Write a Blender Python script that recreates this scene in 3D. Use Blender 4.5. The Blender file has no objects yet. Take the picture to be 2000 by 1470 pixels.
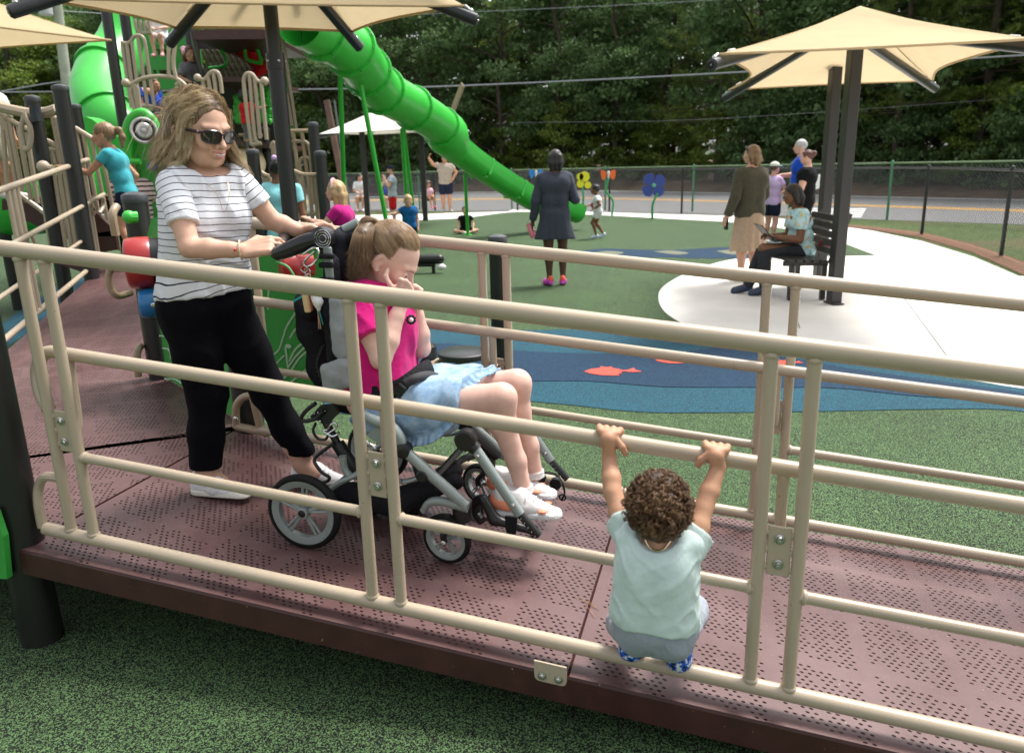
import bpy, math, random
import numpy as np
from mathutils import Vector, Matrix, noise as mnoise
sc = bpy.context.scene
COL = sc.collection
rnd = random.Random(7)
rng = np.random.default_rng(7)
# ------------------------------------------------------------------ camera
CAM_H, FPX, TILT, ROLL = 1.48, 1515.0, math.radians(15.28), math.radians(1.45)
_f = np.array([0, math.cos(TILT), -math.sin(TILT)])
_u0 = np.array([0, math.sin(TILT), math.cos(TILT)])
_r0 = np.array([1.0, 0, 0])
_r = _r0*math.cos(ROLL) - _u0*math.sin(ROLL)
_u = _u0*math.cos(ROLL) + _r0*math.sin(ROLL)
_C = np.array([0, 0, CAM_H])
cd = bpy.data.cameras.new('camera'); cam = bpy.data.objects.new('camera', cd); COL.objects.link(cam)
m3 = Matrix(((_r[0], _u[0], -_f[0]), (_r[1], _u[1], -_f[1]), (_r[2], _u[2], -_f[2])))
cam.matrix_world = Matrix.Translation(Vector(_C)) @ m3.to_4x4()
cd.sensor_width = 36; cd.lens = 36*FPX/2000; cd.clip_end = 2000; cd.clip_start = .05
cd.dof.use_dof = True; cd.dof.focus_distance = 2.95; cd.dof.aperture_fstop = 4.0
sc.camera = cam
# ------------------------------------------------------------------ light
SUN_EL, SUN_AZ = math.radians(62), math.radians(52)   # azimuth measured clockwise from +Y
world = bpy.data.worlds.new('World'); sc.world = world; world.use_nodes = True
nt = world.node_tree; nt.nodes.clear()
sky = nt.nodes.new('ShaderNodeTexSky'); sky.sky_type = 'NISHITA'; sky.sun_disc = False
sky.sun_elevation = SUN_EL; sky.sun_rotation = SUN_AZ; sky.air_density = 1.0; sky.dust_density = 4.0; sky.ozone_density = 1.0
hs = nt.nodes.new('ShaderNodeHueSaturation'); hs.inputs['Saturation'].default_value = .22; hs.inputs['Value'].default_value = 1.0
bg = nt.nodes.new('ShaderNodeBackground'); bg.inputs['Strength'].default_value = .15
wo = nt.nodes.new('ShaderNodeOutputWorld')
nt.links.new(sky.outputs[0], hs.inputs['Color']); nt.links.new(hs.outputs[0], bg.inputs[0]); nt.links.new(bg.outputs[0], wo.inputs[0])
sl = bpy.data.lights.new('sun', 'SUN'); sl.energy = 2.3; sl.angle = math.radians(16); sl.color = (1, .96, .9)
sun = bpy.data.objects.new('sun', sl); COL.objects.link(sun)
sd = Vector((math.sin(SUN_AZ)*math.cos(SUN_EL), math.cos(SUN_AZ)*math.cos(SUN_EL), math.sin(SUN_EL)))
sun.rotation_euler = sd.to_track_quat('Z', 'Y').to_euler()
sc.view_settings.view_transform = 'Standard'; sc.view_settings.look = 'None'
sc.view_settings.exposure = .95; sc.view_settings.gamma = 1
sc.cycles.use_denoising = True
sc.cycles.max_bounces = 6; sc.cycles.transparent_max_bounces = 24; sc.cycles.caustics_reflective = False; sc.cycles.caustics_refractive = False
# ------------------------------------------------------------------ pixel helpers: a photo pixel on a known world plane gives a world point
def ray(px, py): return _r*(px-1000) - _u*(py-735) + _f*FPX
def G(px, py, z=0.0):
    d = ray(px, py); return _C + d*((z-CAM_H)/d[2])
def D(px, py, y):
    d = ray(px, py); return _C + d*(y/d[1])
AZ = math.radians(15.3)
E1 = np.array([math.cos(AZ), -math.sin(AZ), 0]); N1 = np.array([math.sin(AZ), math.cos(AZ), 0]); UZ = np.array([0, 0, 1.0])
P0 = np.array([-1.575, 2.277, 0]); SL = -.098
def R1(s, t, z=0.0): return P0 + E1*s + N1*t + UZ*z          # along the ramp, across it, height
def deckz(s): return .358 + SL*s
def W(px, py, t):
    d = ray(px, py); p = P0 + N1*t; return _C + d*(((p-_C)@N1)/(d@N1))
def HT(px, py, x, y):                                           # height of a pixel above ground point x,y
    return float(D(px, py, y)[2])
# ------------------------------------------------------------------ materials
MATS = {}
def mat(name, col, rough=.5, metal=0, var=.0, vscale=8, bump=0, bscale=200, coat=0, spec=.5, sss=0, sheen=0, dirt=None):
    if name in MATS: return MATS[name]
    m = bpy.data.materials.new(name); m.use_nodes = True; n = m.node_tree.nodes; l = m.node_tree.links
    b = n['Principled BSDF']; c = (*col, 1) if len(col) == 3 else col
    b.inputs['Base Color'].default_value = c; b.inputs['Roughness'].default_value = rough; b.inputs['Metallic'].default_value = metal
    b.inputs['Specular IOR Level'].default_value = spec; b.inputs['Coat Weight'].default_value = coat
    if sss: b.inputs['Subsurface Weight'].default_value = sss; b.inputs['Subsurface Radius'].default_value = (.01, .004, .002); b.inputs['Subsurface Scale'].default_value = .5
    if sheen: b.inputs['Sheen Weight'].default_value = sheen
    tc = n.new('ShaderNodeTexCoord')
    if var:
        t = n.new('ShaderNodeTexNoise'); t.inputs['Scale'].default_value = vscale; t.inputs['Detail'].default_value = 5
        l.new(tc.outputs['Object'], t.inputs['Vector'])
        mx = n.new('ShaderNodeMix'); mx.data_type = 'RGBA'; mx.blend_type = 'MIX'
        mr = n.new('ShaderNodeMapRange'); mr.inputs[1].default_value = .3; mr.inputs[2].default_value = .7
        l.new(t.outputs['Fac'], mr.inputs[0]); l.new(mr.outputs[0], mx.inputs['Factor'])
        mx.inputs['A'].default_value = tuple(x*(1-var) for x in c[:3])+(1,)
        mx.inputs['B'].default_value = tuple(min(1, x*(1+var)) for x in c[:3])+(1,)
        l.new(mx.outputs['Result'], b.inputs['Base Color'])
        rm = n.new('ShaderNodeMapRange'); rm.inputs[3].default_value = max(0, rough-.1); rm.inputs[4].default_value = min(1, rough+.1)
        l.new(t.outputs['Fac'], rm.inputs[0]); l.new(rm.outputs[0], b.inputs['Roughness'])
    if bump:
        t2 = n.new('ShaderNodeTexNoise'); t2.inputs['Scale'].default_value = bscale; t2.inputs['Detail'].default_value = 4
        l.new(tc.outputs['Object'], t2.inputs['Vector'])
        bp = n.new('ShaderNodeBump'); bp.inputs['Strength'].default_value = bump; bp.inputs['Distance'].default_value = .01
        l.new(t2.outputs['Fac'], bp.inputs['Height']); l.new(bp.outputs[0], b.inputs['Normal'])
    MATS[name] = m
    return m
def nn(m): return m.node_tree.nodes, m.node_tree.links, m.node_tree.nodes['Principled BSDF']
def math_node(n, l, op, a, b=None, clamp=False):
    k = n.new('ShaderNodeMath'); k.operation = op; k.use_clamp = clamp
    for i, v in enumerate((a, b)):
        if v is None: continue
        if isinstance(v, (int, float)): k.inputs[i].default_value = v
        else: l.new(v, k.inputs[i])
    return k.outputs[0]
def rubber(name, chip, dark, ratio):
    # poured rubber: two colours of granules a few millimetres wide
    m = bpy.data.materials.new(name); m.use_nodes = True; n, l, b = nn(m)
    tc = n.new('ShaderNodeTexCoord')
    nz = n.new('ShaderNodeTexNoise'); nz.inputs['Scale'].default_value = 150; nz.inputs['Detail'].default_value = 1
    l.new(tc.outputs['Object'], nz.inputs['Vector'])
    vo = n.new('ShaderNodeTexVoronoi'); vo.inputs['Scale'].default_value = 290; l.new(tc.outputs['Object'], vo.inputs['Vector'])
    sp = n.new('ShaderNodeSeparateColor'); l.new(vo.outputs['Color'], sp.inputs[0])
    big = n.new('ShaderNodeTexNoise'); big.inputs['Scale'].default_value = 1.3; big.inputs['Detail'].default_value = 6; l.new(tc.outputs['Object'], big.inputs['Vector'])
    a = math_node(n, l, 'MULTIPLY', nz.outputs['Fac'], .9)
    a = math_node(n, l, 'ADD', a, sp.outputs[0])
    a = math_node(n, l, 'ADD', a, math_node(n, l, 'MULTIPLY', big.outputs['Fac'], .25))
    mr = n.new('ShaderNodeMapRange'); mr.inputs[1].default_value = .575+ratio-.06; mr.inputs[2].default_value = .575+ratio+.06; l.new(a, mr.inputs[0])
    mx = n.new('ShaderNodeMix'); mx.data_type = 'RGBA'; l.new(mr.outputs[0], mx.inputs['Factor'])
    hv = n.new('ShaderNodeHueSaturation'); hv.inputs['Color'].default_value = (*chip, 1)
    v = n.new('ShaderNodeMapRange'); v.inputs[3].default_value = .7; v.inputs[4].default_value = 1.3; l.new(sp.outputs[1], v.inputs[0]); l.new(v.outputs[0], hv.inputs['Value'])
    mx.inputs['A'].default_value = (*dark, 1); l.new(hv.outputs[0], mx.inputs['B'])
    l.new(mx.outputs['Result'], b.inputs['Base Color']); b.inputs['Roughness'].default_value = .85; b.inputs['Specular IOR Level'].default_value = .3
    bp = n.new('ShaderNodeBump'); bp.inputs['Strength'].default_value = .6; bp.inputs['Distance'].default_value = .003
    l.new(vo.outputs['Distance'], bp.inputs['Height']); bp.invert = True; l.new(bp.outputs[0], b.inputs['Normal'])
    return m
# ------------------------------------------------------------------ object helpers
def tag(o, label=None, cat=None, group=None, kind=None):
    for k, v in (('label', label), ('category', cat), ('group', group), ('kind', kind)):
        if v: o[k] = v
    return o
def thing(name, label, cat, loc=(0, 0, 0), group=None):
    o = bpy.data.objects.new(name, None); COL.objects.link(o); o.location = loc; o.empty_display_size = .1
    return tag(o, label, cat, group)
class MB:
    def __init__(s): s.v = []; s.f = []; s.mi = []; s.cur = 0
    def add(s, vs, fs):
        o = len(s.v); s.v += [tuple(float(c) for c in v) for v in vs]
        s.f += [tuple(i+o for i in f) for f in fs]; s.mi += [s.cur]*len(fs)
        return s
    def box(s, c, size, rz=0, bev=0, ax=None):
        c = np.array(c, float); h = np.array(size, float)/2
        if ax is None:
            X = np.array([math.cos(rz), math.sin(rz), 0]); Y = np.array([-math.sin(rz), math.cos(rz), 0]); Z = UZ
        else: X, Y, Z = [np.array(a, float)/np.linalg.norm(a) for a in ax]
        if bev <= 0:
            vs = [c+X*h[0]*i+Y*h[1]*j+Z*h[2]*k for k in (-1, 1) for j in (-1, 1) for i in (-1, 1)]
            return s.add(vs, [(0, 2, 3, 1), (4, 5, 7, 6), (0, 1, 5, 4), (2, 6, 7, 3), (0, 4, 6, 2), (1, 3, 7, 5)])
        b = min(bev, *(h*.95)); vs = []; idx = {}
        for k in (-1, 1):
            for j in (-1, 1):
                for i in (-1, 1):
                    for a in range(3):
                        q = [h[0]-b, h[1]-b, h[2]-b]; q[a] = h[a]
                        idx[(i, j, k, a)] = len(vs); vs.append(c+X*q[0]*i+Y*q[1]*j+Z*q[2]*k)
        fs = []
        def face(pts): fs.append(tuple(pts))
        for a in range(3):
            o1, o2 = [x for x in range(3) if x != a]
            for sg in (-1, 1):
                pts = []
                for p, q in ((-1, -1), (1, -1), (1, 1), (-1, 1)):
                    t = [0, 0, 0]; t[a] = sg; t[o1] = p; t[o2] = q; pts.append(idx[(*t, a)])
                face(pts)
        for a in range(3):
            o1, o2 = [x for x in range(3) if x != a]
            for p in (-1, 1):
                for q in (-1, 1):
                    def K(sa, ax_):
                        t = [0, 0, 0]; t[a] = sa; t[o1] = p; t[o2] = q; return idx[(*t, ax_)]
                    face([K(-1, o1), K(1, o1), K(1, o2), K(-1, o2)])
        for i in (-1, 1):
            for j in (-1, 1):
                for k in (-1, 1): face([idx[(i, j, k, a)] for a in range(3)])
        return s.add(vs, fs)
    def tube(s, pts, r, n=12, cap=True, flat=None):
        P = [np.array(p, float) for p in pts]; m = len(P)
        rr = r if hasattr(r, '__len__') else [r]*m
        T = []
        for i in range(m):
            a = P[min(i+1, m-1)]-P[max(i-1, 0)]; T.append(a/max(np.linalg.norm(a), 1e-9))
        ref = UZ if abs(T[0] @ UZ) < .9 else np.array([1.0, 0, 0])
        N = np.cross(ref, T[0]); N /= np.linalg.norm(N)
        vs = []; fs = []
        for i in range(m):
            N = N - T[i]*(N @ T[i]); N /= max(np.linalg.norm(N), 1e-9); B = np.cross(T[i], N)
            for j in range(n):
                a = 2*math.pi*j/n; ra = rr[i]; rb = rr[i]*(flat or 1)
                vs.append(P[i]+N*math.cos(a)*ra+B*math.sin(a)*rb)
        for i in range(m-1):
            for j in range(n):
                k = (j+1) % n; fs.append((i*n+j, i*n+k, (i+1)*n+k, (i+1)*n+j))
        if cap: fs.append(tuple(range(n-1, -1, -1))); fs.append(tuple((m-1)*n+j for j in range(n)))
        return s.add(vs, fs)
    def lathe(s, prof, c=(0, 0, 0), axis=(0, 0, 1), n=24, cap=True):
        A = np.array(axis, float); A /= np.linalg.norm(A)
        ref = np.array([1.0, 0, 0]) if abs(A[0]) < .9 else np.array([0, 1.0, 0])
        N = np.cross(A, ref); N /= np.linalg.norm(N); B = np.cross(A, N); c = np.array(c, float); m = len(prof)
        vs = [c+A*h+(N*math.cos(2*math.pi*j/n)+B*math.sin(2*math.pi*j/n))*r for r, h in prof for j in range(n)]
        fs = [(i*n+j, i*n+(j+1) % n, (i+1)*n+(j+1) % n, (i+1)*n+j) for i in range(m-1) for j in range(n)]
        if cap and prof[0][0] > 1e-6: fs.append(tuple(range(n-1, -1, -1)))
        if cap and prof[-1][0] > 1e-6: fs.append(tuple((m-1)*n+j for j in range(n)))
        return s.add(vs, fs)
    def ball(s, c, r, n=12):
        r = np.array(r if hasattr(r, '__len__') else (r, r, r), float); c = np.array(c, float); m = max(6, n*2//3)
        vs = []; fs = []
        for i in range(m+1):
            th = math.pi*i/m
            for j in range(n):
                a = 2*math.pi*j/n; vs.append(c+r*np.array([math.sin(th)*math.cos(a), math.sin(th)*math.sin(a), math.cos(th)]))
        for i in range(m):
            for j in range(n): k = (j+1) % n; fs.append((i*n+j, (i+1)*n+j, (i+1)*n+k, i*n+k))
        return s.add(vs, fs)
    def prism(s, poly, off):
        # planar polygon of 3-D points swept by the vector off
        n = len(poly); P = [np.array(p, float) for p in poly]; o = np.array(off, float)
        vs = P+[p+o for p in P]
        fs = [tuple(range(n-1, -1, -1)), tuple(range(n, 2*n))]+[(i, (i+1) % n, (i+1) % n+n, i+n) for i in range(n)]
        return s.add(vs, fs)
    def build(s, name, m, parent=None, smooth=True, loc=None, ang=35):
        me = bpy.data.meshes.new(name)
        off = np.array(loc if loc is not None else (parent.location if parent is not None and parent.parent is None else (0, 0, 0)), float)
        if parent is not None and loc is None: off = np.array(world_loc(parent))
        me.from_pydata([tuple(np.array(v)-off) for v in s.v], [], s.f)
        for x in (m if isinstance(m, (list, tuple)) else [m]): me.materials.append(x)
        if isinstance(m, (list, tuple)): me.polygons.foreach_set('material_index', s.mi)
        me.validate()
        if smooth:
            me.shade_smooth(); me.set_sharp_from_angle(angle=math.radians(ang))
        o = bpy.data.objects.new(name, me); COL.objects.link(o)
        if parent is not None: o.parent = parent
        if parent is None and loc is not None: o.location = loc
        return o
def world_loc(o):
    p = Vector((0, 0, 0))
    while o is not None: p = p + o.location; o = o.parent
    return p
def bez(p0, p1, p2, p3, n=10):
    p = [np.array(x, float) for x in (p0, p1, p2, p3)]; r = []
    for i in range(n+1):
        t = i/n; r.append(p[0]*(1-t)**3+3*p[1]*t*(1-t)**2+3*p[2]*t*t*(1-t)+p[3]*t**3)
    return r
def spline(pts, k=6):
    # Catmull-Rom through the points
    P = [np.array(p, float) for p in pts]; P = [2*P[0]-P[1]]+P+[2*P[-1]-P[-2]]; r = []
    for i in range(1, len(P)-2):
        for j in range(k):
            t = j/k; a, b, c, d = P[i-1:i+3]
            r.append(.5*((2*b)+(c-a)*t+(2*a-5*b+4*c-d)*t*t+(3*b-a-3*c+d)*t**3))
    r.append(P[-2]); return r
def copy_tree(o, parent=None):
    c = o.copy(); COL.objects.link(c)
    if parent is not None: c.parent = parent
    for ch in [x for x in bpy.data.objects if x.parent == o]: copy_tree(ch, c)
    return c
def bolts(mb, c, axis, r=.011, h=.008):
    c = np.array(c, float); a = np.array(axis, float); a /= np.linalg.norm(a)
    mb.lathe([(r*1.35, 0), (r*1.35, .002), (r*1.0, .003), (r, h*.6), (r*.7, h), (r*.35, h), (r*.3, h*.5), (0, h*.5)], c, a, 14)
# ================================================================== materials used everywhere
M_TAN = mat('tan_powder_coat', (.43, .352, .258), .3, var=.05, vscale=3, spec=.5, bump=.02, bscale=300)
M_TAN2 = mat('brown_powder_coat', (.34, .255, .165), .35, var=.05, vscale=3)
M_POST = mat('charcoal_powder_coat', (.013, .013, .012), .36, var=.15, vscale=5)
M_CAP = mat('grey_cap_plastic', (.05, .055, .06), .4)
M_STEEL = mat('bolt_steel', (.55, .55, .54), .22, 1)
M_GREEN = mat('green_plastic', (.05, .50, .06), .33, var=.08, vscale=2, spec=.5)
M_PANEL = mat('green_panel', (.035, .31, .045), .42, var=.08, vscale=4)
M_MAROON = mat('maroon_coated_steel', (.048, .014, .013), .45, var=.22, vscale=14, bump=.05, bscale=90)
M_BLACK = mat('black_plastic', (.007, .007, .008), .38)
M_GREY = mat('wheelchair_grey_frame', (.25, .29, .28), .3, .15, var=.04, vscale=10)
def scuff(m, col=(.62, .58, .50), th=.745, sc_=70):
    # small chips and specks of dirt in the coating
    n, l, b = nn(m); src = b.inputs['Base Color'].links[0].from_socket; tc = n.new('ShaderNodeTexCoord'); t = n.new('ShaderNodeTexNoise'); t.inputs['Scale'].default_value = sc_; t.inputs['Detail'].default_value = 3; l.new(tc.outputs['Object'], t.inputs['Vector'])
    mx = n.new('ShaderNodeMix'); mx.data_type = 'RGBA'; l.new(math_node(n, l, 'GREATER_THAN', t.outputs['Fac'], th), mx.inputs['Factor']); l.new(src, mx.inputs['A']); mx.inputs['B'].default_value = (*col, 1); l.new(mx.outputs['Result'], b.inputs['Base Color'])
scuff(M_MAROON, (.42, .30, .24), .74, 60); scuff(M_TAN, (.16, .12, .08), .76, 80)
# ================================================================== ground sheets
def sheet(name, pts, z, m, thick=0, label=None):
    mb = MB(); n = len(pts); mb.add([(p[0], p[1], z) for p in pts], [tuple(range(n))])
    o = mb.build(name, m, smooth=False); o['kind'] = 'structure'; 
    if o.data.polygons[0].normal.z < 0: o.data.flip_normals()
    return o
def grass_mat():
    m = bpy.data.materials.new('grass_and_earth'); m.use_nodes = True; n, l, b = nn(m); tc = n.new('ShaderNodeTexCoord')
    a = n.new('ShaderNodeTexNoise'); a.inputs['Scale'].default_value = .35; a.inputs['Detail'].default_value = 8
    c = n.new('ShaderNodeTexNoise'); c.inputs['Scale'].default_value = 14; c.inputs['Detail'].default_value = 8
    for t in (a, c): l.new(tc.outputs['Object'], t.inputs['Vector'])
    r1 = n.new('ShaderNodeValToRGB'); e = r1.color_ramp.elements
    e[0].position = .35; e[0].color = (.03, .06, .012, 1); e[1].position = .7; e[1].color = (.10, .14, .035, 1)
    l.new(c.outputs['Fac'], r1.inputs[0])
    r2 = n.new('ShaderNodeValToRGB'); e = r2.color_ramp.elements; e[0].position = .55; e[0].color = (0, 0, 0, 1); e[1].position = .68; e[1].color = (1, 1, 1, 1)
    l.new(a.outputs['Fac'], r2.inputs[0])
    mx = n.new('ShaderNodeMix'); mx.data_type = 'RGBA'; l.new(r2.outputs[0], mx.inputs['Factor']); l.new(r1.outputs[0], mx.inputs['A']); mx.inputs['B'].default_value = (.13, .09, .05, 1)
    l.new(mx.outputs['Result'], b.inputs['Base Color']); b.inputs['Roughness'].default_value = 1
    bp = n.new('ShaderNodeBump'); bp.inputs['Strength'].default_value = 1; bp.inputs['Distance'].default_value = .05; l.new(c.outputs['Fac'], bp.inputs['Height']); l.new(bp.outputs[0], b.inputs['Normal'])
    return m
M_GRASS = grass_mat()
sheet('ground', [(-400, -400), (400, -400), (400, 400), (-400, 400)], -.02, M_GRASS)
M_CONC = mat('pale_concrete', (.68, .66, .62), .9, var=.09, vscale=1.6, bump=.15, bscale=120)
# concrete: joint grid in the material
n, l, b = nn(M_CONC)
M_RUB = rubber('green_rubber', (.100, .182, .068), (.006, .009, .006), .59)
M_DBLUE = rubber('dark_blue_rubber', (.008, .048, .105), (.004, .012, .025), .46)
M_TEAL = rubber('teal_rubber', (.014, .105, .155), (.006, .025, .038), .5)
M_RED = mat('coral_rubber', (.62, .07, .045), .85, bump=.3, bscale=300)
M_SAND = mat('sand_rubber', (.13, .14, .095), .85, var=.2, vscale=200)
M_YEL = mat('yellow_rubber', (.6, .35, .06), .85)
# concrete apron: a wide band round the play area, green rubber laid 6 mm proud of it
outer = [G(*p)[:2] for p in [(1000, 409), (1500, 423), (1700, 449), (1800, 470), (1900, 500), (1990, 538)]]
conc = [(-30, 25.2), (-5, 25.9), (0, 25.9)] + [tuple(q) for q in outer] + [(9.5, 8.5), (10.5, 4), (10, -6), (-30, -6)]
sheet('concrete_path', conc, -.006, M_CONC)
def wav(pts, k=8): return spline(pts, k)
rub_px = [(560, 455), (640, 440), (760, 432), (900, 426), (1010, 414), (1150, 419), (1300, 427), (1460, 437), (1600, 460), (1710, 498)]
island = [(1600, 500), (1450, 503), (1360, 525), (1300, 555), (1286, 580), (1300, 610), (1350, 640), (1430, 672), (1600, 702), (1780, 722), (2000, 760), (2200, 800)]
a = [G(*p) for p in wav([(x, y, 0) for x, y in rub_px], 6) for p in [(p[0], p[1])]]
bb = [G(p[0], p[1]) for p in wav([(x, y, 0) for x, y in island], 6)]
rub = [(-30, 21.5), (-12, 21.5)] + [tuple(p[:2]) for p in a] + [tuple(p[:2]) for p in bb] + [(8, -5.5), (-30, -5.5)]
sheet('rubber_surface', rub, 0, M_RUB)
def patch(name, px, z, m, k=6):
    P = spline([(x, y, 0) for x, y in px]+[(px[0][0], px[0][1], 0)], k)[:-1]
    return sheet(name, [tuple(G(p[0], p[1])[:2]) for p in P], z, m)
patch('teal_ground', [(640, 640), (800, 642), (900, 632), (1010, 645), (1120, 644), (1240, 652), (1360, 668), (1500, 682), (1680, 712), (1850, 738), (2100, 778), (2090, 812), (1950, 800), (1800, 800), (1600, 804), (1420, 806), (1250, 805), (1100, 790), (980, 782), (820, 790), (640, 800)], .004, M_TEAL)
patch('dark_blue_ground', [(600, 700), (760, 690), (860, 672), (980, 684), (1090, 690), (1200, 692), (1320, 690), (1440, 678), (1540, 700), (1680, 724), (1850, 748), (2060, 778), (2000, 784), (1800, 776), (1640, 760), (1480, 758), (1300, 757), (1150, 746), (1020, 746), (860, 748), (740, 760), (600, 765)], .008, M_DBLUE)
patch('blue_stream_ground', [(1120, 492), (1180, 486), (1250, 488), (1330, 488), (1400, 484), (1480, 484), (1590, 490), (1600, 494), (1560, 500), (1470, 504), (1380, 505), (1300, 503), (1220, 502)], .004, M_DBLUE)
for c in [((1150, 496), (1185, 491), (1218, 494), (1195, 499)), ((1275, 492), (1310, 490), (1345, 495), (1320, 498)), ((1398, 491), (1440, 488), (1470, 494), (1430, 498))]:
    patch('sand_patch_ground', list(c), .008, M_SAND)
def fish(x, y, sx, sy, flip=1):
    out = [(-1, 0), (-.75, .38), (-.45, .5), (-.38, .78), (-.2, .62), (0, .72), (.02, .5), (.2, .42), (.4, .18), (.55, .2), (.8, .55), (.84, .25), (1.1, -.02), (.8, -.1), (.6, -.06), (.45, .02), (.3, -.12), (.38, -.3), (.2, -.35), (.3, -.6), (.0, -.62), (-.4, -.55), (-.8, -.3)]
    return [(x+flip*a*sx, y-b_*sy) for a, b_ in out]
for f in [fish(1195, 728, 54, 13), fish(1322, 706, 42, 10), fish(1535, 711, 32, 7), fish(1440, 690, 30, 6)][:3]:
    mb = MB(); P = [G(*p) for p in f]; mb.add([(p[0], p[1], .012) for p in P], [tuple(range(len(P)))])
    o = mb.build('fish_inlay', M_RED, smooth=False)
    if o.data.polygons[0].normal.z < 0: o.data.flip_normals()
    cx = f[0][0]
    tag(o, {1141: 'large coral red fish inlay in the dark blue ground, nearest the black post', 1280: 'middle coral red fish inlay partly under the far handrail'}.get(int(cx), 'small coral red fish inlay seen between the railing uprights'), 'ground inlay', 'red fish inlaid in the blue rubber')
sheet('blue_ground', [tuple(G(*p)[:2]) for p in [(30, 440), (300, 462), (300, 455), (60, 420), (0, 420), (-200, 425), (-200, 450)]], .004, M_DBLUE)
sheet('yellow_ground', [tuple(G(*p)[:2]) for p in [(33, 440), (60, 437), (50, 430), (33, 430), (-100, 428), (-100, 436)]], .008, M_YEL)
sheet('blue_edge_ground', [tuple(G(*p)[:2]) for p in [(0, 690), (120, 600), (240, 500), (110, 560), (20, 620), (-100, 720)]], .004, M_TEAL)
# joints in the concrete
M_JOINT = mat('joint_dark', (.22, .21, .2), .9)
mb = MB()
for a_, b_ in [((1706, 500), (1880, 735)), ((1525, 520), (1562, 640)), ((1290, 585), (2000, 600)), ((1780, 600), (2100, 640)), ((1860, 600), (1700, 498))][:2]:
    p, q = G(*a_), G(*b_); d = q-p; d /= np.linalg.norm(d); s_ = np.array([-d[1], d[0], 0])*.005
    mb.add([p-s_, p+s_, q+s_, q-s_], [(0, 1, 2, 3)])
for v in mb.v: pass
mb.v = [(x, y, -.002) for x, y, z in mb.v]
o = mb.build('path_joints', M_JOINT, smooth=False); o['kind'] = 'structure'
# road with kerb-less verge
M_ASPH = mat('asphalt', (.15, .15, .15), .9, var=.12, vscale=3, bump=.3, bscale=60)
M_LINE = mat('road_paint_white', (.7, .7, .68), .8, var=.1, vscale=20); M_YLINE = mat('road_paint_yellow', (.62, .33, .05), .8, var=.1, vscale=20)
rn0, rn1 = G(1050, 411), G(1900, 434)
dr = rn1-rn0; dr /= np.linalg.norm(dr); nr = np.array([-dr[1], dr[0], 0])
if nr[1] < 0: nr = -nr
def RP(a, o, z): p = rn0+dr*a+nr*o; return (p[0], p[1], z)
def rsheet(name, a0, a1, o0, o1, z, m): 
    mb = MB(); mb.add([RP(a0, o0, z), RP(a1, o0, z), RP(a1, o1, z), RP(a0, o1, z)], [(0, 1, 2, 3)]); ob = mb.build(name, m, smooth=False); ob['kind'] = 'structure'
    if ob.data.polygons[0].normal.z < 0: ob.data.flip_normals()
    return ob
def psheet(name, near_px, far_px, z, m):
    P = [tuple(G(*p)[:2]) for p in near_px]+[tuple(G(*p)[:2]) for p in far_px][::-1]
    return sheet(name, P, z, m)
psheet('road', [(-900, 452), (0, 424), (640, 411), (1140, 412), (1340, 416.5), (1640, 425), (2000, 437.5), (2400, 455)], [(-900, 410), (0, 392), (640, 378), (1140, 371), (1340, 374), (1640, 381), (2000, 388.5), (2400, 397)], -.014, M_ASPH)
for dy in (-.8, .8):
    psheet('road_centre_line', [(0, 405+dy), (640, 392+dy), (1140, 386.3+dy), (1340, 391+dy), (1640, 400+dy), (2000, 411.5+dy*1.6), (2400, 423+dy*2)], [(0, 404+dy), (640, 391.2+dy), (1140, 385.6+dy), (1340, 390.2+dy), (1640, 399+dy), (2000, 410+dy*1.6), (2400, 421+dy*2)], -.009, M_YLINE)
psheet('road_edge_line', [(640, 379.6), (1140, 372.4), (1340, 375.4), (1640, 382.6), (2000, 390.6), (2400, 400)], [(640, 379), (1140, 371.8), (1340, 374.7), (1640, 381.8), (2000, 389.6), (2400, 398.7)], -.009, M_LINE)
for k in range(5):
    y0 = 406+k*3.8
    psheet('crosswalk_bar', [(1560+k*-6, y0+2.3), (1690-k*2.2, y0+2.6)], [(1562-k*6, y0), (1693-k*2.2, y0+.2)], -.009, M_LINE)
M_BANK = mat('pine_straw_bank', (.105, .055, .03), 1, var=.5, vscale=1.5, bump=1, bscale=25)
def bank():
    mb = MB(); n = 90
    far = [(-900, 409), (0, 391), (640, 377.5), (1140, 370.5), (1340, 373.4), (1640, 380.4), (2000, 388), (2400, 396)]
    base = spline([(G(x, y)[0], G(x, y)[1], 0) for x, y in far], 10); rows = [(0, 0), (1.2, .08), (2.4, .22), (3.8, .4), (6, .5), (30, 1.0), (90, 2)]
    vs = []; fs = []
    for i, p in enumerate(base):
        d = base[min(i+1, len(base)-1)]-base[max(i-1, 0)]; d /= np.linalg.norm(d); q = np.array([-d[1], d[0], 0]); q = q if q[1] > 0 else -q
        for o, z in rows:
            w = p+q*o; vs.append((w[0], w[1], z*(.8+.4*mnoise.noise(Vector(w*.15)))-.012))
    R = len(rows)
    for i in range(len(base)-1):
        for j in range(R-1): fs.append((i*R+j, (i+1)*R+j, (i+1)*R+j+1, i*R+j+1))
    o = mb.add(vs, fs).build('verge', M_BANK, ang=80); o['kind'] = 'structure'
    return base
BANK = bank()
# brown mulch strip along the outer edge of the path
psheet('mulch_strip', [(1500, 424), (1640, 441), (1700, 447), (1800, 463), (1900, 492), (2010, 540)], [(1500, 421.5), (1640, 436.5), (1700, 441), (1800, 452), (1900, 475), (2010, 512)], -.010, mat('mulch', (.15, .075, .04), 1, var=.5, vscale=30, bump=1, bscale=80))
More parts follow.
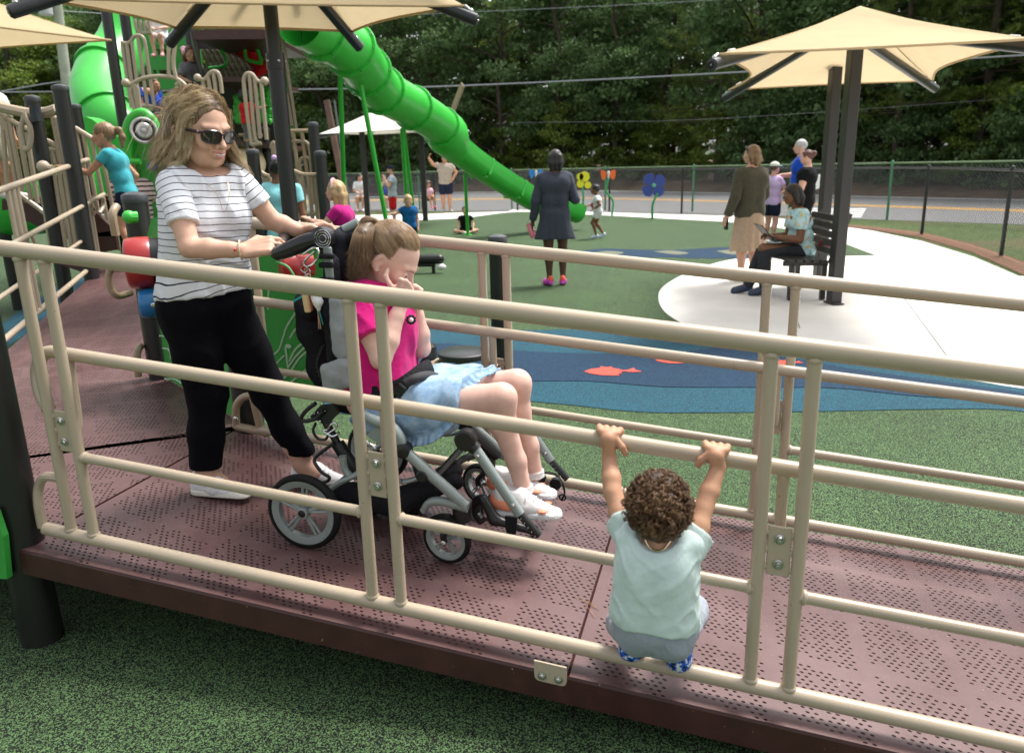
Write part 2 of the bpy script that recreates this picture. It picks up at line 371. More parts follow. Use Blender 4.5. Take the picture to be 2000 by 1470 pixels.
# leaf litter and pine needles: a few small things lying about
# ================================================================== chain-link fences
M_WIRE = mat('black_vinyl_wire', (.015, .016, .016), .5); M_FPOST = mat('black_fence_post', (.014, .014, .014), .4)
M_GPOST = mat('green_fence_post', (.07, .24, .12), .5, var=.2, vscale=6); M_TRAIL = mat('weathered_green_rail', (.16, .24, .12), .6, var=.35, vscale=1.5)
M_GALV = mat('galvanised_wire', (.12, .14, .13), .5, .3)
def fence(label, pts, h, posts, mp, mr, mw, pr=.03, name='chain_link_fence'):
    t = thing(name, label, 'fence', tuple(pts[0]))
    P = spline([(p[0], p[1], 0) for p in pts], 8)
    rail = MB(); rail.tube([p+UZ*h for p in P], .02, 8); rail.build('top_rail', mr, t)
    for q in posts:
        q = np.array([q[0], q[1], 0]); mb = MB(); mb.tube([q, q+UZ*(h+.01)], pr, 10); mb.lathe([(pr*1.25, 0), (pr*1.25, .03), (pr*.8, .06), (0, .07)], q+UZ*(h-.0), UZ, 10); mb.build('fence_post', mp, t)
    L = [0]
    for i in range(1, len(P)): L.append(L[-1]+np.linalg.norm(P[i]-P[i-1]))
    def at(s_):
        s_ = min(max(s_, 0), L[-1]-1e-6); i = np.searchsorted(L, s_, side='right')-1; i = min(i, len(P)-2); return P[i]+(P[i+1]-P[i])*((s_-L[i])/(L[i+1]-L[i]))
    mb = MB(); step = .085; w = .0021; k = -h
    while k < L[-1]:
        for sg in (1, -1):
            a, b_ = (k, 0), (k+h+.03, h+.03)
            s0, s1 = (a[0], b_[0]) if sg > 0 else (b_[0], a[0])
            z0, z1 = 0.02, h+.03
            n_ = 4; pp = []
            for i in range(n_+1):
                u = i/n_; s_ = s0+(s1-s0)*u
                if 0 <= s_ <= L[-1]: pp.append(at(s_)+UZ*(z0+(z1-z0)*u))
            if len(pp) > 1: mb.tube(pp, w, 3, cap=False)
        k += step
    mb.build('wire_mesh', mw, t, smooth=False)
    return t
fp = [G(*p) for p in [(560, 413), (850, 411), (1011, 411), (1190, 413), (1331, 417), (1500, 424), (1640, 438), (1800, 457), (1955, 499), (2110, 570)]]
fence('low black chain link fence curving along the outer edge of the white path', fp, 1.22, [fp[i] for i in (0, 1, 2, 3, 4, 6, 7, 8, 9)], M_FPOST, M_FPOST, M_WIRE)
gp = [G(*p) for p in [(200, 418), (640, 409), (1000, 408.5), (1352, 413), (1732, 429), (2130, 452)]]
gpost = [gp[i] for i in (1, 2, 3, 4)]+[G(1182, 410), G(820, 408.5), G(1540, 420)]
fence('weathered green topped chain link fence beside the road, behind the black fence', gp, 1.29, gpost, M_GPOST, M_TRAIL, M_GALV)
# ================================================================== trees
def leaf_mat(name, c1, c2, c3):
    m = bpy.data.materials.new(name); m.use_nodes = True; n, l, b = nn(m)
    g = n.new('ShaderNodeNewGeometry'); oi = n.new('ShaderNodeObjectInfo'); tc = n.new('ShaderNodeTexCoord')
    r = n.new('ShaderNodeValToRGB'); e = r.color_ramp.elements; e[0].color = (*c1, 1); e[1].color = (*c3, 1); x = e.new(.55); x.color = (*c2, 1)
    nz = n.new('ShaderNodeTexNoise'); nz.inputs['Scale'].default_value = .7; l.new(tc.outputs['Object'], nz.inputs['Vector'])
    a = math_node(n, l, 'MULTIPLY', g.outputs['Random Per Island'], .5)
    a = math_node(n, l, 'ADD', a, math_node(n, l, 'MULTIPLY', nz.outputs['Fac'], .5))
    a = math_node(n, l, 'ADD', a, math_node(n, l, 'MULTIPLY', math_node(n, l, 'SUBTRACT', oi.outputs['Random'], .5), .2))
    l.new(a, r.inputs[0]); l.new(r.outputs[0], b.inputs['Base Color']); b.inputs['Roughness'].default_value = .55; b.inputs['Specular IOR Level'].default_value = .3
    tr = n.new('ShaderNodeBsdfTranslucent'); l.new(r.outputs[0], tr.inputs[0]); mx = n.new('ShaderNodeMixShader'); mx.inputs[0].default_value = .4
    l.new(b.outputs[0], mx.inputs[1]); l.new(tr.outputs[0], mx.inputs[2]); l.new(mx.outputs[0], n['Material Output'].inputs[0])
    return m
M_LEAF = leaf_mat('oak_leaves', (.055, .105, .03), (.12, .21, .075), (.27, .38, .16))
M_LEAF2 = leaf_mat('maple_leaves', (.09, .14, .022), (.18, .26, .045), (.32, .38, .09))
M_PINE = leaf_mat('pine_needles', (.07, .12, .022), (.16, .23, .045), (.28, .36, .075))
M_BARK = mat('bark', (.075, .055, .04), .95, var=.4, vscale=3, bump=1, bscale=12)
def fast_mesh(name, V, Fq, m, parent=None, loc=(0, 0, 0)):
    V = np.asarray(V, np.float32).reshape(-1, 3); Fq = np.asarray(Fq, np.int32); k = Fq.shape[1]
    me = bpy.data.meshes.new(name); me.vertices.add(len(V)); me.vertices.foreach_set('co', V.ravel())
    me.loops.add(Fq.size); me.loops.foreach_set('vertex_index', Fq.ravel()); me.polygons.add(len(Fq))
    me.polygons.foreach_set('loop_start', np.arange(0, Fq.size, k, dtype=np.int32)); me.polygons.foreach_set('loop_total', np.full(len(Fq), k, np.int32))
    me.materials.append(m); me.update(calc_edges=True)
    o = bpy.data.objects.new(name, me); COL.objects.link(o); o.location = loc
    if parent is not None: o.parent = parent
    return o
def leaves(C, size, rg, up=.5):
    # a folded leaf (two triangles making a bent quad) at each centre
    n = len(C); d = rg.normal(size=(n, 3)); d[:, 2] -= .3; d /= np.linalg.norm(d, axis=1)[:, None]
    nrm = rg.normal(size=(n, 3)); nrm[:, 2] = np.abs(nrm[:, 2])+up; nrm -= d*(nrm*d).sum(1)[:, None]; nrm /= np.linalg.norm(nrm, axis=1)[:, None]
    s = np.cross(d, nrm); L = size*rg.uniform(.6, 1.3, (n, 1)); Wd = L*.36
    a = C-d*L*.5; b = C+s*Wd-nrm*Wd*.25; c = C+d*L*.5; e = C-s*Wd-nrm*Wd*.25
    V = np.stack([a, b, c, e], 1).reshape(-1, 3); F = np.arange(4*n).reshape(-1, 4); return V, F
def make_tree(kind, seed, h, spread, lo, nclump, nleaf, size, ml, label):
    rg = np.random.default_rng(seed); rr = random.Random(seed)
    t = thing(kind, label, 'tree', group='trees along the road')
    mb = MB(); P = [np.array([0, 0, -.3])]; 
    for i in range(1, 9): P.append(np.array([rr.uniform(-.15, .15)*i*.4, rr.uniform(-.15, .15)*i*.4, h*i/8*.92]))
    tr = [.2*h/14*(1-.09*i) for i in range(9)]; mb.tube(spline(P, 3), list(np.interp(np.linspace(0, 8, len(spline(P, 3))), range(9), tr)), 10)
    CC = []
    for k in range(nclump):
        z = h*(lo+(1-lo)*rr.random()**.9); f = 1-abs((z/h-lo)/(1-lo)-.35)**1.5; ang = rr.uniform(0, 2*math.pi); R = spread*max(.15, f)*rr.uniform(.45, 1.0)
        base = P[min(8, max(1, int(z/h*8)))].copy(); base[2] = z-R*.35
        c = np.array([base[0]+math.cos(ang)*R, base[1]+math.sin(ang)*R, z]); CC.append(c)
        if k % 3 == 0: mb.tube(bez(base, base+np.array([math.cos(ang)*R*.4, math.sin(ang)*R*.4, R*.3]), c-[0, 0, .3], c, 6), [.06*h/14*(1-.12*i) for i in range(7)], 5)
    mb.build('trunk', M_BARK, t)
    C = []
    for c in CC:
        r = rr.uniform(.6, 1.45)*spread/4.2
        q = rg.normal(size=(nleaf, 3)); q /= np.linalg.norm(q, axis=1)[:, None]; q *= (rg.uniform(.15, 1, (nleaf, 1))**.5)*r*np.array([1.1, 1.1, .5]); C.append(c+q)
    V, F = leaves(np.concatenate(C), size, rg); fast_mesh('crown', V, F, ml, t)
    return t
def make_pine(seed, h, spread, lo, label):
    rg = np.random.default_rng(seed); rr = random.Random(seed); t = thing('pine_tree', label, 'tree', group='trees along the road')
    mb = MB(); mb.tube([(0, 0, -.3), (.1, 0, h*.5), (0, .1, h)], [.19, .13, .03], 10); C = []; Dn = []
    for k in range(46):
        z = h*(lo+(1-lo)*rr.random()); R = spread*(1.05-(z/h))*1.4*rr.uniform(.5, 1); R = min(R, spread); a = rr.uniform(0, 6.28)
        tip = np.array([math.cos(a)*R, math.sin(a)*R, z+rr.uniform(-.2, .5)]); mb.tube(bez((0, 0, z), (tip[0]*.4, tip[1]*.4, z-.1), (tip[0]*.8, tip[1]*.8, z-.2), tip, 5), [.045, .04, .03, .025, .02, .01], 4)
        for j in range(16):
            u = rr.uniform(.35, 1.08); c = np.array([tip[0]*u, tip[1]*u, z+(tip[2]-z)*u])+rg.normal(size=3)*.22
            q = rg.normal(size=(26, 3)); q[:, 2] = q[:, 2]*.7+.25; q /= np.linalg.norm(q, axis=1)[:, None]; C.append(np.repeat(c[None], 26, 0)); Dn.append(q)
    mb.build('trunk', M_BARK, t); C = np.concatenate(C); d = np.concatenate(Dn); n = len(C); L = .26*rg.uniform(.7, 1.2, (n, 1)); s = np.cross(d, rg.normal(size=(n, 3))); s /= np.linalg.norm(s, axis=1)[:, None]; w = .011
    V = np.stack([C-s*w, C+s*w, C+d*L+s*w*.4, C+d*L-s*w*.4], 1).reshape(-1, 3); fast_mesh('crown', V, np.arange(4*n).reshape(-1, 4), M_PINE, t)
    return t
def forest():
    protos = {'o': make_tree('oak_tree', 3, 15, 4.2, .2, 72, 190, .25, M_LEAF, 'x'), 'o2': make_tree('oak_tree', 4, 13, 4.6, .14, 78, 190, .24, M_LEAF, 'x'),
              'm': make_tree('maple_tree', 5, 12, 4.0, .1, 72, 180, .23, M_LEAF2, 'x'), 's': make_tree('understorey_tree', 6, 5.0, 2.3, .05, 70, 90, .2, M_LEAF2, 'x'), 's2': make_tree('understorey_tree', 8, 4.2, 2.6, .03, 70, 90, .2, M_LEAF, 'x'),
              'p': make_pine(7, 16, 4.2, .2, 'x'), 'p2': make_pine(9, 15, 3.8, .3, 'x')}
    kinds = {'o': 'broad dark oak', 'o2': 'spreading oak', 'm': 'yellow green maple', 's': 'low yellowish tree', 's2': 'low dark tree', 'p': 'tall feathery pine', 'p2': 'tall slim pine'}
    first = dict(protos); plan = []
    rr = random.Random(21)
    L = [0]
    for i in range(1, len(BANK)): L.append(L[-1]+np.linalg.norm(BANK[i]-BANK[i-1]))
    def along(px):
        # bank point seen at photo column px
        best = min(range(len(BANK)), key=lambda i: abs(colpx(BANK[i])-px)); return BANK[best]
    def colpx(p):
        v = np.array([p[0], p[1], 0])-_C; w = v@_f; return 1000+FPX*(v@_r)/w if w > 1 else (1e5 if p[0] > 0 else -1e5)
    front = [(-250, 4, 'm'), (-60, 5, 'm'), (60, 3.5, 'm'), (170, 5, 'm'), (290, 4, 'o2'), (400, 6, 'm'), (520, 5, 'o2'), (640, 5.5, 'o'), (760, 4.5, 'o2'), (860, 6, 'o'), (980, 4.5, 'o2'), (1090, 5, 'o'), (1200, 4.2, 'o'), (1300, 5.5, 'o2'), (1400, 5, 'p'), (1470, 6, 'o'), (1560, 4.5, 'p2'), (1650, 6.5, 'o2'), (1740, 5, 'p'), (1820, 7, 'p2'), (1900, 5, 'p'), (1990, 5.5, 'o2'), (2100, 5, 'p'), (2230, 5, 'm')]
    cols = {}
    for px, off, k in front: plan.append((px, off+rr.uniform(-.4, .6), k, 0, rr.uniform(.9, 1.1)))
    for i in range(50): plan.append((-200+i*50+rr.uniform(-18, 18), rr.uniform(3.0, 5.0)+(2.5 if i % 2 else 0), rr.choice(['s', 's2']), 1, rr.uniform(.6, 1.0)))
    for i in range(22): plan.append((-240+i*115+rr.uniform(-30, 30), rr.uniform(10, 13), rr.choice(['o', 'o2', 'm', 'p']), 2, rr.uniform(1.0, 1.25)))
    for i in range(20): plan.append((-240+i*128+rr.uniform(-30, 30), rr.uniform(17, 22), rr.choice(['o', 'o2', 'm']), 3, rr.uniform(1.2, 1.4)))
    rows = ['in the front row', 'at the wood edge', 'in the second row', 'deep in the woods']
    uniq = {}
    def where(px):
        for lim, s_ in ((-100, 'beyond the left edge'), (120, 'behind the far left railings'), (300, 'behind the spiral slide'), (450, 'behind the play tower'), (600, 'behind the big canopy pole'), (720, 'above the distant white canopy'), (900, 'behind the green tube slide'), (1020, 'just right of the tube slide'), (1150, 'behind the woman in grey'), (1260, 'above the butterfly spinners'), (1380, 'above the blue flower spinner'), (1500, 'behind the woman in olive'), (1640, 'behind the canopy\'s left part'), (1760, 'right of the canopy posts'), (1900, 'behind the canopy\'s right part'), (2050, 'at the right edge')):
            if px < lim: return s_
        return 'past the right edge'
    seen = {}
    for px, off, k, row, s in plan:
        b = along(px); i = [j for j in range(len(BANK)) if BANK[j] is b][0]
        d = BANK[min(i+1, len(BANK)-1)]-BANK[max(i-1, 0)]; d /= np.linalg.norm(d); q = np.array([-d[1], d[0], 0]); q = q if q[1] > 0 else -q
        # slide along so that the column is met
        p = b+q*off; tgt = px
        for _ in range(20): p = p+d*((tgt-colpx(p))/FPX*np.linalg.norm(p))*(.8 if d[0] > 0 else -.8)
        o = protos[k] if first.get(k) is not None else copy_tree(protos[k])
        first[k] = None
        o.location = (p[0], p[1], .25); o.rotation_euler.z = rr.uniform(0, 6.28); o.scale = (s, s, s*rr.uniform(.92, 1.08))
        o['label'] = f"{kinds[k]} {rows[row]}, {where(px)}"
        uniq.setdefault(o['label'], []).append((px, o))
    for lb, its in uniq.items():
        its.sort(key=lambda q: q[0]); n_ = len(its)
        names = {2: ['left one', 'right one'], 3: ['left', 'middle', 'right'], 4: ['leftmost', 'second', 'third', 'rightmost']}
        if n_ > 1:
            for (px, o), w_ in zip(its, names.get(n_, ['leftmost', 'second', 'third', 'fourth', 'fifth', 'rightmost'])): o['label'] = lb+', '+w_
forest()
# dense mass of far foliage closing the view behind the rows of trees
def far_mass():
    rg = np.random.default_rng(5); C = []
    for i in range(len(BANK)-1):
        d = BANK[i+1]-BANK[i]; L = np.linalg.norm(d)
        if L < .01: continue
        d = d/L; q = np.array([-d[1], d[0], 0]); q = q if q[1] > 0 else -q
        n = int(min(L, 12)*170)
        c = BANK[i]+d*rg.uniform(0, L, (n, 1))+q*rg.uniform(24, 31, (n, 1)); c[:, 2] = rg.uniform(0, 17, n); C.append(c)
    V, F = leaves(np.concatenate(C), 1.15, rg); o = fast_mesh('far_woods', V, F, M_LEAF); tag(o, 'dense dark woodland closing the view behind the trees', 'woodland', kind='stuff')
far_mass()
# ================================================================== ramp deck
def deck_mat():
    m = bpy.data.materials.new('maroon_perforated_deck'); m.use_nodes = True; n, l, b = nn(m); tc = n.new('ShaderNodeTexCoord')
    sep = n.new('ShaderNodeSeparateXYZ'); l.new(tc.outputs['UV'], sep.inputs[0]); U, V = sep.outputs[0], sep.outputs[1]
    def M(op, a, b_=None, c=False): return math_node(n, l, op, a, b_, c)
    # staggered rows of small oval holes
    row = M('DIVIDE', V, .0165); ri = M('FLOOR', row); odd = M('MODULO', ri, 2.0)
    uu = M('ADD', M('DIVIDE', U, .021), M('MULTIPLY', odd, .5)); ui = M('FLOOR', uu)
    fx = M('SUBTRACT', M('FRACT', uu), .5); fy = M('SUBTRACT', M('FRACT', row), .5)
    sk = M('ADD', fx, M('MULTIPLY', fy, .25))
    dd = M('ADD', M('POWER', M('MULTIPLY', M('ABSOLUTE', sk), 1.0), 2.0), M('POWER', M('MULTIPLY', M('ABSOLUTE', fy), 1.25), 2.0))
    hole = M('LESS_THAN', dd, .062)
    drop = M('GREATER_THAN', M('FRACT', M('ADD', M('MULTIPLY', ui, .3334), M('MULTIPLY', M('FLOOR', M('MULTIPLY', ri, .5)), .5))), .04)
    # plain bands across and along
    cu = M('SUBTRACT', M('DIVIDE', ui, 12.0), M('FLOOR', M('DIVIDE', ui, 12.0))); band1 = M('GREATER_THAN', cu, .13)
    rv = M('ADD', ri, M('MULTIPLY', M('FLOOR', M('DIVIDE', M('MODULO', M('ADD', ui, 600), 12.0), 3.0)), 1.0)); cv = M('SUBTRACT', M('DIVIDE', rv, 18.0), M('FLOOR', M('DIVIDE', rv, 18.0))); band2 = M('GREATER_THAN', cv, .13)
    ev = M('MULTIPLY', M('GREATER_THAN', V, .075), M('LESS_THAN', V, .96))
    lim = n.new('ShaderNodeAttribute'); lim.attribute_name = 'plain'
    msk = M('MULTIPLY', M('MULTIPLY', hole, drop), M('MULTIPLY', band1, band2)); msk = M('MULTIPLY', msk, M('LESS_THAN', lim.outputs['Fac'], .5))
    nz = n.new('ShaderNodeTexNoise'); nz.inputs['Scale'].default_value = 2.2; nz.inputs['Detail'].default_value = 7; nz.inputs['Roughness'].default_value = .65; l.new(tc.outputs['Object'], nz.inputs['Vector'])
    r = n.new('ShaderNodeValToRGB'); e = r.color_ramp.elements; e[0].position = .3; e[0].color = (.080, .034, .033, 1); e[1].position = .72; e[1].color = (.150, .085, .084, 1); l.new(nz.outputs['Fac'], r.inputs[0])
    nz2 = n.new('ShaderNodeTexNoise'); nz2.inputs['Scale'].default_value = 90; nz2.inputs['Detail'].default_value = 2; l.new(tc.outputs['Object'], nz2.inputs['Vector'])
    sp = M('GREATER_THAN', nz2.outputs['Fac'], .76); mx = n.new('ShaderNodeMix'); mx.data_type = 'RGBA'; l.new(M('MULTIPLY', sp, .6), mx.inputs['Factor']); l.new(r.outputs[0], mx.inputs['A']); mx.inputs['B'].default_value = (.5, .42, .34, 1)
    l.new(mx.outputs['Result'], b.inputs['Base Color'])
    rr_ = n.new('ShaderNodeMapRange'); rr_.inputs[3].default_value = .3; rr_.inputs[4].default_value = .55; l.new(nz.outputs['Fac'], rr_.inputs[0]); l.new(rr_.outputs[0], b.inputs['Roughness'])
    edge = M('SUBTRACT', 1.0, M('MULTIPLY', M('LESS_THAN', dd, .105), M('MULTIPLY', band1, band2)))
    bp = n.new('ShaderNodeBump'); bp.inputs['Strength'].default_value = .5; bp.inputs['Distance'].default_value = .003; l.new(edge, bp.inputs['Height']); l.new(bp.outputs[0], b.inputs['Normal'])
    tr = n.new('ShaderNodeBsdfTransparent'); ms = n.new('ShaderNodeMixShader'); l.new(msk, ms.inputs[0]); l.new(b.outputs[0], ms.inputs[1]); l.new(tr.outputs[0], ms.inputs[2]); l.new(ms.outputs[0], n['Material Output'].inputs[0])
    return m
M_DECK = deck_mat()
M_UNDER = mat('hole_shade_dark', (.02, .012, .012), .8)  # dark sheet below the deck holes; shade under them put into colour
def deck(name, label, quad, uvq, group=None, thick=.085, margin=.012):
    """quad: four world corners (a near-left, b near-right, c far-right, d far-left); uvq the same corners in metres of the deck pattern"""
    a, b, c, d = [np.array(q, float) for q in quad]
    t = thing(name, label, 'ramp', tuple(a), group)
    mb = MB(); mb.add([a, b, c, d], [(0, 1, 2, 3)]); o = mb.build('top_plate', M_DECK, t, smooth=False)
    if o.data.polygons[0].normal.z < 0: o.data.flip_normals()
    uv = o.data.uv_layers.new(name='UVMap'); 
    for lp in o.data.loops: uv.data[lp.index].uv = uvq[lp.vertex_index]
    mb = MB(); Dn = -UZ*thick; q = [a, b, c, d]
    cen = (a+b+c+d)/4
    def inw(p, k): v = cen-p; v[2] = 0; v /= np.linalg.norm(v); return p+v*k
    lip = [p+Dn*.08 for p in q]; 
    vs = [p-UZ*.001 for p in q]+[p+(p-cen)/np.linalg.norm(p-cen)*.006+Dn*.1 for p in q]+[p+(p-cen)/np.linalg.norm(p-cen)*.006+Dn for p in q]
    fs = []
    for i in range(4): j = (i+1) % 4; fs += [(i, 4+i, 4+j, j), (4+i, 8+i, 8+j, 4+j)]
    mb.add(vs, fs); mb.build('side_channel', M_MAROON, t, ang=20)
    mb = MB(); mb.add([p+Dn*.55 for p in q], [(3, 2, 1, 0)]); mb.build('shade_sheet', M_UNDER, t, smooth=False)
    return t
def rdeck(s0, s1, label):
    q = [R1(s0, -.055, deckz(s0)), R1(s1, -.055, deckz(s1)), R1(s1, 1.085, deckz(s1)), R1(s0, 1.085, deckz(s0))]
    uv = [(0, 0), (s1-s0, 0), (s1-s0, 1.14), (0, 1.14)]
    return deck('ramp_deck', label, q, uv, 'maroon ramp sections')
rdeck(.035, 1.775, 'maroon perforated ramp section under the woman and the wheelchair')
rdeck(1.783, 3.9, 'maroon perforated ramp section running out at the right, past the squatting toddler')
def post(x, y, ztop, label, z0=0, r=.0635, sub=True):
    t = thing('support_post', label, 'post', (x, y, z0), 'charcoal posts of the play structure')
    mb = MB(); n = 32; vs = [(0, 0)]
    # fluted extrusion: shallow vertical grooves
    ring = [r*(1-.018*max(0, math.cos(8*2*math.pi*j/n))) for j in range(n)]
    vv = []; 
    for z in (z0, ztop-.035):
        for j in range(n): a = 2*math.pi*j/n; vv.append((x+ring[j]*math.cos(a), y+ring[j]*math.sin(a), z))
    mb.add(vv, [(j, (j+1) % n, n+(j+1) % n, n+j) for j in range(n)]); mb.build('tube', M_POST, t, ang=60)
    mb = MB(); mb.lathe([(r*1.02, -.04), (r*1.06, -.035), (r*1.06, -.005), (r*.98, .004), (r*.5, .016), (0, .02)], (x, y, ztop), UZ, 28)
    bolts(mb, (x+r*1.05*math.sin(.3), y-r*1.05*math.cos(.3), ztop-.022), (math.sin(.3), -math.cos(.3), 0), .004, .004)
    mb.build('cap', M_CAP, t)
    return t
# ------------------------------------------------------------------ railings of the near ramp
ZB, ZT3, ZM, ZTOP = .412, .688, .987, 1.298
PAIRS = [.190, .273, 1.208, 1.294, 2.237, 2.329, 3.27, 3.36]
def railing(label, t0, inn, s0, s1, pairs, zs, left_end=True, skip=(), group='tan ramp railings'):
    zb, z3, zm, zt = zs; k = SL
    t = thing('ramp_railing', label, 'railing', tuple(R1(s0, t0, 0)), group)
    def Z(z, s): return z+k*s
    def part(name, pts, r, n=16, par=t): mb = MB(); mb.tube(pts, r, n); return mb.build(name, M_TAN, par)
    part('top_rail', [R1(s0, t0, Z(zt, s0)), R1(s1, t0, Z(zt, s1))], .0235)
    tm = t0+inn
    hs = pairs[0]
    hr = [R1(hs+.25, tm, Z(zm, hs+.25)), R1(hs+.07, tm, Z(zm, hs+.07))]
    if left_end: hr = [R1(s1, tm, Z(zm, s1))]+hr+[R1(hs-.01, tm, Z(zm, hs)-.0), R1(hs-.055, tm, Z(zm, hs)-.018), R1(hs-.075, tm-inn*.1, Z(zm, hs)-.07), R1(hs-.055, tm-inn*.4, Z(zm, hs)-.13), R1(hs-.012, t0+inn*.2, Z(zm, hs)-.165)]
    else: hr = [R1(s1, tm, Z(zm, s1)), R1(s0, tm, Z(zm, s0))]
    pts = hr[:2]+[p for p in spline(hr[1:], 5)[1:]] if left_end else hr
    part('handrail', pts, .020)
    part('bottom_rail', [R1(s0+.02 if left_end else s0, t0, Z(zb, s0)), R1(s1, t0, Z(zb, s1))], .0205)
    for s in pairs:
        if s0 <= s <= s1 and s not in skip:
            mb = MB(); mb.tube([R1(s, t0, Z(zb, s)+.0), R1(s, t0, Z(zt, s))], .0165, 14)
            for z_, rr_ in ((Z(zb, s)+.019, .0165), (Z(zt, s)-.024, .0165)): mb.lathe([(rr_, -.007), (rr_*1.17, -.003), (rr_*1.17, .003), (rr_, .007)], R1(s, t0, z_), UZ, 14)
            mb.build('upright', M_TAN, t)
    edges = [p for p in pairs if p <= s1]
    ends = []
    for i in range(1, len(edges)-1, 2): ends.append((edges[i], edges[i+1]))
    if len(edges) % 2 == 0 and edges[-1] < s1: ends.append((edges[-1], s1))
    for a, b_ in ends:
        mb = MB(); mb.tube([R1(a, t0, Z(z3, a)), R1(b_, t0, Z(z3, b_))], .0155, 14)
        for s_, sg in ((a, 1), (b_, -1)):
            p = R1(s_, t0, Z(z3, s_))+(E1+UZ*k)*sg*.018; mb.lathe([(.0155, -.005), (.019, -.001), (.019, .003), (.0155, .007)], p, E1+UZ*k, 14)
        mb.build('lower_bar', M_TAN, t)
    for i in range(0, len(edges)-1, 2):
        if edges[i] in skip: continue
        sm = (edges[i]+edges[i+1])/2; zc = {0: Z(zm, sm)-.135-.07, 2: Z(zm, sm)-.16, 4: Z(zm, sm)-.17, 6: Z(zm, sm)-.16}[i]-.02
        w = (edges[i+1]-edges[i])-.037; mb = MB(); c = R1(sm, t0, zc)
        mb.box(c, (w, .005, .13), ax=(E1+UZ*k, N1, UZ), bev=.002)
        for z_ in (-.045, 0, .045):
            for sg in (-1, 1): mb.ball(c+E1*sg*(w/2+.002)+UZ*(z_+sg*w/2*k), (.006, .006, .009), 6)
        pl = mb.build('joint_plate', M_TAN, t)
        for z_ in (-.033, .033):
            mb = MB(); bolts(mb, c+UZ*z_-N1*.003 if inn > 0 else c+UZ*z_-N1*.003, -N1, .0095, .010); mb.build('bolt', M_STEEL, pl)
        # bracket carrying the handrail
        mb = MB(); ss = sm+.004; mb.tube(spline([R1(ss, tm, Z(zm, ss)), R1(ss, tm, Z(zm, ss)-.06), R1(ss, tm-inn*.15, zc+.0), R1(ss, t0+inn*.12, zc-.02)], 5), .0135, 10); mb.build('handrail_bracket', M_TAN, t)
    return t
nr_ = railing('tan tubular railing along the near side of the ramp, in front of the wheelchair', 0, .06, .07, 3.9, PAIRS, (ZB, ZT3, ZM, ZTOP))
# tab plates bolting the bottom rail to the deck edge
def tab(par, s, t0, z, sg):
    mb = MB(); c = R1(s, t0, z-.045); w, h = .086, .058; P = []
    for cx, cz, a0 in ((w/2-.014, -h/2+.014, -90), (w/2, h/2, 0), (-w/2, h/2, 0), (-w/2+.014, -h/2+.014, 180)):
        if cz > 0: P.append((cx, cz))
        else:
            for k in range(5): a = math.radians(a0+k*22.5); P.append((cx+.014*math.cos(a), cz+.014*math.sin(a)))
    A = E1+UZ*SL; mb.prism([c+A*x+UZ*y for x, y in P], N1*sg*.005); o = mb.build('tab_plate', M_TAN, par)
    for x in (-.022, .022):
        mb = MB(); bolts(mb, c+A*x-UZ*.012+N1*(sg*.005 if sg < 0 else -.001), -N1, .0085, .009); mb.build('bolt', M_STEEL, o)
# bolts sit on the camera-side face of each tab
s_t = 1.735
tab(nr_, s_t, -.064, ZB+SL*s_t-.004, -1)
def st_mb(): pass
mb = MB(); mb.tube(spline([R1(.185, 0, .585), R1(.12, .005, .58), R1(.085, .008, .54), R1(.08, 0, .48), R1(.078, 0, .41)], 5), .0150, 10); mb.build('end_loop', M_TAN, nr_)
T2 = 1.03
PF = []
fr = railing('tan tubular railing along the far side of the ramp, behind the wheelchair', T2, -.06, .20, 3.9, [.262, .27, 1.245, 1.34, 2.275, 2.37, 3.3, 3.39], (.411, .69, .998, 1.305), left_end=False, skip=(.262,))
p = P0; post(p[0]-.008, p[1]-.005, 1.42, 'thick charcoal post at the lower left corner, nearest the camera')
q = G(985+17, 738); post(-.075, 5.42, HT(988, 462, -.075, 5.42), 'short charcoal post standing behind the far railing, right of the girl')
# ================================================================== landing and second ramp
L_ = .357
A2 = np.array([-3.19, 4.56, L_]); D2 = np.array([-.225, .974, 0]); D2 /= np.linalg.norm(D2); N2 = np.array([D2[1], -D2[0], 0])   # along the second ramp, across it to the right
def R2(k, w, z): return np.array([A2[0], A2[1], 0])+D2*k+N2*w+UZ*z
# landing: wedge between the ramp end and the second ramp
def poly_deck(name, label, P, uvo, group='maroon ramp sections', thick=.085, plain=False):
    t = thing(name, label, 'platform', tuple(P[0])+(0,) if len(P[0]) == 2 else tuple(P[0]), group)
    z = P[0][2]; P = [np.array(p, float) for p in P]
    mb = MB(); mb.add(P, [tuple(range(len(P)))]); o = mb.build('top_plate', M_DECK, t, smooth=False)
    if o.data.polygons[0].normal.z < 0: o.data.flip_normals()
    uv = o.data.uv_layers.new(name='UVMap')
    for lp in o.data.loops:
        q = P[lp.vertex_index]-P[0]; uv.data[lp.index].uv = (q[:2] @ D2[:2]+uvo[0], (q[:2] @ N2[:2])*.9+uvo[1])
    cen = sum(P)/len(P); n = len(P); mb = MB(); vs = [p-UZ*.001 for p in P]+[p+(p-cen)/np.linalg.norm(p-cen)*.001-UZ*.01 for p in P]+[p+(p-cen)/np.linalg.norm(p-cen)*.001-UZ*thick for p in P]
    mb.add(vs, [f for i in range(n) for f in ((i, n+i, n+(i+1) % n, (i+1) % n), (n+i, 2*n+i, 2*n+(i+1) % n, n+(i+1) % n))]); mb.build('side_channel', M_MAROON, t, ang=20)
    mb = MB(); mb.add([p-UZ*.05 for p in P], [tuple(range(n-1, -1, -1))]); mb.build('shade_sheet', M_UNDER, t, smooth=False)
    return t
a_ = R1(.027, -.05, L_); b_ = R1(.027, 1.15, L_); s2a = G(61, 884, L_); s2b = G(368, 850, L_); sd = (s2b-s2a); sd /= np.linalg.norm(sd); s2l = s2a-sd*.95; s2r = s2b+sd*.25
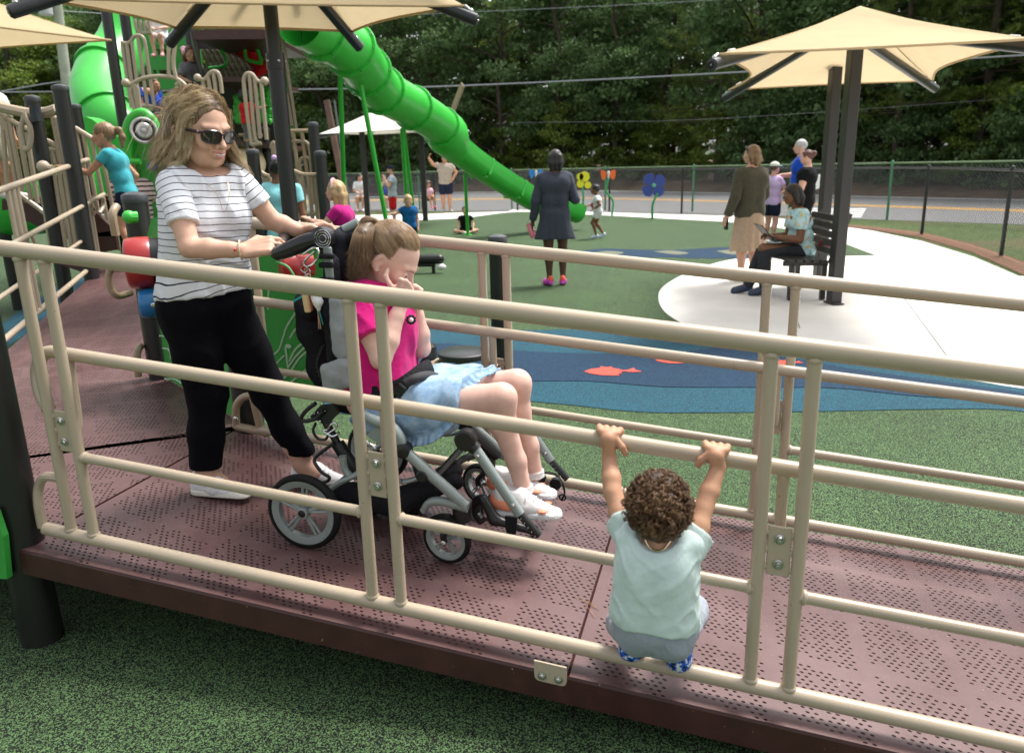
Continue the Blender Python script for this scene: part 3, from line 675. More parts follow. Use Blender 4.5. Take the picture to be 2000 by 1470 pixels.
poly_deck('landing_deck', 'maroon perforated wedge shaped landing behind the near left post', [a_, b_, s2r, s2l, R1(-1.5, -.05, L_)], (0, .1))
g1 = G(330, 733, L_)
off = np.array([sd[1]*-.0025, sd[0]*.0025, 0])
rs = R2(0, 0, L_); re_ = R2(0, 1.16, L_)
poly_deck('landing_deck', 'maroon perforated landing at the foot of the second ramp, beside the green music panel', [s2l+off, s2r+off, g1+sd*.05, re_-D2*.006, rs-D2*.006+np.array([-.02, 0, 0]), s2l+off+np.array([-.15, .3, 0])], (.05, .2))
k2 = 2.95; sl2 = .100
deck('ramp_deck', 'second maroon ramp climbing away on the left towards the girl in turquoise', [R2(0, 0, L_), R2(0, 1.16, L_), R2(k2, 1.16, L_+sl2*k2), R2(k2, 0, L_+sl2*k2)], [(0, 1.03), (0, -.01), (k2, -.01), (k2, 1.03)], 'maroon ramp sections')
# left railing of the second ramp
t = thing('ramp_railing', 'tan railing along the left side of the second ramp, climbing away from the camera', 'railing', tuple(R2(-1.2, 0, 0)), 'tan ramp railings')
def r2part(nm, ks, z0, r, w=-.0, n=12, ext=None):
    mb = MB(); P = [R2(k, w, z0+.1*k) for k in ks]
    if ext: P = spline(P+ext, 5) if len(P) > 1 else P
    mb.tube(P, r, n); return mb.build(nm, M_TAN, t)
r2part('top_rail', [-1.4, 2.95], 1.32, .0225)
r2part('handrail', [-1.4, 2.75, 2.95], .985, .019, .05, ext=[R2(3.06, .05, 1.26), R2(3.07, .04, 1.19), R2(2.98, .02, 1.13)])
r2part('lower_bar', [-1.4, .9], .69, .0155); r2part('lower_bar', [1.08, 2.7], .69, .0155); r2part('bottom_rail', [-1.4, 3.05], .432, .0205)
for k in (-.35, -.26, .9, .99, 1.0, 1.08, 2.72, 2.81)[1:]:
    mb = MB(); mb.tube([R2(k, 0, .43+.1*k), R2(k, 0, 1.32+.1*k)], .0165, 10); mb.build('upright', M_TAN, t)
for k in (1.035, 2.765):
    mb = MB(); c = R2(k, 0, .93+.1*k); mb.box(c, (.06, .006, .13), ax=(D2, N2, UZ)); o = mb.build('joint_plate', M_TAN, t)
    mb = MB(); 
    for z_ in (-.035, .035): bolts(mb, c+UZ*z_+N2*.004, N2, .01, .01)
    mb.build('bolt', M_STEEL, o)
    mb = MB(); mb.tube(spline([R2(k, .05, .985+.1*k), R2(k+.03, .055, .9+.1*k), R2(k+.0, .02, .85+.1*k)], 5), .013, 8); mb.build('handrail_bracket', M_TAN, t)
# ------------------------------------------------------------------ charcoal posts of the structure (top pixel, forward distance)
for (px, py, y, lb) in [
    (262, 381, 4.28, 'short thick charcoal post with grey domed cap at the corner of the green music panel'),
    (62, 190, 7.3, 'charcoal post carrying the tan overhead beam and the black clamp, far left'),
    (117, 169, 6.9, 'tall charcoal post with grey cap just left of the girl in turquoise'),
    (146, 206, 9.2, 'thin looking charcoal post half hidden behind the tall capped post at left'),
    (238, 252, 9.8, 'charcoal post right behind the ponytail of the girl in turquoise'),
    (493, 294, 8.2, 'charcoal post beside the woman\'s sunglasses side shoulder, in front of the teal dress'),
    (516, 251, 10.9, 'charcoal post behind the black haired girl in the teal dress'),
    (611, 241, 9.8, 'taller charcoal post at the right end of the tan stair barriers'),
    (625, 297, 8.9, 'charcoal post with handrail end, directly left of the blonde girl in magenta')]:
    P = D(px, py, y); post(P[0], P[1], P[2], lb)
for (px, py, y, base, lb) in [(10, 400, 5.35, (38, 604), 'dark post under the left railing, nearest the left edge'), (30, 411, 6.6, (56, 560), 'second dark post under the left railing, behind the first')]:
    b = G(*base); post(b[0], b[1], 1.0, lb)
for (px, py, y, zt, lb) in [(216, 60, 10.2, 4.4, 'tall charcoal tower pole at the left end of the arched tan barrier'), (249, 60, 11.0, 4.6, 'tall charcoal tower pole behind the left pole, in front of the green slotted panel'), (373, 100, 11.0, 4.2, 'tall charcoal tower pole in front of the girl with the pink bow')]:
    b = D(px, 250, y); off = (px-1000)  # pole leans in the picture only through perspective
    b = D(px+(250-py)*.135, 250, y); post(b[0], b[1], zt, lb)
# ================================================================== canopies
def fabric_mat():
    m = bpy.data.materials.new('tan_shade_cloth'); m.use_nodes = True; n, l, b = nn(m); tc = n.new('ShaderNodeTexCoord')
    w = n.new('ShaderNodeTexNoise'); w.inputs['Scale'].default_value = 5; w.inputs['Detail'].default_value = 8; l.new(tc.outputs['Object'], w.inputs['Vector'])
    mx = n.new('ShaderNodeMix'); mx.data_type = 'RGBA'; l.new(w.outputs['Fac'], mx.inputs['Factor']); mx.inputs['A'].default_value = (.58, .455, .275, 1); mx.inputs['B'].default_value = (.67, .535, .34, 1)
    l.new(mx.outputs['Result'], b.inputs['Base Color']); b.inputs['Roughness'].default_value = .9; b.inputs['Specular IOR Level'].default_value = .15
    tr = n.new('ShaderNodeBsdfTranslucent'); l.new(mx.outputs['Result'], tr.inputs[0]); ms = n.new('ShaderNodeMixShader'); ms.inputs[0].default_value = .38
    l.new(b.outputs[0], ms.inputs[1]); l.new(tr.outputs[0], ms.inputs[2]); l.new(ms.outputs[0], n['Material Output'].inputs[0])
    bp = n.new('ShaderNodeBump'); bp.inputs['Strength'].default_value = .25; bp.inputs['Distance'].default_value = .01
    wv = n.new('ShaderNodeTexNoise'); wv.inputs['Scale'].default_value = 3; wv.inputs['Detail'].default_value = 3; mp = n.new('ShaderNodeMapping'); mp.inputs['Scale'].default_value = (3, 3, 30); l.new(tc.outputs['Object'], mp.inputs[0]); l.new(mp.outputs[0], wv.inputs['Vector'])
    l.new(wv.outputs['Fac'], bp.inputs['Height']); l.new(bp.outputs[0], b.inputs['Normal']); l.new(bp.outputs[0], tr.inputs['Normal'])
    return m
M_FAB = fabric_mat(); M_WEB = mat('pale_webbing', (.75, .72, .66), .8); M_ARM = mat('black_canopy_arm', (.02, .022, .024), .3)
def canopy(label, cor, apex, hubs, arms=(0, 1, 2, 3), fab=None, sag=.13, sags=None, hubz=-.45, armr=.055, zs=.12, ridge=None):
    t = thing('shade_canopy', label, 'shade canopy', tuple(apex), 'tan fabric shade canopies'); apex = np.array(apex, float); cor = [np.array(c, float) for c in cor]
    cen = sum(cor)/4; mb = MB(); n = 20; m = 14
    for i in range(4):
        a, b = cor[i], cor[(i+1) % 4]; vs = []; R_ = []; sg_ = sags[i] if sags else sag
        for u in range(n+1):
            x = u/n; e = a*(1-x)+b*x; d = cen-e; d[2] = 0; e = e+d*sg_*4*x*(1-x)
            for v in range(m+1):
                y = v/m; p = e*(1-y)+apex*y; p[2] -= zs*math.sin(math.pi*y)*(1-.3*abs(2*x-1)); p[2] += .006*math.sin(9*x+5*y)*math.sin(math.pi*y)
                R_.append(p)
        fs = [(u*(m+1)+v, (u+1)*(m+1)+v, (u+1)*(m+1)+v+1, u*(m+1)+v+1) for u in range(n) for v in range(m)]
        mb.add(R_, fs)
    o = mb.build('fabric', fab or M_FAB, t, ang=180)
    md = o.modifiers.new('w', 'WELD'); md.merge_threshold = .001
    for i in range(4):
        a, b = cor[i], cor[(i+1) % 4]; P = []; sg_ = sags[i] if sags else sag
        for u in range(n+1):
            x = u/n; e = a*(1-x)+b*x; d = cen-e; d[2] = 0; P.append(e+d*sg_*4*x*(1-x))
        mb = MB(); mb.tube(P, .011, 6, flat=1.0); mb.build('hem', fab or M_FAB, t)
    for i in arms:
        c = cor[i]; h = min((np.array(q, float) for q in hubs), key=lambda q: np.linalg.norm(q-c)); d = c-h; d /= np.linalg.norm(d)
        e = c+d*.09-UZ*.07; mb = MB(); mb.tube([h, e], armr, 16)
        mb.lathe([(armr*.9, 0), (armr*.7, .012), (0, .016)], e, d, 14)
        mb.build('arm', M_ARM, t)
        mb = MB(); mb.tube([c, c+d*.05-UZ*.02], .012, 8); mb.ball(c+d*.05-UZ*.02, .02, 8); bolts(mb, e+d*.01, d, .008, .01); mb.build('corner_fitting', M_STEEL, t)
        mb = MB(); q = c-d*.22; side = np.cross(d, UZ); side /= np.linalg.norm(side); mb.box(q-UZ*.0, (.09, .035, .035), ax=(d, side, np.cross(side, d)), bev=.008); mb.build('webbing_strap', M_WEB, t)
    return t
# main canopy over the structure
zc = 2.72
C1 = [D(42, 4, 6.15), D(345, 66, 7.75), D(692, 76, 7.95), D(925, 30, 6.7)]
C1 = [G(44, -6, 2.62), G(342, 54, 2.62), G(688, 62, 2.62), G(908, 12, 2.62)]
c1c = sum(C1)/4
pole = D(541, 150, 6.6)
C1ap = np.array([pole[0]+.05, pole[1]-.1, 3.72])
canopy('large tan canopy overhead above the woman, its four arms meeting at one charcoal column', C1, C1ap, [(pole[0], pole[1], 3.22)], sag=.12, zs=.12, armr=.045)
t = thing('canopy_column', 'charcoal fluted column holding up the large tan canopy behind the woman', 'column', (pole[0], pole[1], 0))
mb = MB(); mb.tube([(pole[0], pole[1], 0), (pole[0], pole[1], 2.35)], .065, 24); mb.build('lower_tube', M_POST, t)
mb = MB(); mb.tube([(pole[0], pole[1], 2.30), (pole[0], pole[1], 3.55)], .055, 24); mb.lathe([(.072, 0), (.072, .12)], (pole[0], pole[1], 2.25), UZ, 24)
for a in range(6):
    r = a*math.pi/3; mb.tube([(pole[0], pole[1], 2.86), (pole[0]+.5*math.cos(r+.2), pole[1]+.5*math.sin(r+.2), 2.84)], .024, 8)
mb.build('upper_tube', M_POST, t)
mb = MB()
for a in range(5): bolts(mb, (pole[0]+.072*math.cos(a*1.25-2.2), pole[1]+.072*math.sin(a*1.25-2.2), 2.31), (math.cos(a*1.25-2.2), math.sin(a*1.25-2.2), 0), .008, .012)
mb.build('bolt', M_STEEL, t)
# left canopy
cl = G(217, 79, 2.75)
C2 = [cl, G(-60, 101, 2.75), cl+np.array([-3.2, -1.9, 0]), cl+np.array([-1.3, -3.0, -.1])]
C2 = [cl, cl+np.array([-2.4, .75, 0]), cl+np.array([-3.4, -1.6, .0]), cl+np.array([-1.15, -2.2, 0])]
hub2 = sum(C2)/4
canopy('tan canopy cut off by the upper left corner, its top bright', C2, (hub2[0], hub2[1], 3.5), [(hub2[0], hub2[1], 3.0)], arms=(2, 3), sag=.1, zs=.1)
post(hub2[0], hub2[1], 3.0, 'column of the upper left canopy, outside the picture')
# right canopy over the bench
C3 = [G(1402, 106, 2.30), G(1424, 176, 2.32), G(1822, 158, 2.32), G(2030, 76, 2.30)]
ap = D(1680, 12, 8.35)
hb = [(D(1665, 95, 7.95)[0], 7.95, 2.62), (3.50, 9.02, 2.62)]
canopy('tan fabric canopy over the bench on two black square posts, at the right', C3, ap, [(3.42, 8.45, 2.74)], sags=[.22, .10, .22, .03], zs=.05, armr=.05)
def sqpost(x, y, z, w, label, rz):
    t = thing('canopy_post', label, 'post', (x, y, 0), 'square black canopy posts'); mb = MB(); mb.box((x, y, z/2), (w, w, z), rz, bev=.008); mb.build('square_tube', M_ARM if False else mat('dark_bronze_post', (.028, .026, .025), .4), t)
    mb = MB(); mb.box((x, y, .006), (w*1.02, w*1.9, .012), rz, bev=.003); mb.build('base_plate', mat('dark_bronze_post', (.028, .026, .025), .4), t)
    return t
b1 = G(1628, 592); b2 = G(1599, 549)
M_BRZ = mat('dark_bronze_post', (.028, .026, .025), .4)
sqpost(b1[0], b1[1], 2.64, .118, 'near black square post of the bench canopy, its foot on the white path', .1)
sqpost(b2[0], b2[1], 2.62, .118, 'far black square post of the bench canopy, behind the bench', .1)
# distant canopy: tan cloth, its blown-out sunlit white put into the colour
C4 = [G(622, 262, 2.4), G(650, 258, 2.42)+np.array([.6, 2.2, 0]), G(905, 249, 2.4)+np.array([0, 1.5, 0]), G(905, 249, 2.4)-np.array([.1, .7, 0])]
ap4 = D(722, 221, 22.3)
canopy('distant canopy coloured sunlit white, shading the benches behind the tube slide legs', C4, ap4, [(D(705, 240, 22)[0]+.3, 22.2, 2.6), (D(822, 240, 22)[0], 22, 2.6)], sag=.05, zs=.02, armr=.05, fab=mat('sunlit_white_cloth', (.78, .74, .66), .9))
for px, lb in ((712, 'dark post of the distant canopy beside the seated woman in white'), (826, 'dark post of the distant canopy beside the man in tan')):
    b = D(px, 330, 22.4); sqpost(b[0], b[1], 2.6, .14, lb, 0)
# ================================================================== tube slide
def tube_section(mb, pts, r, n=28, thick=.012):
    mb.tube(pts, r, n, cap=False); mb.tube(pts, r-thick, n, cap=False)
t = thing('tube_slide', 'long bright green tube slide running down from the tower to an open chute', 'slide', tuple(D(684, 100, 11.4)))
ctr = [(585, 35, 10.4), (630, 62, 10.9), (684, 97, 11.4), (716, 140, 12.2), (747, 177, 12.9), (806, 211, 14.0), (861, 248, 15.1), (892, 292, 15.8)]
rad = [.385]*7+[.36]
CP = [D(*c) for c in ctr]; full = spline(CP, 8)
for i in range(7):
    P = full[i*8:i*8+9]; mb = MB(); r0 = .335; rr_ = [r0]*len(P)
    if i == 6: rr_ = [.35, .38, .40, .40, .38, .355, .33, .31, .29]
    mb.tube(P, rr_, 32, cap=False); mb.build('tube_section', M_GREEN, t)
for i in range(1, 7):
    p = full[i*8]; d = full[i*8+1]-full[i*8-1]; d /= np.linalg.norm(d); mb = MB()
    mb.lathe([(.33, -.025), (.378, -.025), (.382, -.018), (.382, .018), (.378, .025), (.33, .025)], p, d, 36, cap=False)
    mb.cur = 1; x = np.cross(d, UZ); x /= np.linalg.norm(x); y = np.cross(x, d)
    for a in range(12): q = p+(x*math.cos(a*.5236)+y*math.sin(a*.5236))*.36; mb.lathe([(.012, -.04), (.014, .04), (0, .045)], q, d, 6)
    mb.build('flange', [M_GREEN, M_STEEL], t, ang=30)
def sweepU(pts, w, h, th=.05, lip=.05, bot=.0, tilt=None):
    # open chute: U cross-section with rolled lips
    P = pts; vs = []; fs = []; prof = []
    n = 10
    for i in range(n+1): a = math.pi*(i/n); prof.append((-math.cos(a)*w/2, -math.sin(a)*h*.55-h*.45))
    prof = [(-w/2, 0)]+prof+[(w/2, 0)]
    outer = [(-w/2-lip, .0), (-w/2-lip, -.05), (-w/2-th, -.05)]+[(x*(1+2*th/w), y-th) for x, y in prof[1:-1]]+[(w/2+th, -.05), (w/2+lip, -.05), (w/2+lip, .0)]
    ring = prof+outer[::-1]; k = len(ring)
    for i, p in enumerate(P):
        d = P[min(i+1, len(P)-1)]-P[max(i-1, 0)]; d /= np.linalg.norm(d); x = np.cross(d, UZ); x /= np.linalg.norm(x); z = np.cross(x, d)
        vs += [p+x*a+z*b for a, b in ring]
    for i in range(len(P)-1):
        for j in range(k): fs.append((i*k+j, i*k+(j+1) % k, (i+1)*k+(j+1) % k, (i+1)*k+j))
    fs.append(tuple(range(k))); fs.append(tuple((len(P)-1)*k+j for j in range(k-1, -1, -1)))
    mb = MB(); mb.add(vs, fs); return mb
cp = [D(885, 268, 15.7), D(915, 291, 16.1), D(960, 322, 16.6), D(1010, 353, 17.1), D(1052, 378, 17.5), D(1092, 388, 17.9), D(1132, 401, 18.2)]
chp = spline(cp, 6); sweepU(chp, .50, .36, lip=.04).build('chute', M_GREEN, t, ang=40)
for i in (10, 18, 26):
    p = chp[i]; d = chp[i+1]-chp[i-1]; d /= np.linalg.norm(d); x = np.cross(d, UZ); x /= np.linalg.norm(x); z = np.cross(x, d); mb = MB()
    for sg in (-1, 1): mb.box(p+x*sg*.29-z*.17, (.05, .06, .34), ax=(x, d, z), bev=.01)
    mb.box(p-z*.375, (.5, .06, .05), ax=(x, d, z), bev=.01); mb.build('chute_rib', M_GREEN, t)
for a, yt, b in [((664, 138), 11.6, (676, 505)), ((700, 142), 11.7, (769, 510)), ((785, 252), 14.1, (800, 478)), ((788, 252), 14.3, (815, 470)), ((908, 340), 16.3, (914, 459))]:
    top = D(*a, yt); bt = G(*b); mb = MB(); mb.tube([bt, top], .036, 12); mb.lathe([(.09, 0), (.09, .01), (.04, .02)], bt, UZ, 12); mb.build('leg', M_GREEN, t)
# tan pointed blade behind the slide
P = [D(886, 196, 18.5), D(900, 160, 18.5), D(905, 168, 18.5), D(884, 222, 18.5), D(876, 250, 18.5), D(866, 250, 18.5)]
mb = MB(); mb.prism(P, np.array([.02, .25, 0])); o = mb.build('windmill_blade', M_TAN2); tag(o, 'tan pointed blade rising behind the green tube slide', 'blade')
# ================================================================== spiral slide at the left
t = thing('spiral_slide', 'fat bright green spiral tube slide curling down behind the left railings', 'slide', tuple(D(200, 200, 10.3)))
sp = [D(262, 40, 13.2), D(238, 95, 12.9), D(205, 140, 12.4), D(193, 185, 11.9), D(206, 228, 11.5), D(238, 262, 11.4), D(290, 285, 11.8)]
sf = spline(sp, 8)
for i in range(6):
    mb = MB(); mb.tube(sf[i*8:i*8+9], .385, 32, cap=False); mb.build('tube_section', M_GREEN, t)
for i in (2, 4):
    p = sf[i*8]; d = sf[i*8+1]-sf[i*8-1]; d /= np.linalg.norm(d); mb = MB(); mb.lathe([(.38, -.03), (.42, -.03), (.425, 0), (.42, .03), (.38, .03)], p, d, 36, cap=False); mb.build('flange', M_GREEN, t, ang=30)
cp = [D(200, 262, 10.2), D(172, 300, 9.9), D(140, 335, 9.6), D(105, 352, 9.3), D(70, 360, 9.1), D(30, 362, 9.0), D(-20, 362, 9.0)]
sweepU(spline(cp, 6), .62, .5, th=.05).build('chute', M_GREEN, t, ang=40)
P = [(150, 250), (155, 236), (167, 228), (180, 233), (196, 246), (215, 262), (238, 270), (238, 330), (215, 345), (200, 350), (180, 340), (168, 320), (156, 290)]
mb = MB(); mb.prism([D(x, y, 9.6) for x, y in P], (0, .3, 0)); mb.build('hood', M_GREEN, t)
# ================================================================== tower
t = thing('play_tower', 'big green and maroon climbing tower with slotted panel, lattice walls and tan barriers', 'play structure', tuple(D(450, 300, 11)))
def pp(nm, px, y, th, m, dy=None):
    mb = MB(); mb.prism([D(a[0], a[1], a[2] if len(a) > 2 else y) for a in px], (0, th, 0)); return mb.build(nm, m, t, smooth=False)
# slotted green wall: strips around three rows of slots
xl = lambda Y, o: o+(Y-70)*.10
rows = [(96, 108), (136, 148), (174, 183)]
ys = [68]+[v for r_ in rows for v in r_]+[235]
mb = MB()
for i in range(0, 8, 2):
    a, b_ = ys[i], ys[i+1]; mb.prism([D(xl(a, 283), a, 12), D(xl(a, 388), a, 12), D(xl(b_, 388), b_, 12), D(xl(b_, 283), b_, 12)], (0, .03, 0))
for a, b_ in rows:
    for x0, x1 in ((283, 292), (298, 303), (340, 346), (352, 388)): mb.prism([D(xl(a, x0), a, 12), D(xl(a, x1), a, 12), D(xl(b_, x1), b_, 12), D(xl(b_, x0), b_, 12)], (0, .03, 0))
mb.build('slotted_panel', M_PANEL, t, smooth=False)
pp('upper_panel', [(258, 30), (300, 34), (345, 60), (345, 72), (283, 72), (275, 110)], 12.1, .03, M_PANEL)
pp('lower_panel', [(302, 232), (420, 232), (420, 262), (312, 262)], 11.6, .04, M_PANEL)
pp('roof', [(378, 60), (440, 56), (512, 56), (528, 66), (528, 76), (378, 78)], 10.4, 1.8, M_MAROON)
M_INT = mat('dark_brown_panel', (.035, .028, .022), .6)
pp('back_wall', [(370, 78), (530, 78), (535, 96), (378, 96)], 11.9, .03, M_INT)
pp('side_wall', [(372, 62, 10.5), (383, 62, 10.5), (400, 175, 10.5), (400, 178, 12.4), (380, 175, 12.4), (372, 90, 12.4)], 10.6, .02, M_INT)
# pierced tan lattice at the back of the tower
mb = MB(); y = 12.4
for i in range(12): mb.tube([D(412+i*10.5, 90, y), D(426+i*10.5-22, 158, y)], .03, 4); mb.tube([D(412+i*10.5-22, 90, y), D(426+i*10.5, 158, y)], .03, 4)
mb.build('lattice_wall', mat('lattice_olive', (.12, .10, .06), .7), t)
pp('middle_floor', [(392, 150), (520, 150), (522, 160), (394, 160)], 10.7, 1.6, M_MAROON)
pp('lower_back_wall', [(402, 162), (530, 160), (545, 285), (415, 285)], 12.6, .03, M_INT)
pp('deck_floor', [(300, 262), (525, 280), (527, 290), (300, 272)], 10.5, 1.9, M_MAROON)
# green bubble panel in the opening
mb = MB(); mb.prism([D(x, y, 11.24) for x, y in ((456, 186), (470, 186), (472, 240), (458, 240))], (0, .02, 0))
for i in range(60):
    a, b_ = rnd.uniform(459, 469), rnd.uniform(188, 238); c = D(a, b_, 11.22); mb.ball(c, rnd.uniform(.02, .045), 6)
mb.build('bubble_panel', M_GREEN, t); mb = MB(); mb.prism([D(x, y, 11.24) for x, y in ((499, 170), (530, 170), (532, 240), (501, 240))], (0, .02, 0))
for i in range(40): mb.ball(D(rnd.uniform(502, 528), rnd.uniform(172, 238), 11.22), rnd.uniform(.02, .045), 6)
mb.build('bubble_panel', M_GREEN, t)
for P in ([(430, 95), (442, 118), (436, 130), (408, 134)], [(478, 92), (480, 112), (490, 120), (512, 124)], [(500, 88), (505, 104), (511, 120)]):
    mb = MB(); mb.tube(spline([D(x, y, 11.3) for x, y in P], 5), .025, 8); mb.build('grab_bar', M_GREEN, t)
# tall lattice panel at the right of the tower
y = 10.6
P = [(537, 60), (548, 60), (560, 130), (578, 255), (568, 258), (548, 150)]
mb = MB()
for x0, y0, x1, y1 in ((537, 60, 566, 258), (549, 58, 578, 256)): mb.tube([D(x0, y0, y), D(x1, y1, y)], .03, 6)
for i in range(22):
    f = i/22; mb.tube([D(537+29*f, 60+198*f, y), D(549+29*f+2, 58+198*(f+.045), y)], .016, 5); mb.tube([D(549+29*f, 58+198*f, y), D(537+29*(f+.05), 60+198*(f+.05), y)], .016, 5)
mb.build('lattice_panel', mat('taupe_plastic', (.20, .165, .11), .6), t)
pp('side_panel', [(546, 145), (553, 125), (560, 178), (548, 180)], 10.55, .04, M_PANEL)
pp('side_panel', [(555, 248), (573, 248), (574, 258), (557, 258)], 10.55, .04, M_PANEL)
pp('slate_panel', [(548, 180), (561, 183), (572, 246), (556, 246)], 10.5, .04, mat('taupe_plastic', (.20, .165, .11), .6))
# lower tan slide seen between posts
def barrier(polys, y, name='barrier', r=.024, m=None):
    mb = MB()
    for P in polys:
        P = [D(p[0], p[1], p[2] if len(p) > 2 else y) for p in P]; mb.tube(spline(P, 4) if len(P) > 2 else P, r, 8)
    return mb.build(name, m or M_TAN, t)
z3 = lambda P: [(200+x/4.545, yy/4.545) for x, yy in P]
barrier([z3(p) for p in [[(285, 170), (300, 250), (330, 292), (375, 298), (430, 290)], [(330, 180), (345, 290)], [(372, 190), (388, 290)], [(412, 200), (428, 300)]]], 11.6)
barrier([z3(p) for p in [[(165, 378), (215, 388), (250, 370), (285, 325), (330, 318), (365, 345), (382, 400), (410, 600), (462, 960)], [(215, 390), (290, 980)], [(262, 372), (330, 930)], [(315, 330), (400, 940)], [(175, 400), (260, 960)], [(335, 940), (460, 950)], [(455, 960), (430, 975), (340, 965)]]], 10.7)
barrier([z3(p) for p in [[(208, 738), (250, 752), (300, 725), (360, 698), (440, 684), (520, 680), (600, 686), (660, 702), (710, 735), (742, 768)], [(252, 860), (256, 800), (285, 760), (312, 790), (320, 850), (335, 980)], [(255, 850), (290, 985)], [(285, 765), (318, 985)], [(610, 690), (590, 640), (590, 360)], [(655, 700), (630, 560), (650, 360)], [(655, 760), (680, 730), (700, 740)], [(690, 720), (760, 1000)], [(655, 770), (700, 1000)]]], 9.6)
mb = MB(); mb.ball(D(200+208/4.545, 738/4.545, 9.6), .05, 10); mb.ball(D(200+845/4.545, 692/4.545, 9.6), .045, 10); mb.ball(D(200+1440/4.545, 722/4.545, 9.6), .05, 10); mb.build('rail_knob', M_TAN, t)
barrier([z3(p) for p in [[(845, 695), (890, 712), (925, 690), (950, 655), (985, 635), (1025, 650), (1045, 700), (1062, 830)], [(890, 712), (905, 820)], [(935, 680), (960, 820)], [(985, 640), (1010, 850)]]], 9.7)
barrier([z3(p) for p in [[(1325, 1290), (1290, 1050), (1262, 820), (1255, 720), (1268, 670), (1300, 652), (1335, 668), (1370, 715), (1400, 728), (1440, 722)], [(1305, 655), (1350, 1180), (1380, 1270)], [(1352, 700), (1400, 1230)], [(1408, 730), (1458, 1240)], [(1325, 1285), (1410, 1270)]]], 9.8)
z4 = lambda P: [(460+x/6.125, 220+yy/6.125) for x, yy in P]
M_KEEP = M_TAN
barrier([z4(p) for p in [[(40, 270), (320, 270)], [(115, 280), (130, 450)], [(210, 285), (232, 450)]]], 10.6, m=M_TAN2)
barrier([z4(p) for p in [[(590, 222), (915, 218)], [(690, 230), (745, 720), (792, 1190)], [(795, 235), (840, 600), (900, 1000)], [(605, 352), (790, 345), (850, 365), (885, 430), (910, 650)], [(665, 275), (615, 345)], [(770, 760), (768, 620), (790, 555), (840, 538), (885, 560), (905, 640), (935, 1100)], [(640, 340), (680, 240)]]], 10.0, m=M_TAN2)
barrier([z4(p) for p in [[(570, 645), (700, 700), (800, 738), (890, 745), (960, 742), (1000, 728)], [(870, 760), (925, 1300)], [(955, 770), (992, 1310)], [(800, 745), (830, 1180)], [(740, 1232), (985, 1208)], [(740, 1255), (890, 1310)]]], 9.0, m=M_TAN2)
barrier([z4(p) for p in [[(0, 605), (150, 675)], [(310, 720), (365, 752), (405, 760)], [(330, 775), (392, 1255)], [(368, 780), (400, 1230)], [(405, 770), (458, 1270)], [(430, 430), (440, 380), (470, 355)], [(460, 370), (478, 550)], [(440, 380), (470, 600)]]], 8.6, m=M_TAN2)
M_BEIGE = mat('beige_plastic', (.50, .40, .24), .45, var=.05)
# beige slide chutes under the tower
mb = MB(); mb.tube(spline([D(478, 292, 10.8), D(488, 318, 10.5), D(480, 345, 10.2), D(492, 365, 10)], 5), .2, 14, flat=.6); mb.build('beige_slide', M_BEIGE, t)
pp('beige_ramp', [(568, 362), (588, 362), (598, 400), (596, 412), (575, 414)], 10.2, .1, M_BEIGE)
# car-shaped front panel
t2 = thing('car_panel', 'green car shaped play panel with a round silver hubcap', 'play panel', tuple(D(290, 300, 8.6)))
P = [(247, 300), (248, 262), (256, 236), (270, 220), (286, 217), (300, 228), (310, 246), (330, 258), (352, 256), (350, 445), (300, 445), (268, 350)]
mb = MB(); mb.prism([D(x, y, 8.7) for x, y in P], (0, .06, 0)); mb.build('body_panel', M_GREEN, t2, smooth=False)
P = [(272, 298), (310, 296), (330, 290), (350, 300), (352, 445), (290, 445), (278, 360)]
mb = MB(); mb.prism([D(x, y, 8.62) for x, y in P], (0, .05, 0)); mb.build('front_panel', M_PANEL, t2, smooth=False)
mb = MB(); mb.tube(spline([D(250, 330, 8.6), D(248, 285, 8.6), D(250, 250, 8.6), D(262, 228, 8.6), D(280, 222, 8.6), D(296, 234, 8.6), D(304, 252, 8.6), D(306, 276, 8.6), D(300, 300, 8.6)], 6), .055, 12); mb.build('wheel_arch', M_GREEN, t2)
hc = D(281, 255, 8.52); hx = (.45, -.9, .0); mb = MB()
mb.lathe([(.125, 0), (.135, .01), (.135, .02), (.12, .028), (.105, .02), (.10, .008), (.085, .008), (.08, .03), (.07, .04), (.045, .042), (.03, .03), (.025, .045), (0, .05)], hc, hx, 28)
mb.build('hubcap', mat('hubcap_silver', (.62, .62, .62), .3, .6), t2)
mb = MB(); mb.lathe([(.105, .022), (.101, .0225), (.085, .0225), (.081, .022)], hc, hx, 28); mb.build('hubcap_ring', M_BLACK, t2)
mb = MB(); P = [(284, 324), (290, 320), (294, 314), (300, 313), (307, 317), (306, 326), (298, 332), (290, 328)]; mb.prism([D(x, y, 8.55) for x, y in P], (0, .05, 0)); mb.build('blue_fish_knob', mat('blue_plastic', (.01, .18, .55), .4), t2, smooth=False)
mb = MB(); mb.tube([D(255, 316, 8.5), D(274, 316, 8.5)], .03, 8); mb.build('knob', M_GREEN, t2)
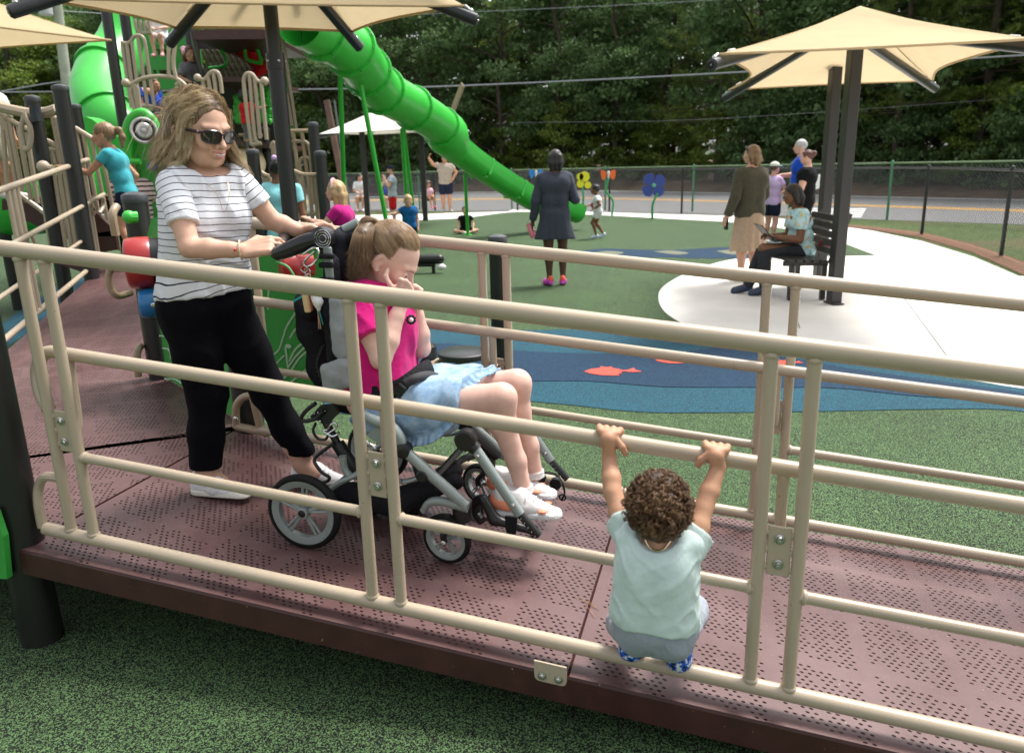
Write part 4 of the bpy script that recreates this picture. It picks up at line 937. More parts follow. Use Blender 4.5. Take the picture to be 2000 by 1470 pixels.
# ================================================================== left stair and railings behind the second ramp
t = thing('stair_unit', 'maroon stairs and platform edge behind the left railings', 'stairs', tuple(D(130, 430, 7.5)))
pp('platform_edge', [(4, 389), (46, 387), (46, 408), (4, 411)], 8.0, 1.2, M_MAROON)
pp('stringer', [(42, 395), (90, 398), (140, 430), (200, 470), (204, 500), (140, 470), (86, 448), (44, 428)], 7.9, .05, M_MAROON)
pp('stringer', [(176, 412), (186, 414), (220, 446), (226, 462), (186, 462), (180, 440)], 7.5, .05, M_MAROON)
pp('platform_edge', [(120, 386), (180, 386), (180, 420), (130, 420)], 8.2, .6, M_MAROON)
pp('step', [(186, 456), (224, 450), (230, 488), (190, 494)], 7.5, .05, M_MAROON)
pp('tread', [(186, 455, 7.5), (224, 449, 7.5), (216, 440, 8.0), (184, 444, 8.0)], 7.5, .01, M_MAROON)
pp('deck_plate', [(120, 507), (168, 521), (170, 535), (120, 518)], 6.9, .04, M_MAROON)
z1 = lambda P: [(x/5.444, 130+yy/5.444) for x, yy in P]
def rl(nm, polys, y, r, m=None):
    for p in polys: barrier([z1(p)], y, nm, r, m)
rl('overhead_beam', [[(-60, 420), (0, 432), (150, 468), (330, 500), (420, 492), (500, 488), (600, 455)]], 7.2, .045)
rl('hand_loop', [[(255, 500), (270, 540), (318, 640), (330, 740), (312, 850), (275, 885), (245, 865), (232, 780), (222, 680), (240, 590), (262, 510)]], 7.15, .022)
rl('curved_rail', [[(0, 490), (60, 530), (160, 600), (300, 670), (340, 700)], [(460, 770), (540, 810), (618, 862), (605, 885), (500, 880)], [(120, 520), (70, 540), (45, 580), (60, 680)], [(540, 520), (610, 562)]], 7.6, .024)
rl('picket', [[(100+0, 570), (240, 1330)], [(195, 640), (330, 1420)], [(285, 700), (400, 1450)], [(20, 520), (90, 1420)], [(60, 580), (180, 1300)]], 7.6, .022)
rl('picket', [[(560, 530), (690, 1200)], [(600, 560), (720, 1150)], [(500, 880), (540, 1060)], [(560, 880), (600, 1050)], [(610, 880), (650, 1040)]], 7.6, .022)
rl('picket', [[(430+i*52, 1200-i*18), (560+i*52, 2050)] for i in range(4)], 7.3, .022)
rl('picket', [[(640+i*50, 1130-i*14), (770+i*50, 1960)] for i in range(4)], 7.3, .022)
rl('picket', [[(800+i*85, 660+i*50), (975+i*85, 1600+i*20)] for i in range(5)], 7.8, .02)
rl('stair_rail', [[(800, 655), (930, 735), (1120, 850)], [(150, 1330), (230, 1380), (400, 1500), (470, 1560)], [(700, 1640), (760, 1690)], [(950, 1440), (1040, 1520)], [(100, 1400), (180, 1380)]], 7.8, .024)
mb = MB(); c1_ = D(70, 213, 7.12); mb.tube([D(68, 207, 7.1), D(69, 222, 7.1), D(73, 238, 7.1)], .045, 10); mb.build('black_clamp', mat('clamp_rubber', (.02, .025, .035), .5), t)
rl('grab_rail', [[(450, 1080), (520, 1080), (560, 1085)]], 7.0, .03); mb = MB(); mb.ball(D(85, 326, 7.0), .055, 10); mb.build('rail_knob', M_TAN, t)
# ================================================================== music panels and drums
pz = post_z = D(262, 381, 4.28)
MP = [np.array([pz[0]+.07, 4.2, 0]), np.array([-1.27, 3.42, 0])]
t = thing('music_panel', 'green panel with engraved staff lines, between the capped post and the woman\'s legs', 'play panel', tuple(MP[0]), 'green music panels')
dd_ = MP[1]-MP[0]; nd = np.array([dd_[1], -dd_[0], 0]); nd /= np.linalg.norm(nd); nd = -nd if nd[1] > 0 else nd
def onp(u, z): return MP[0]+dd_*u+UZ*z
prof = [(0, .37), (1, .37), (1, 1.12), (.75, 1.2), (.35, 1.28), (.12, 1.25), (0, 1.15)]
mb = MB(); mb.prism([onp(u, z) for u, z in prof], nd*-.02); mb.build('panel', M_PANEL, t, smooth=False)
M_STAFF = mat('staff_line_pale', (.42, .62, .42), .5)
def onplane(px, py, p0, nrm):
    d = ray(px, py); return _C+d*(((p0-_C) @ nrm)/(d @ nrm))
mb = MB()
for P in [[(312, 656), (324, 658), (334, 670)], [(318, 680), (328, 682), (334, 690), (344, 704), (352, 718)], [(330, 674), (348, 668)], [(331, 674), (334, 700)], [(322, 740), (345, 742), (372, 764)], [(352, 735), (362, 752), (372, 762)]]:
    mb.tube(spline([onplane(x, y, MP[0]+nd*.003, nd) for x, y in P], 4), .0045, 6)
mb.build('staff_line', M_STAFF, t)
mb = MB(); mb.tube([D(268, 424, 4.12), D(254, 424, 4.1)], .03, 10); mb.ball(D(252, 424, 4.1), .035, 10); mb.build('green_bracket', M_GREEN, t)
mb = MB(); mb.ball(D(313, 468, 4.15), (.05, .03, .055), 12); mb.build('grey_knob', mat('pale_grey_plastic', (.4, .42, .4), .5), t)
mb = MB(); mb.lathe([(.0, .0), (.012, .0), (.012, .03), (0, .032)], D(313, 468, 4.12), (0, -1, 0), 8); mb.build('bolt', M_STEEL, t)
# drums
def drum(px, py, y, r, L, m, label):
    t = thing('toy_drum', label, 'drum', tuple(D(px, py, y)), 'coloured drums on the music panel'); ax = np.array([-.93, -.36, 0.0]); ax /= np.linalg.norm(ax); c = D(px, py, y)
    mb = MB(); mb.lathe([(0, L), (r*.72, L), (r*.88, L*.96), (r*.95, L*.86), (r*1.0, L*.55), (r, .1*L), (r*.96, 0), (0, 0)], c, ax, 32); mb.build('shell', m, t, ang=60)
    mb = MB(); mb.lathe([(r*.9, -L*.6), (r*.93, 0), (0, 0.001)], c, ax, 24); mb.build('mount', M_BLACK, t)
    mb = MB(); s_ = np.cross(ax, UZ); bolts(mb, c+ax*L*.2-s_*0+np.array([.36, -.93, 0])*r, (.36, -.93, 0), .009, .008); mb.build('bolt', M_STEEL, t)
drum(298, 512, 3.95, .130, .125, mat('red_drum', (.36, .02, .018), .3, coat=.2), 'large red drum facing left beside the woman\'s hip')
drum(308, 591, 3.9, .074, .085, mat('blue_drum', (.01, .16, .40), .3, coat=.2), 'small blue drum under the red one')
drum(268, 500, 4.25, .10, .06, mat('yellow_drum', (.75, .42, .02), .35), 'yellow drum mostly hidden behind the red drum')
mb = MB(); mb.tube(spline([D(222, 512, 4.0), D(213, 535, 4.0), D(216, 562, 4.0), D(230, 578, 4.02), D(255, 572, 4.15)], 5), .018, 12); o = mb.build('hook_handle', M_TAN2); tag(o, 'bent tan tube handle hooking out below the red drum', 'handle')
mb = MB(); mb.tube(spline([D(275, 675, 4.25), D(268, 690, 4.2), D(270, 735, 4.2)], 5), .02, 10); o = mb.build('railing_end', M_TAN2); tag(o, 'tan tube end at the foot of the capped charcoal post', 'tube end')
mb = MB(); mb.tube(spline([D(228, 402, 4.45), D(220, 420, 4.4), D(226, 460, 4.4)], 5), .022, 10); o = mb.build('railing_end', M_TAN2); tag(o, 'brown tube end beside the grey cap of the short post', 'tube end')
# second music panel, behind the far railing
tp = 1.16
t = thing('music_panel', 'green music panel with white staff lines and a note, behind the wheelchair back', 'play panel', tuple(R1(.1, tp, 0)), 'green music panels')
P = [W(x, y, tp) for x, y in [(455, 800), (470, 848), (530, 690), (560, 755), (640, 757), (690, 740), (690, 480), (660, 462), (500, 462), (490, 470), (480, 560)]]
P = [W(x, y, tp) for x, y in [(462, 858), (468, 470), (500, 462), (620, 462), (680, 470), (700, 600), (700, 752), (560, 757), (530, 740), (500, 780)]]
mb = MB(); mb.prism(P, N1*.02); mb.build('panel', M_PANEL, t, smooth=False)
z5 = lambda P: [W(440+x/4.084, 440+yy/4.084, tp-.002) for x, yy in P]
for P in [[(385, 1035), (430, 990), (460, 900), (490, 810), (560, 700)], [(410, 1100), (470, 1040)], [(515, 900), (560, 830), (615, 790)], [(500, 1135), (560, 1050), (645, 960)], [(510, 1085), (560, 990), (630, 930)], [(650, 905), (725, 850)], [(530, 1150), (600, 1050), (680, 990), (770, 965)], [(620, 1170), (680, 1135), (720, 1125)], [(440, 1240), (500, 1195)], [(500, 1270), (575, 1210)], [(480, 975), (500, 1135)], [(645, 955), (620, 745)], [(340, 670), (350, 505), (385, 500)], [(440, 500), (700, 525)]]:
    mb = MB(); mb.tube(spline(z5(P), 5), .0045, 6); mb.build('staff_line', M_STAFF, t)
c = z5([(505, 962)])[0]; mb = MB(); mb.add([c+E1*.016*math.cos(a)*1.0+UZ*.010*math.sin(a)+E1*.0-N1*.004 for a in np.linspace(0, 6.1, 16)], [tuple(range(16))]); mb.build('note_head', M_STAFF, t, smooth=False)
mb = MB(); c = W(572, 520, tp-.16); mb.lathe([(0, .05), (.052, .05), (.06, .04), (.062, 0), (.055, -.02)], c, (-.9, -.43, 0), 24); mb.lathe([(.045, -.02), (.045, -.08)], c, (-.9, -.43, 0), 20); t3 = thing('toy_drum', 'small red drum behind the hanging keyring, on the green panel', 'drum', tuple(c), 'coloured drums on the music panel'); mb.build('shell', mat('red_drum', (.36, .02, .018), .3), t3)
# tan D-shaped bracket and dark base near the woman's back foot
t = thing('railing_loop', 'tan D shaped tube loop at the end of the far railing, behind the woman\'s legs', 'railing', tuple(R1(.1, T2, .36)))
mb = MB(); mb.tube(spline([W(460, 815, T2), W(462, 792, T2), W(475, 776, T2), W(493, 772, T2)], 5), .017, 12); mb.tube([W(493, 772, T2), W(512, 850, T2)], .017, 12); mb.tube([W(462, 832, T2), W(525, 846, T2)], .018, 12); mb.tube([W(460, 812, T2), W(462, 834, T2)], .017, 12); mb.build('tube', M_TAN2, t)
mb = MB(); bolts(mb, W(460, 818, T2-.02), -N1, .009, .008); mb.build('bolt', M_STEEL, t)
pb = W(476, 700, 1.15); post(pb[0], pb[1]-.02, 1.32, 'charcoal post hidden behind the woman, at the end of the far railing')
mb = MB(); mb.tube([W(514, 440, T2+.0), W(545, 660, T2+.0)], .019, 12)
# ================================================================== organic shapes: smooth unions of tapered capsules and ellipsoids, meshed with surface nets
def V3(*a): return np.array(a[0] if len(a) == 1 else a, float)
def unit(v): v = np.array(v, float); return v/max(np.linalg.norm(v), 1e-9)
_nt = np.random.default_rng(11).random((32, 32, 32)).astype(np.float32)*2-1
def vnoise(P, f):
    q = P*f; i = np.floor(q).astype(int); t = q-i; t = t*t*(3-2*t); r = 0
    for dx in (0, 1):
        for dy in (0, 1):
            for dz in (0, 1):
                w = (t[..., 0] if dx else 1-t[..., 0])*(t[..., 1] if dy else 1-t[..., 1])*(t[..., 2] if dz else 1-t[..., 2])
                r = r+w*_nt[(i[..., 0]+dx) & 31, (i[..., 1]+dy) & 31, (i[..., 2]+dz) & 31]
    return r
class Blob:
    def __init__(s): s.p = []
    def cap(s, a, b, ra, rb=None, k=.02, sub=False): s.p.append(('c', V3(a), V3(b), ra, ra if rb is None else rb, k, sub)); return s
    def chain(s, pts, rs, k=.02):
        for i in range(len(pts)-1): s.cap(pts[i], pts[i+1], rs[i], rs[i+1], k)
        return s
    def ell(s, c, r, R=None, k=.02, sub=False): s.p.append(('e', V3(c), V3(r), np.eye(3) if R is None else np.array([unit(x) for x in R]), None, k, sub)); return s
    def ball(s, c, r, k=.02, sub=False): return s.cap(c, c, r, r, k, sub)
    def cut(s, p, n): s.p.append(('h', V3(p), unit(n), None, None, 0, True)); return s   # removes everything on the n side
    def bounds(s):
        lo = []; hi = []
        for t, a, b, r, r2, k, sub in s.p:
            if sub: continue
            if t == 'c': m = max(r, r2); lo += [a-m, b-m]; hi += [a+m, b+m]
            else: m = b.max(); lo.append(a-m); hi.append(a+m)
        return np.min(lo, 0), np.max(hi, 0)
    def mesh(s, vox, amp=0, freq=20, stretch=(1, 1, 1), smooth=1, fold=None):
        lo, hi = s.bounds(); pad = vox*3+.012+amp; lo = lo-pad; hi = hi+pad; n = np.ceil((hi-lo)/vox).astype(int)+1
        f = np.full(n, .5, np.float32); ax = [lo[i]+vox*np.arange(n[i]) for i in range(3)]
        for t, a, b, r, r2, k, sub in s.p:
            if t == 'h':
                d = (ax[0][:, None, None]-a[0])*b[0]+(ax[1][None, :, None]-a[1])*b[1]+(ax[2][None, None, :]-a[2])*b[2]
                f = np.maximum(f, d.astype(np.float32)); continue
            if t == 'c': m = max(r, r2)+k*1.2+vox*2.5; l_, h_ = np.minimum(a, b)-m, np.maximum(a, b)+m
            else: m = k*1.2+vox*2.5; e = np.abs(r.T) @ b if False else np.sqrt(((r*b[:, None])**2).sum(0)); l_, h_ = a-e-m, a+e+m
            i0 = np.maximum(((l_-lo)/vox).astype(int), 0); i1 = np.minimum(((h_-lo)/vox).astype(int)+2, n)
            if (i1 <= i0).any(): continue
            sl = tuple(slice(i0[q], i1[q]) for q in range(3))
            X = ax[0][sl[0]][:, None, None]-a[0]; Y = ax[1][sl[1]][None, :, None]-a[1]; Z = ax[2][sl[2]][None, None, :]-a[2]
            if t == 'c':
                ba = b-a; L2 = ba @ ba
                if L2 < 1e-12: d = np.sqrt(X*X+Y*Y+Z*Z)-r
                else:
                    h = np.clip((X*ba[0]+Y*ba[1]+Z*ba[2])/L2, 0, 1)
                    d = np.sqrt((X-h*ba[0])**2+(Y-h*ba[1])**2+(Z-h*ba[2])**2)-(r+(r2-r)*h)
            else:
                u = (X*r[0, 0]+Y*r[0, 1]+Z*r[0, 2])/b[0]; v = (X*r[1, 0]+Y*r[1, 1]+Z*r[1, 2])/b[1]; w = (X*r[2, 0]+Y*r[2, 1]+Z*r[2, 2])/b[2]
                k0 = np.sqrt(u*u+v*v+w*w); k1 = np.sqrt((u/b[0])**2+(v/b[1])**2+(w/b[2])**2)+1e-6; d = k0*(k0-1)/k1
            d = d.astype(np.float32); g = f[sl]
            if sub:
                d = -d; kk = max(k, 1e-4); h = np.clip(.5-.5*(g-d)/kk, 0, 1); f[sl] = g*(1-h)+d*h+kk*h*(1-h)
            else:
                kk = max(k, 1e-4); h = np.clip(.5+.5*(g-d)/kk, 0, 1); f[sl] = g*(1-h)+d*h-kk*h*(1-h)
        if amp or fold:
            m = np.abs(f) < amp*2+.03
            idx = np.argwhere(m); P = lo+idx*vox; dv = 0
            if amp: dv = amp*(vnoise(P*np.array(stretch), freq)+.5*vnoise(P*np.array(stretch)+3.1, freq*2.1))
            if fold: dv = dv+fold(P)
            f[m] += dv.astype(np.float32)
        # surface nets
        ins = f < 0; c = ins[:-1, :-1, :-1].astype(np.int8)
        c = sum(ins[i:n[0]-1+i, j:n[1]-1+j, q:n[2]-1+q].astype(np.int8) for i in (0, 1) for j in (0, 1) for q in (0, 1))
        act = (c > 0) & (c < 8); ids = np.full(act.shape, -1, np.int32); cells = np.argwhere(act); ids[act] = np.arange(len(cells))
        acc = np.zeros((len(cells), 3)); cnt = np.zeros(len(cells))
        cor = [(i, j, q) for i in (0, 1) for j in (0, 1) for q in (0, 1)]
        val = {o: f[cells[:, 0]+o[0], cells[:, 1]+o[1], cells[:, 2]+o[2]] for o in cor}
        for o in cor:
            for x in range(3):
                if o[x] == 0:
                    p = list(o); p[x] = 1; p = tuple(p); a_, b_ = val[o], val[p]; mk = (a_ < 0) != (b_ < 0)
                    t_ = np.where(mk, a_/np.where(mk, a_-b_, 1), 0); q = np.array(o, float)[None]+0*acc; q[:, x] += t_; acc[mk] += q[mk]; cnt[mk] += 1
        V = lo+(cells+acc/cnt[:, None])*vox; F = []
        for x in range(3):
            y, z = (x+1) % 3, (x+2) % 3
            sl0 = [slice(None)]*3; sl1 = [slice(None)]*3; sl0[x] = slice(0, n[x]-1); sl1[x] = slice(1, n[x])
            A, B = ins[tuple(sl0)], ins[tuple(sl1)]
            E = np.argwhere(A != B); E = E[(E[:, y] > 0) & (E[:, z] > 0) & (E[:, y] < n[y]-1) & (E[:, z] < n[z]-1)]
            if not len(E): continue
            def cid(dy, dz): q = E.copy(); q[:, y] -= dy; q[:, z] -= dz; return ids[q[:, 0], q[:, 1], q[:, 2]]
            Q = np.stack([cid(1, 1), cid(0, 1), cid(0, 0), cid(1, 0)], 1); inA = A[E[:, 0], E[:, 1], E[:, 2]]
            Q[~inA] = Q[~inA][:, ::-1]; F.append(Q)
        F = np.concatenate(F); F = F[(F >= 0).all(1)]
        for _ in range(smooth):
            s_ = np.zeros_like(V); c_ = np.zeros(len(V))
            for a_, b_ in ((0, 1), (1, 2), (2, 3), (3, 0)):
                np.add.at(s_, F[:, a_], V[F[:, b_]]); np.add.at(s_, F[:, b_], V[F[:, a_]]); np.add.at(c_, F[:, a_], 1); np.add.at(c_, F[:, b_], 1)
            V = V*.5+.5*s_/np.maximum(c_, 1)[:, None]
        return V, F
    def build(s, name, m, parent, vox, **kw):
        V, F = s.mesh(vox, **kw); off = np.array(world_loc(parent)) if parent is not None else np.zeros(3)
        o = fast_mesh(name, V-off, F, m, parent); o.data.shade_smooth(); return o
# ------------------------------------------------------------------ people
def skin(name, col, r=.55):
    m = mat('skin_'+name, col, r, var=.10, vscale=22, bump=.10, bscale=420, sss=.12, spec=.35); return m
SK_FAIR = skin('fair', (.62, .36, .26)); SK_PALE = skin('pale', (.66, .42, .33)); SK_TAN = skin('tanned', (.50, .26, .16)); SK_BROWN = skin('brown', (.20, .095, .05)); SK_DARK = skin('dark', (.09, .042, .025)); SK_MID = skin('olive', (.42, .22, .13))
def cloth(name, col, rough=.85, var=.08, bump=.14): return mat('cloth_'+name, col, rough, var=var, vscale=25, bump=bump, bscale=90, sheen=.0 if max(col) < .05 else .1, spec=.12)
def crease(Q, o, along, f, amp, st=.22):
    # raised folds of cloth: thin ridges drawn out along one direction
    a = unit(along); b = unit(np.cross(a, V3(.3, .9, .31))); c = np.cross(a, b); q = Q-o; P = np.stack([(q @ a)*st, q @ b, q @ c], 1); n = vnoise(P+7, f)
    return -amp*np.clip(1-3.2*np.abs(n), 0, 1)**1.3
def hair_mat(name, c1, c2, rough=.45):
    if 'hair_'+name in MATS: return MATS['hair_'+name]
    m = bpy.data.materials.new('hair_'+name); m.use_nodes = True; n, l, b = nn(m); tc = n.new('ShaderNodeTexCoord')
    mp = n.new('ShaderNodeMapping'); mp.inputs['Scale'].default_value = (160, 160, 14); l.new(tc.outputs['Object'], mp.inputs[0])
    nz = n.new('ShaderNodeTexNoise'); nz.inputs['Scale'].default_value = 1; nz.inputs['Detail'].default_value = 5; l.new(mp.outputs[0], nz.inputs['Vector'])
    r = n.new('ShaderNodeValToRGB'); e = r.color_ramp.elements; e[0].position = .35; e[0].color = (*c1, 1); e[1].position = .65; e[1].color = (*c2, 1); l.new(nz.outputs['Fac'], r.inputs[0]); l.new(r.outputs[0], b.inputs['Base Color'])
    b.inputs['Roughness'].default_value = rough; bp = n.new('ShaderNodeBump'); bp.inputs['Strength'].default_value = .6; bp.inputs['Distance'].default_value = .004; l.new(nz.outputs['Fac'], bp.inputs['Height']); l.new(bp.outputs[0], b.inputs['Normal'])
    MATS['hair_'+name] = m; return m
H_BLOND = hair_mat('blond', (.30, .19, .08), (.62, .44, .22)); H_LBROWN = hair_mat('light_brown', (.12, .07, .035), (.34, .21, .11)); H_BROWN = hair_mat('brown', (.04, .022, .012), (.13, .07, .04))
H_BLACK = hair_mat('black', (.006, .005, .005), (.025, .02, .018)); H_GREY = hair_mat('grey', (.28, .27, .26), (.6, .6, .58)); H_AUBURN = hair_mat('auburn', (.05, .018, .01), (.14, .05, .03))
M_EYE = mat('eye_dark', (.02, .012, .008), .15); M_WHITE = mat('eye_white', (.7, .68, .64), .25); M_LIP = mat('lip', (.42, .13, .11), .4)
def frame_of(right, up):
    u = unit(up); r = unit(np.array(right)-u*(np.array(right) @ u)); f = np.cross(u, r); return r, f, u     # right, forward, up
def hand_prims(B, wrist, dr, nrm, size, curl=.5, spread=.35, side=1, k=.006):
    """wrist position, direction of the hand, palm normal (palm faces nrm), size = hand length; fingers unequal, bent towards the palm; thumb from the side of the palm near its base"""
    d = unit(dr); n_ = unit(np.array(nrm)-d*(np.array(nrm) @ d)); s = np.cross(d, n_)*side; L = size
    pl = L*.48; w = L*.19
    for q in (-.85, -.3, .3, .85): B.cap(wrist+s*w*q*.65, wrist+d*pl+s*w*q, L*.082, L*.07, k*1.6)
    for i, (q, ln) in enumerate(((.92, .40), (.33, .46), (-.28, .43), (-.88, .34))):
        a0 = wrist+d*pl*.97+s*w*q; f = unit(d+s*q*.12*spread*2); seg = L*ln/3*1.08; r = L*.048; pts = [a0]; ang = 0
        for j in range(3):
            ang += curl*(1.15 if j else .8)+.06*i*curl; dd = f*math.cos(ang)+n_*math.sin(ang); pts.append(pts[-1]+dd*seg*(1.15 if j == 0 else .95-.1*j))
        B.chain(pts, [r*1.1, r, r*.95, r*.82], k*.5)
    t0 = wrist+d*L*.10+s*w*.8; t1 = t0+(d*.55+s*.75+n_*.25)*L*.2; t2 = t1+unit(d*.85+s*.25+n_*(.25+curl*.6))*L*.17; t3 = t2+unit(d*.8-s*.05+n_*(.3+curl*.9))*L*.12
    B.chain([t0, t1, t2, t3], [L*.075, L*.062, L*.052, L*.043], k)
def head_prims(B, c, R, hh, jaw=1.0, nose=1.0, child=0, k=.012):
    """c = centre of the head, R = (right, forward, up), hh = head height chin to crown"""
    r, f, u = R; s = hh/.225
    def P(x, y, z): return c+(r*x+f*y+u*z)*s
    B.ell(P(0, -.014, .022), V3(.076, .094, .090)*s, R, k*s)
    B.ell(P(0, .030, -.022), V3(.058, .056, .075)*s, R, k*2*s)
    B.cap(P(-.024, .046, -.076), P(.024, .046, -.076), .021*s*jaw, None, k*2*s); B.ball(P(0, .062, -.088), .0165*s*jaw, k*1.6*s)
    for sd in (-1, 1):
        B.cap(P(.050*sd, -.005, -.040), P(.032*sd, .040, -.080), .020*s*jaw, .019*s*jaw, k*2*s)
        B.ell(P(.037*sd, .060, -.022), V3(.022, .018, .020)*s, R, k*1.4*s)
        B.cap(P(.012*sd, .079, .020), P(.046*sd, .066, .022), .0085*s, .007*s, k*1.1*s)
    if not child: pass
    for sd in (-1, 1): B.ell(P(.031*sd, .089, .002), V3(.018, .016, .0115)*s, R, k*.6*s, True)
    for sd in (-1, 1): B.ball(P(.031*sd, .0655, .001), .0135*s, k*.35*s)
    B.chain([P(0, .083, .008), P(0, .095, -.016), P(0, .1035*(1+.02*(nose-1)), -.0285)], [.0075*s, .0085*s, .0105*s*nose], k*.5*s)
    for sd in (-1, 1): B.ball(P(.0125*sd, .091, -.032), .0078*s, k*.35*s)
    B.ell(P(0, .083, -.055), V3(.026, .013, .016)*s, R, k*.9*s)
    B.cap(P(-.017, .0885, -.0515), P(.017, .0885, -.0515), .0045*s, None, .004*s); B.cap(P(-.014, .0885, -.0605), P(.014, .0885, -.0605), .0055*s, None, .004*s)
    for sd in (-1, 1):
        e = P(.078*sd, -.012, -.008); RR = (f*sd*.3+r, unit(f*1.0-u*.15), u)
        B.ell(e, V3(.009, .019, .032)*s, RR, .006*s); B.ell(P(.086*sd, -.006, -.004), V3(.007, .010, .018)*s, RR, .004*s, True); B.ball(P(.080*sd, -.002, -.036), .0085*s, .006*s)
    return P
def eyes(parent, P, s, look=(0, 0), iris=None):
    mb = MB(); mi = MB()
    for sd in (-1, 1):
        c = P(.031*sd, .0665, .001); mb.ball(c, .0137*s, 12)
        q = P(.031*sd+look[0], .0665+.0095, .001+look[1]); mi.ball(q, .0058*s, 10)
    mb.build('eyeball', M_WHITE, parent); mi.build('iris', iris or M_EYE, parent)
def lips(parent, P, s, m=None):
    mb = MB(); mb.tube(spline([P(-.021, .0855, -.0545), P(-.008, .0935, -.0515), P(0, .0945, -.0530), P(.008, .0935, -.0515), P(.021, .0855, -.0545)], 4), .0032*s, 6); mb.tube(spline([P(-.019, .086, -.0575), P(0, .0955, -.0615), P(.019, .086, -.0575)], 5), .0038*s, 6); mb.build('lips', m or M_LIP, parent)
UNIT_POSE = dict(pelvis=(0, 0, .52), neck=(0, -.005, .825), head=(0, .012, .925), shL=(-.098, 0, .785), shR=(.098, 0, .785), elL=(-.128, -.015, .625), elR=(.128, -.015, .625), wrL=(-.135, .02, .475), wrR=(.135, .02, .475),
                 hipL=(-.052, 0, .50), hipR=(.052, 0, .50), knL=(-.056, .015, .275), knR=(.056, .015, .275), anL=(-.056, -.012, .042), anR=(.056, -.012, .042), toL=(-.068, .085, .018), toR=(.068, .085, .018))
def person(label, at, face, h, pose=None, look=None, group=None, vox=None):
    """face = heading in degrees (0 looks away from the camera along +Y, 90 looks to +X); pose in units of body height, x right, y forward, z up"""
    L = dict(skin=SK_FAIR, top=None, sleeve=.5, bottom=None, leg=.3, hair=H_BROWN, style='short', shoes=(.7, .7, .7), hh=None, g=1.0, hemz=None, skirt=None, sock=None, cap=None, handcurl=.4, headyaw=0, headtilt=0, extra=None)
    L.update(look or {}); J = {k: V3(v) for k, v in UNIT_POSE.items()}; J.update({k: V3(v) for k, v in (pose or {}).items()})
    a = math.radians(face); Rm = np.array([[math.cos(a), math.sin(a), 0], [-math.sin(a), math.cos(a), 0], [0, 0, 1]])   # columns give world right / forward
    at = V3(at); T = lambda p: at+h*(Rm @ V3(p)); J = {k: T(v) for k, v in J.items()}; right = Rm @ V3(1, 0, 0)
    hh = L['hh'] or .13*h; s = hh/.225; g = L['g']; S = h*g; vox = vox or max(.006, h*.0062)
    t = thing('person', label, 'person', tuple(at), group)
    up = unit(J['neck']-J['pelvis']); shr = unit(J['shR']-J['shL']); hpr = unit(J['hipR']-J['hipL'])
    hr, hf, hu = frame_of(Rm @ V3(math.cos(math.radians(L['headyaw'])), -math.sin(math.radians(L['headyaw'])), 0), UZ)
    ti = math.radians(L['headtilt']); hf, hu = hf*math.cos(ti)-hu*math.sin(ti), hu*math.cos(ti)+hf*math.sin(ti); R = np.array([hr, hf, hu])
    lp = lambda a_, b_, q: a_*(1-q)+b_*q
    B = Blob()
    def torso(B, o=0, k=.03):
        ne, pe = J['neck'], J['pelvis']
        B.cap(lp(J['shL'], J['shR'], .16), lp(J['shL'], J['shR'], .84), .037*S+o, None, k)
        for sg in (-1, 1): B.chain([lp(ne, pe, .26)+shr*sg*.045*S, lp(ne, pe, .64)+shr*sg*.036*S, pe+hpr*sg*.040*S], [.062*S+o, .056*S+o, .060*S+o], k); c = lp(ne, pe, .28); B.cap(c-shr*.050*S, c+shr*.050*S, .064*S+o, None, k)
        c = lp(ne, pe, .64); B.cap(c-shr*.036*S, c+shr*.036*S, .056*S+o, None, k); B.cap(pe-hpr*.040*S, pe+hpr*.040*S, .062*S+o, None, k)
        B.cap(pe-hpr*.034*S-up*.03*S, pe+hpr*.034*S-up*.03*S, .058*S+o, None, k)
    torso(B)
    nb = J['head']-hu*.075*s-hf*.02*s; B.cap(J['neck']-up*.02*h, nb, .030*S, .029*S, .02)
    B.cap(J['neck'], lp(J['neck'], J['shL'], .8), .03*S, .028*S, .02); B.cap(J['neck'], lp(J['neck'], J['shR'], .8), .03*S, .028*S, .02)
    P = head_prims(B, J['head'], R, hh, k=.012)
    for q in 'LR':
        B.chain([J['sh'+q], lp(J['sh'+q], J['el'+q], .5), J['el'+q]], [.032*S, .029*S, .024*S], .015); B.chain([J['el'+q], lp(J['el'+q], J['wr'+q], .35), J['wr'+q]], [.024*S, .024*S, .0165*S], .01)
        d = unit(J['wr'+q]-J['el'+q]); sd = 1 if q == 'R' else -1; nrm = np.cross(d, right)*0-right*sd if abs(d @ UZ) > .5 else -UZ
        dd = L.get('hand'+q); 
        hand_prims(B, J['wr'+q], dd[0] if dd else d, dd[1] if dd else nrm, .105*h, L['handcurl'], side=(1 if q == 'R' else -1)*(1 if abs(d @ UZ) > .5 else 1), k=.006)
        B.chain([J['hip'+q], lp(J['hip'+q], J['kn'+q], .4), J['kn'+q]], [.055*S, .047*S, .034*S], .02)
        kn, an = J['kn'+q], J['an'+q]; ax = unit(an-kn); back = unit(np.cross(ax, hpr)); back = back if back @ (Rm @ V3(0, 1, 0)) < 0 else -back
        B.chain([kn, lp(kn, an, .3)+back*.010*S, lp(kn, an, .7), an], [.033*S, .035*S, .023*S, .0195*S], .012); B.cap(an, J['to'+q], .024*h, .019*h, .015)
    body = B.build('body', L['skin'], t, vox, smooth=1)
    # shoes
    if L['shoes']:
        mcol = mat('shoe_%d_%d_%d' % tuple(int(x*99) for x in L['shoes']), L['shoes'], .5)
        for q in 'LR':
            b = Blob(); an, to = J['an'+q], J['to'+q]; fd = unit(to-an); b.cap(an-fd*.012*h-UZ*.008*h, to, .028*h, .024*h, .01).cap(an-fd*.018*h-UZ*.02*h, to+fd*.01*h-UZ*.004*h, .021*h, .018*h, .01); b.build('shoe', mcol, t, vox)
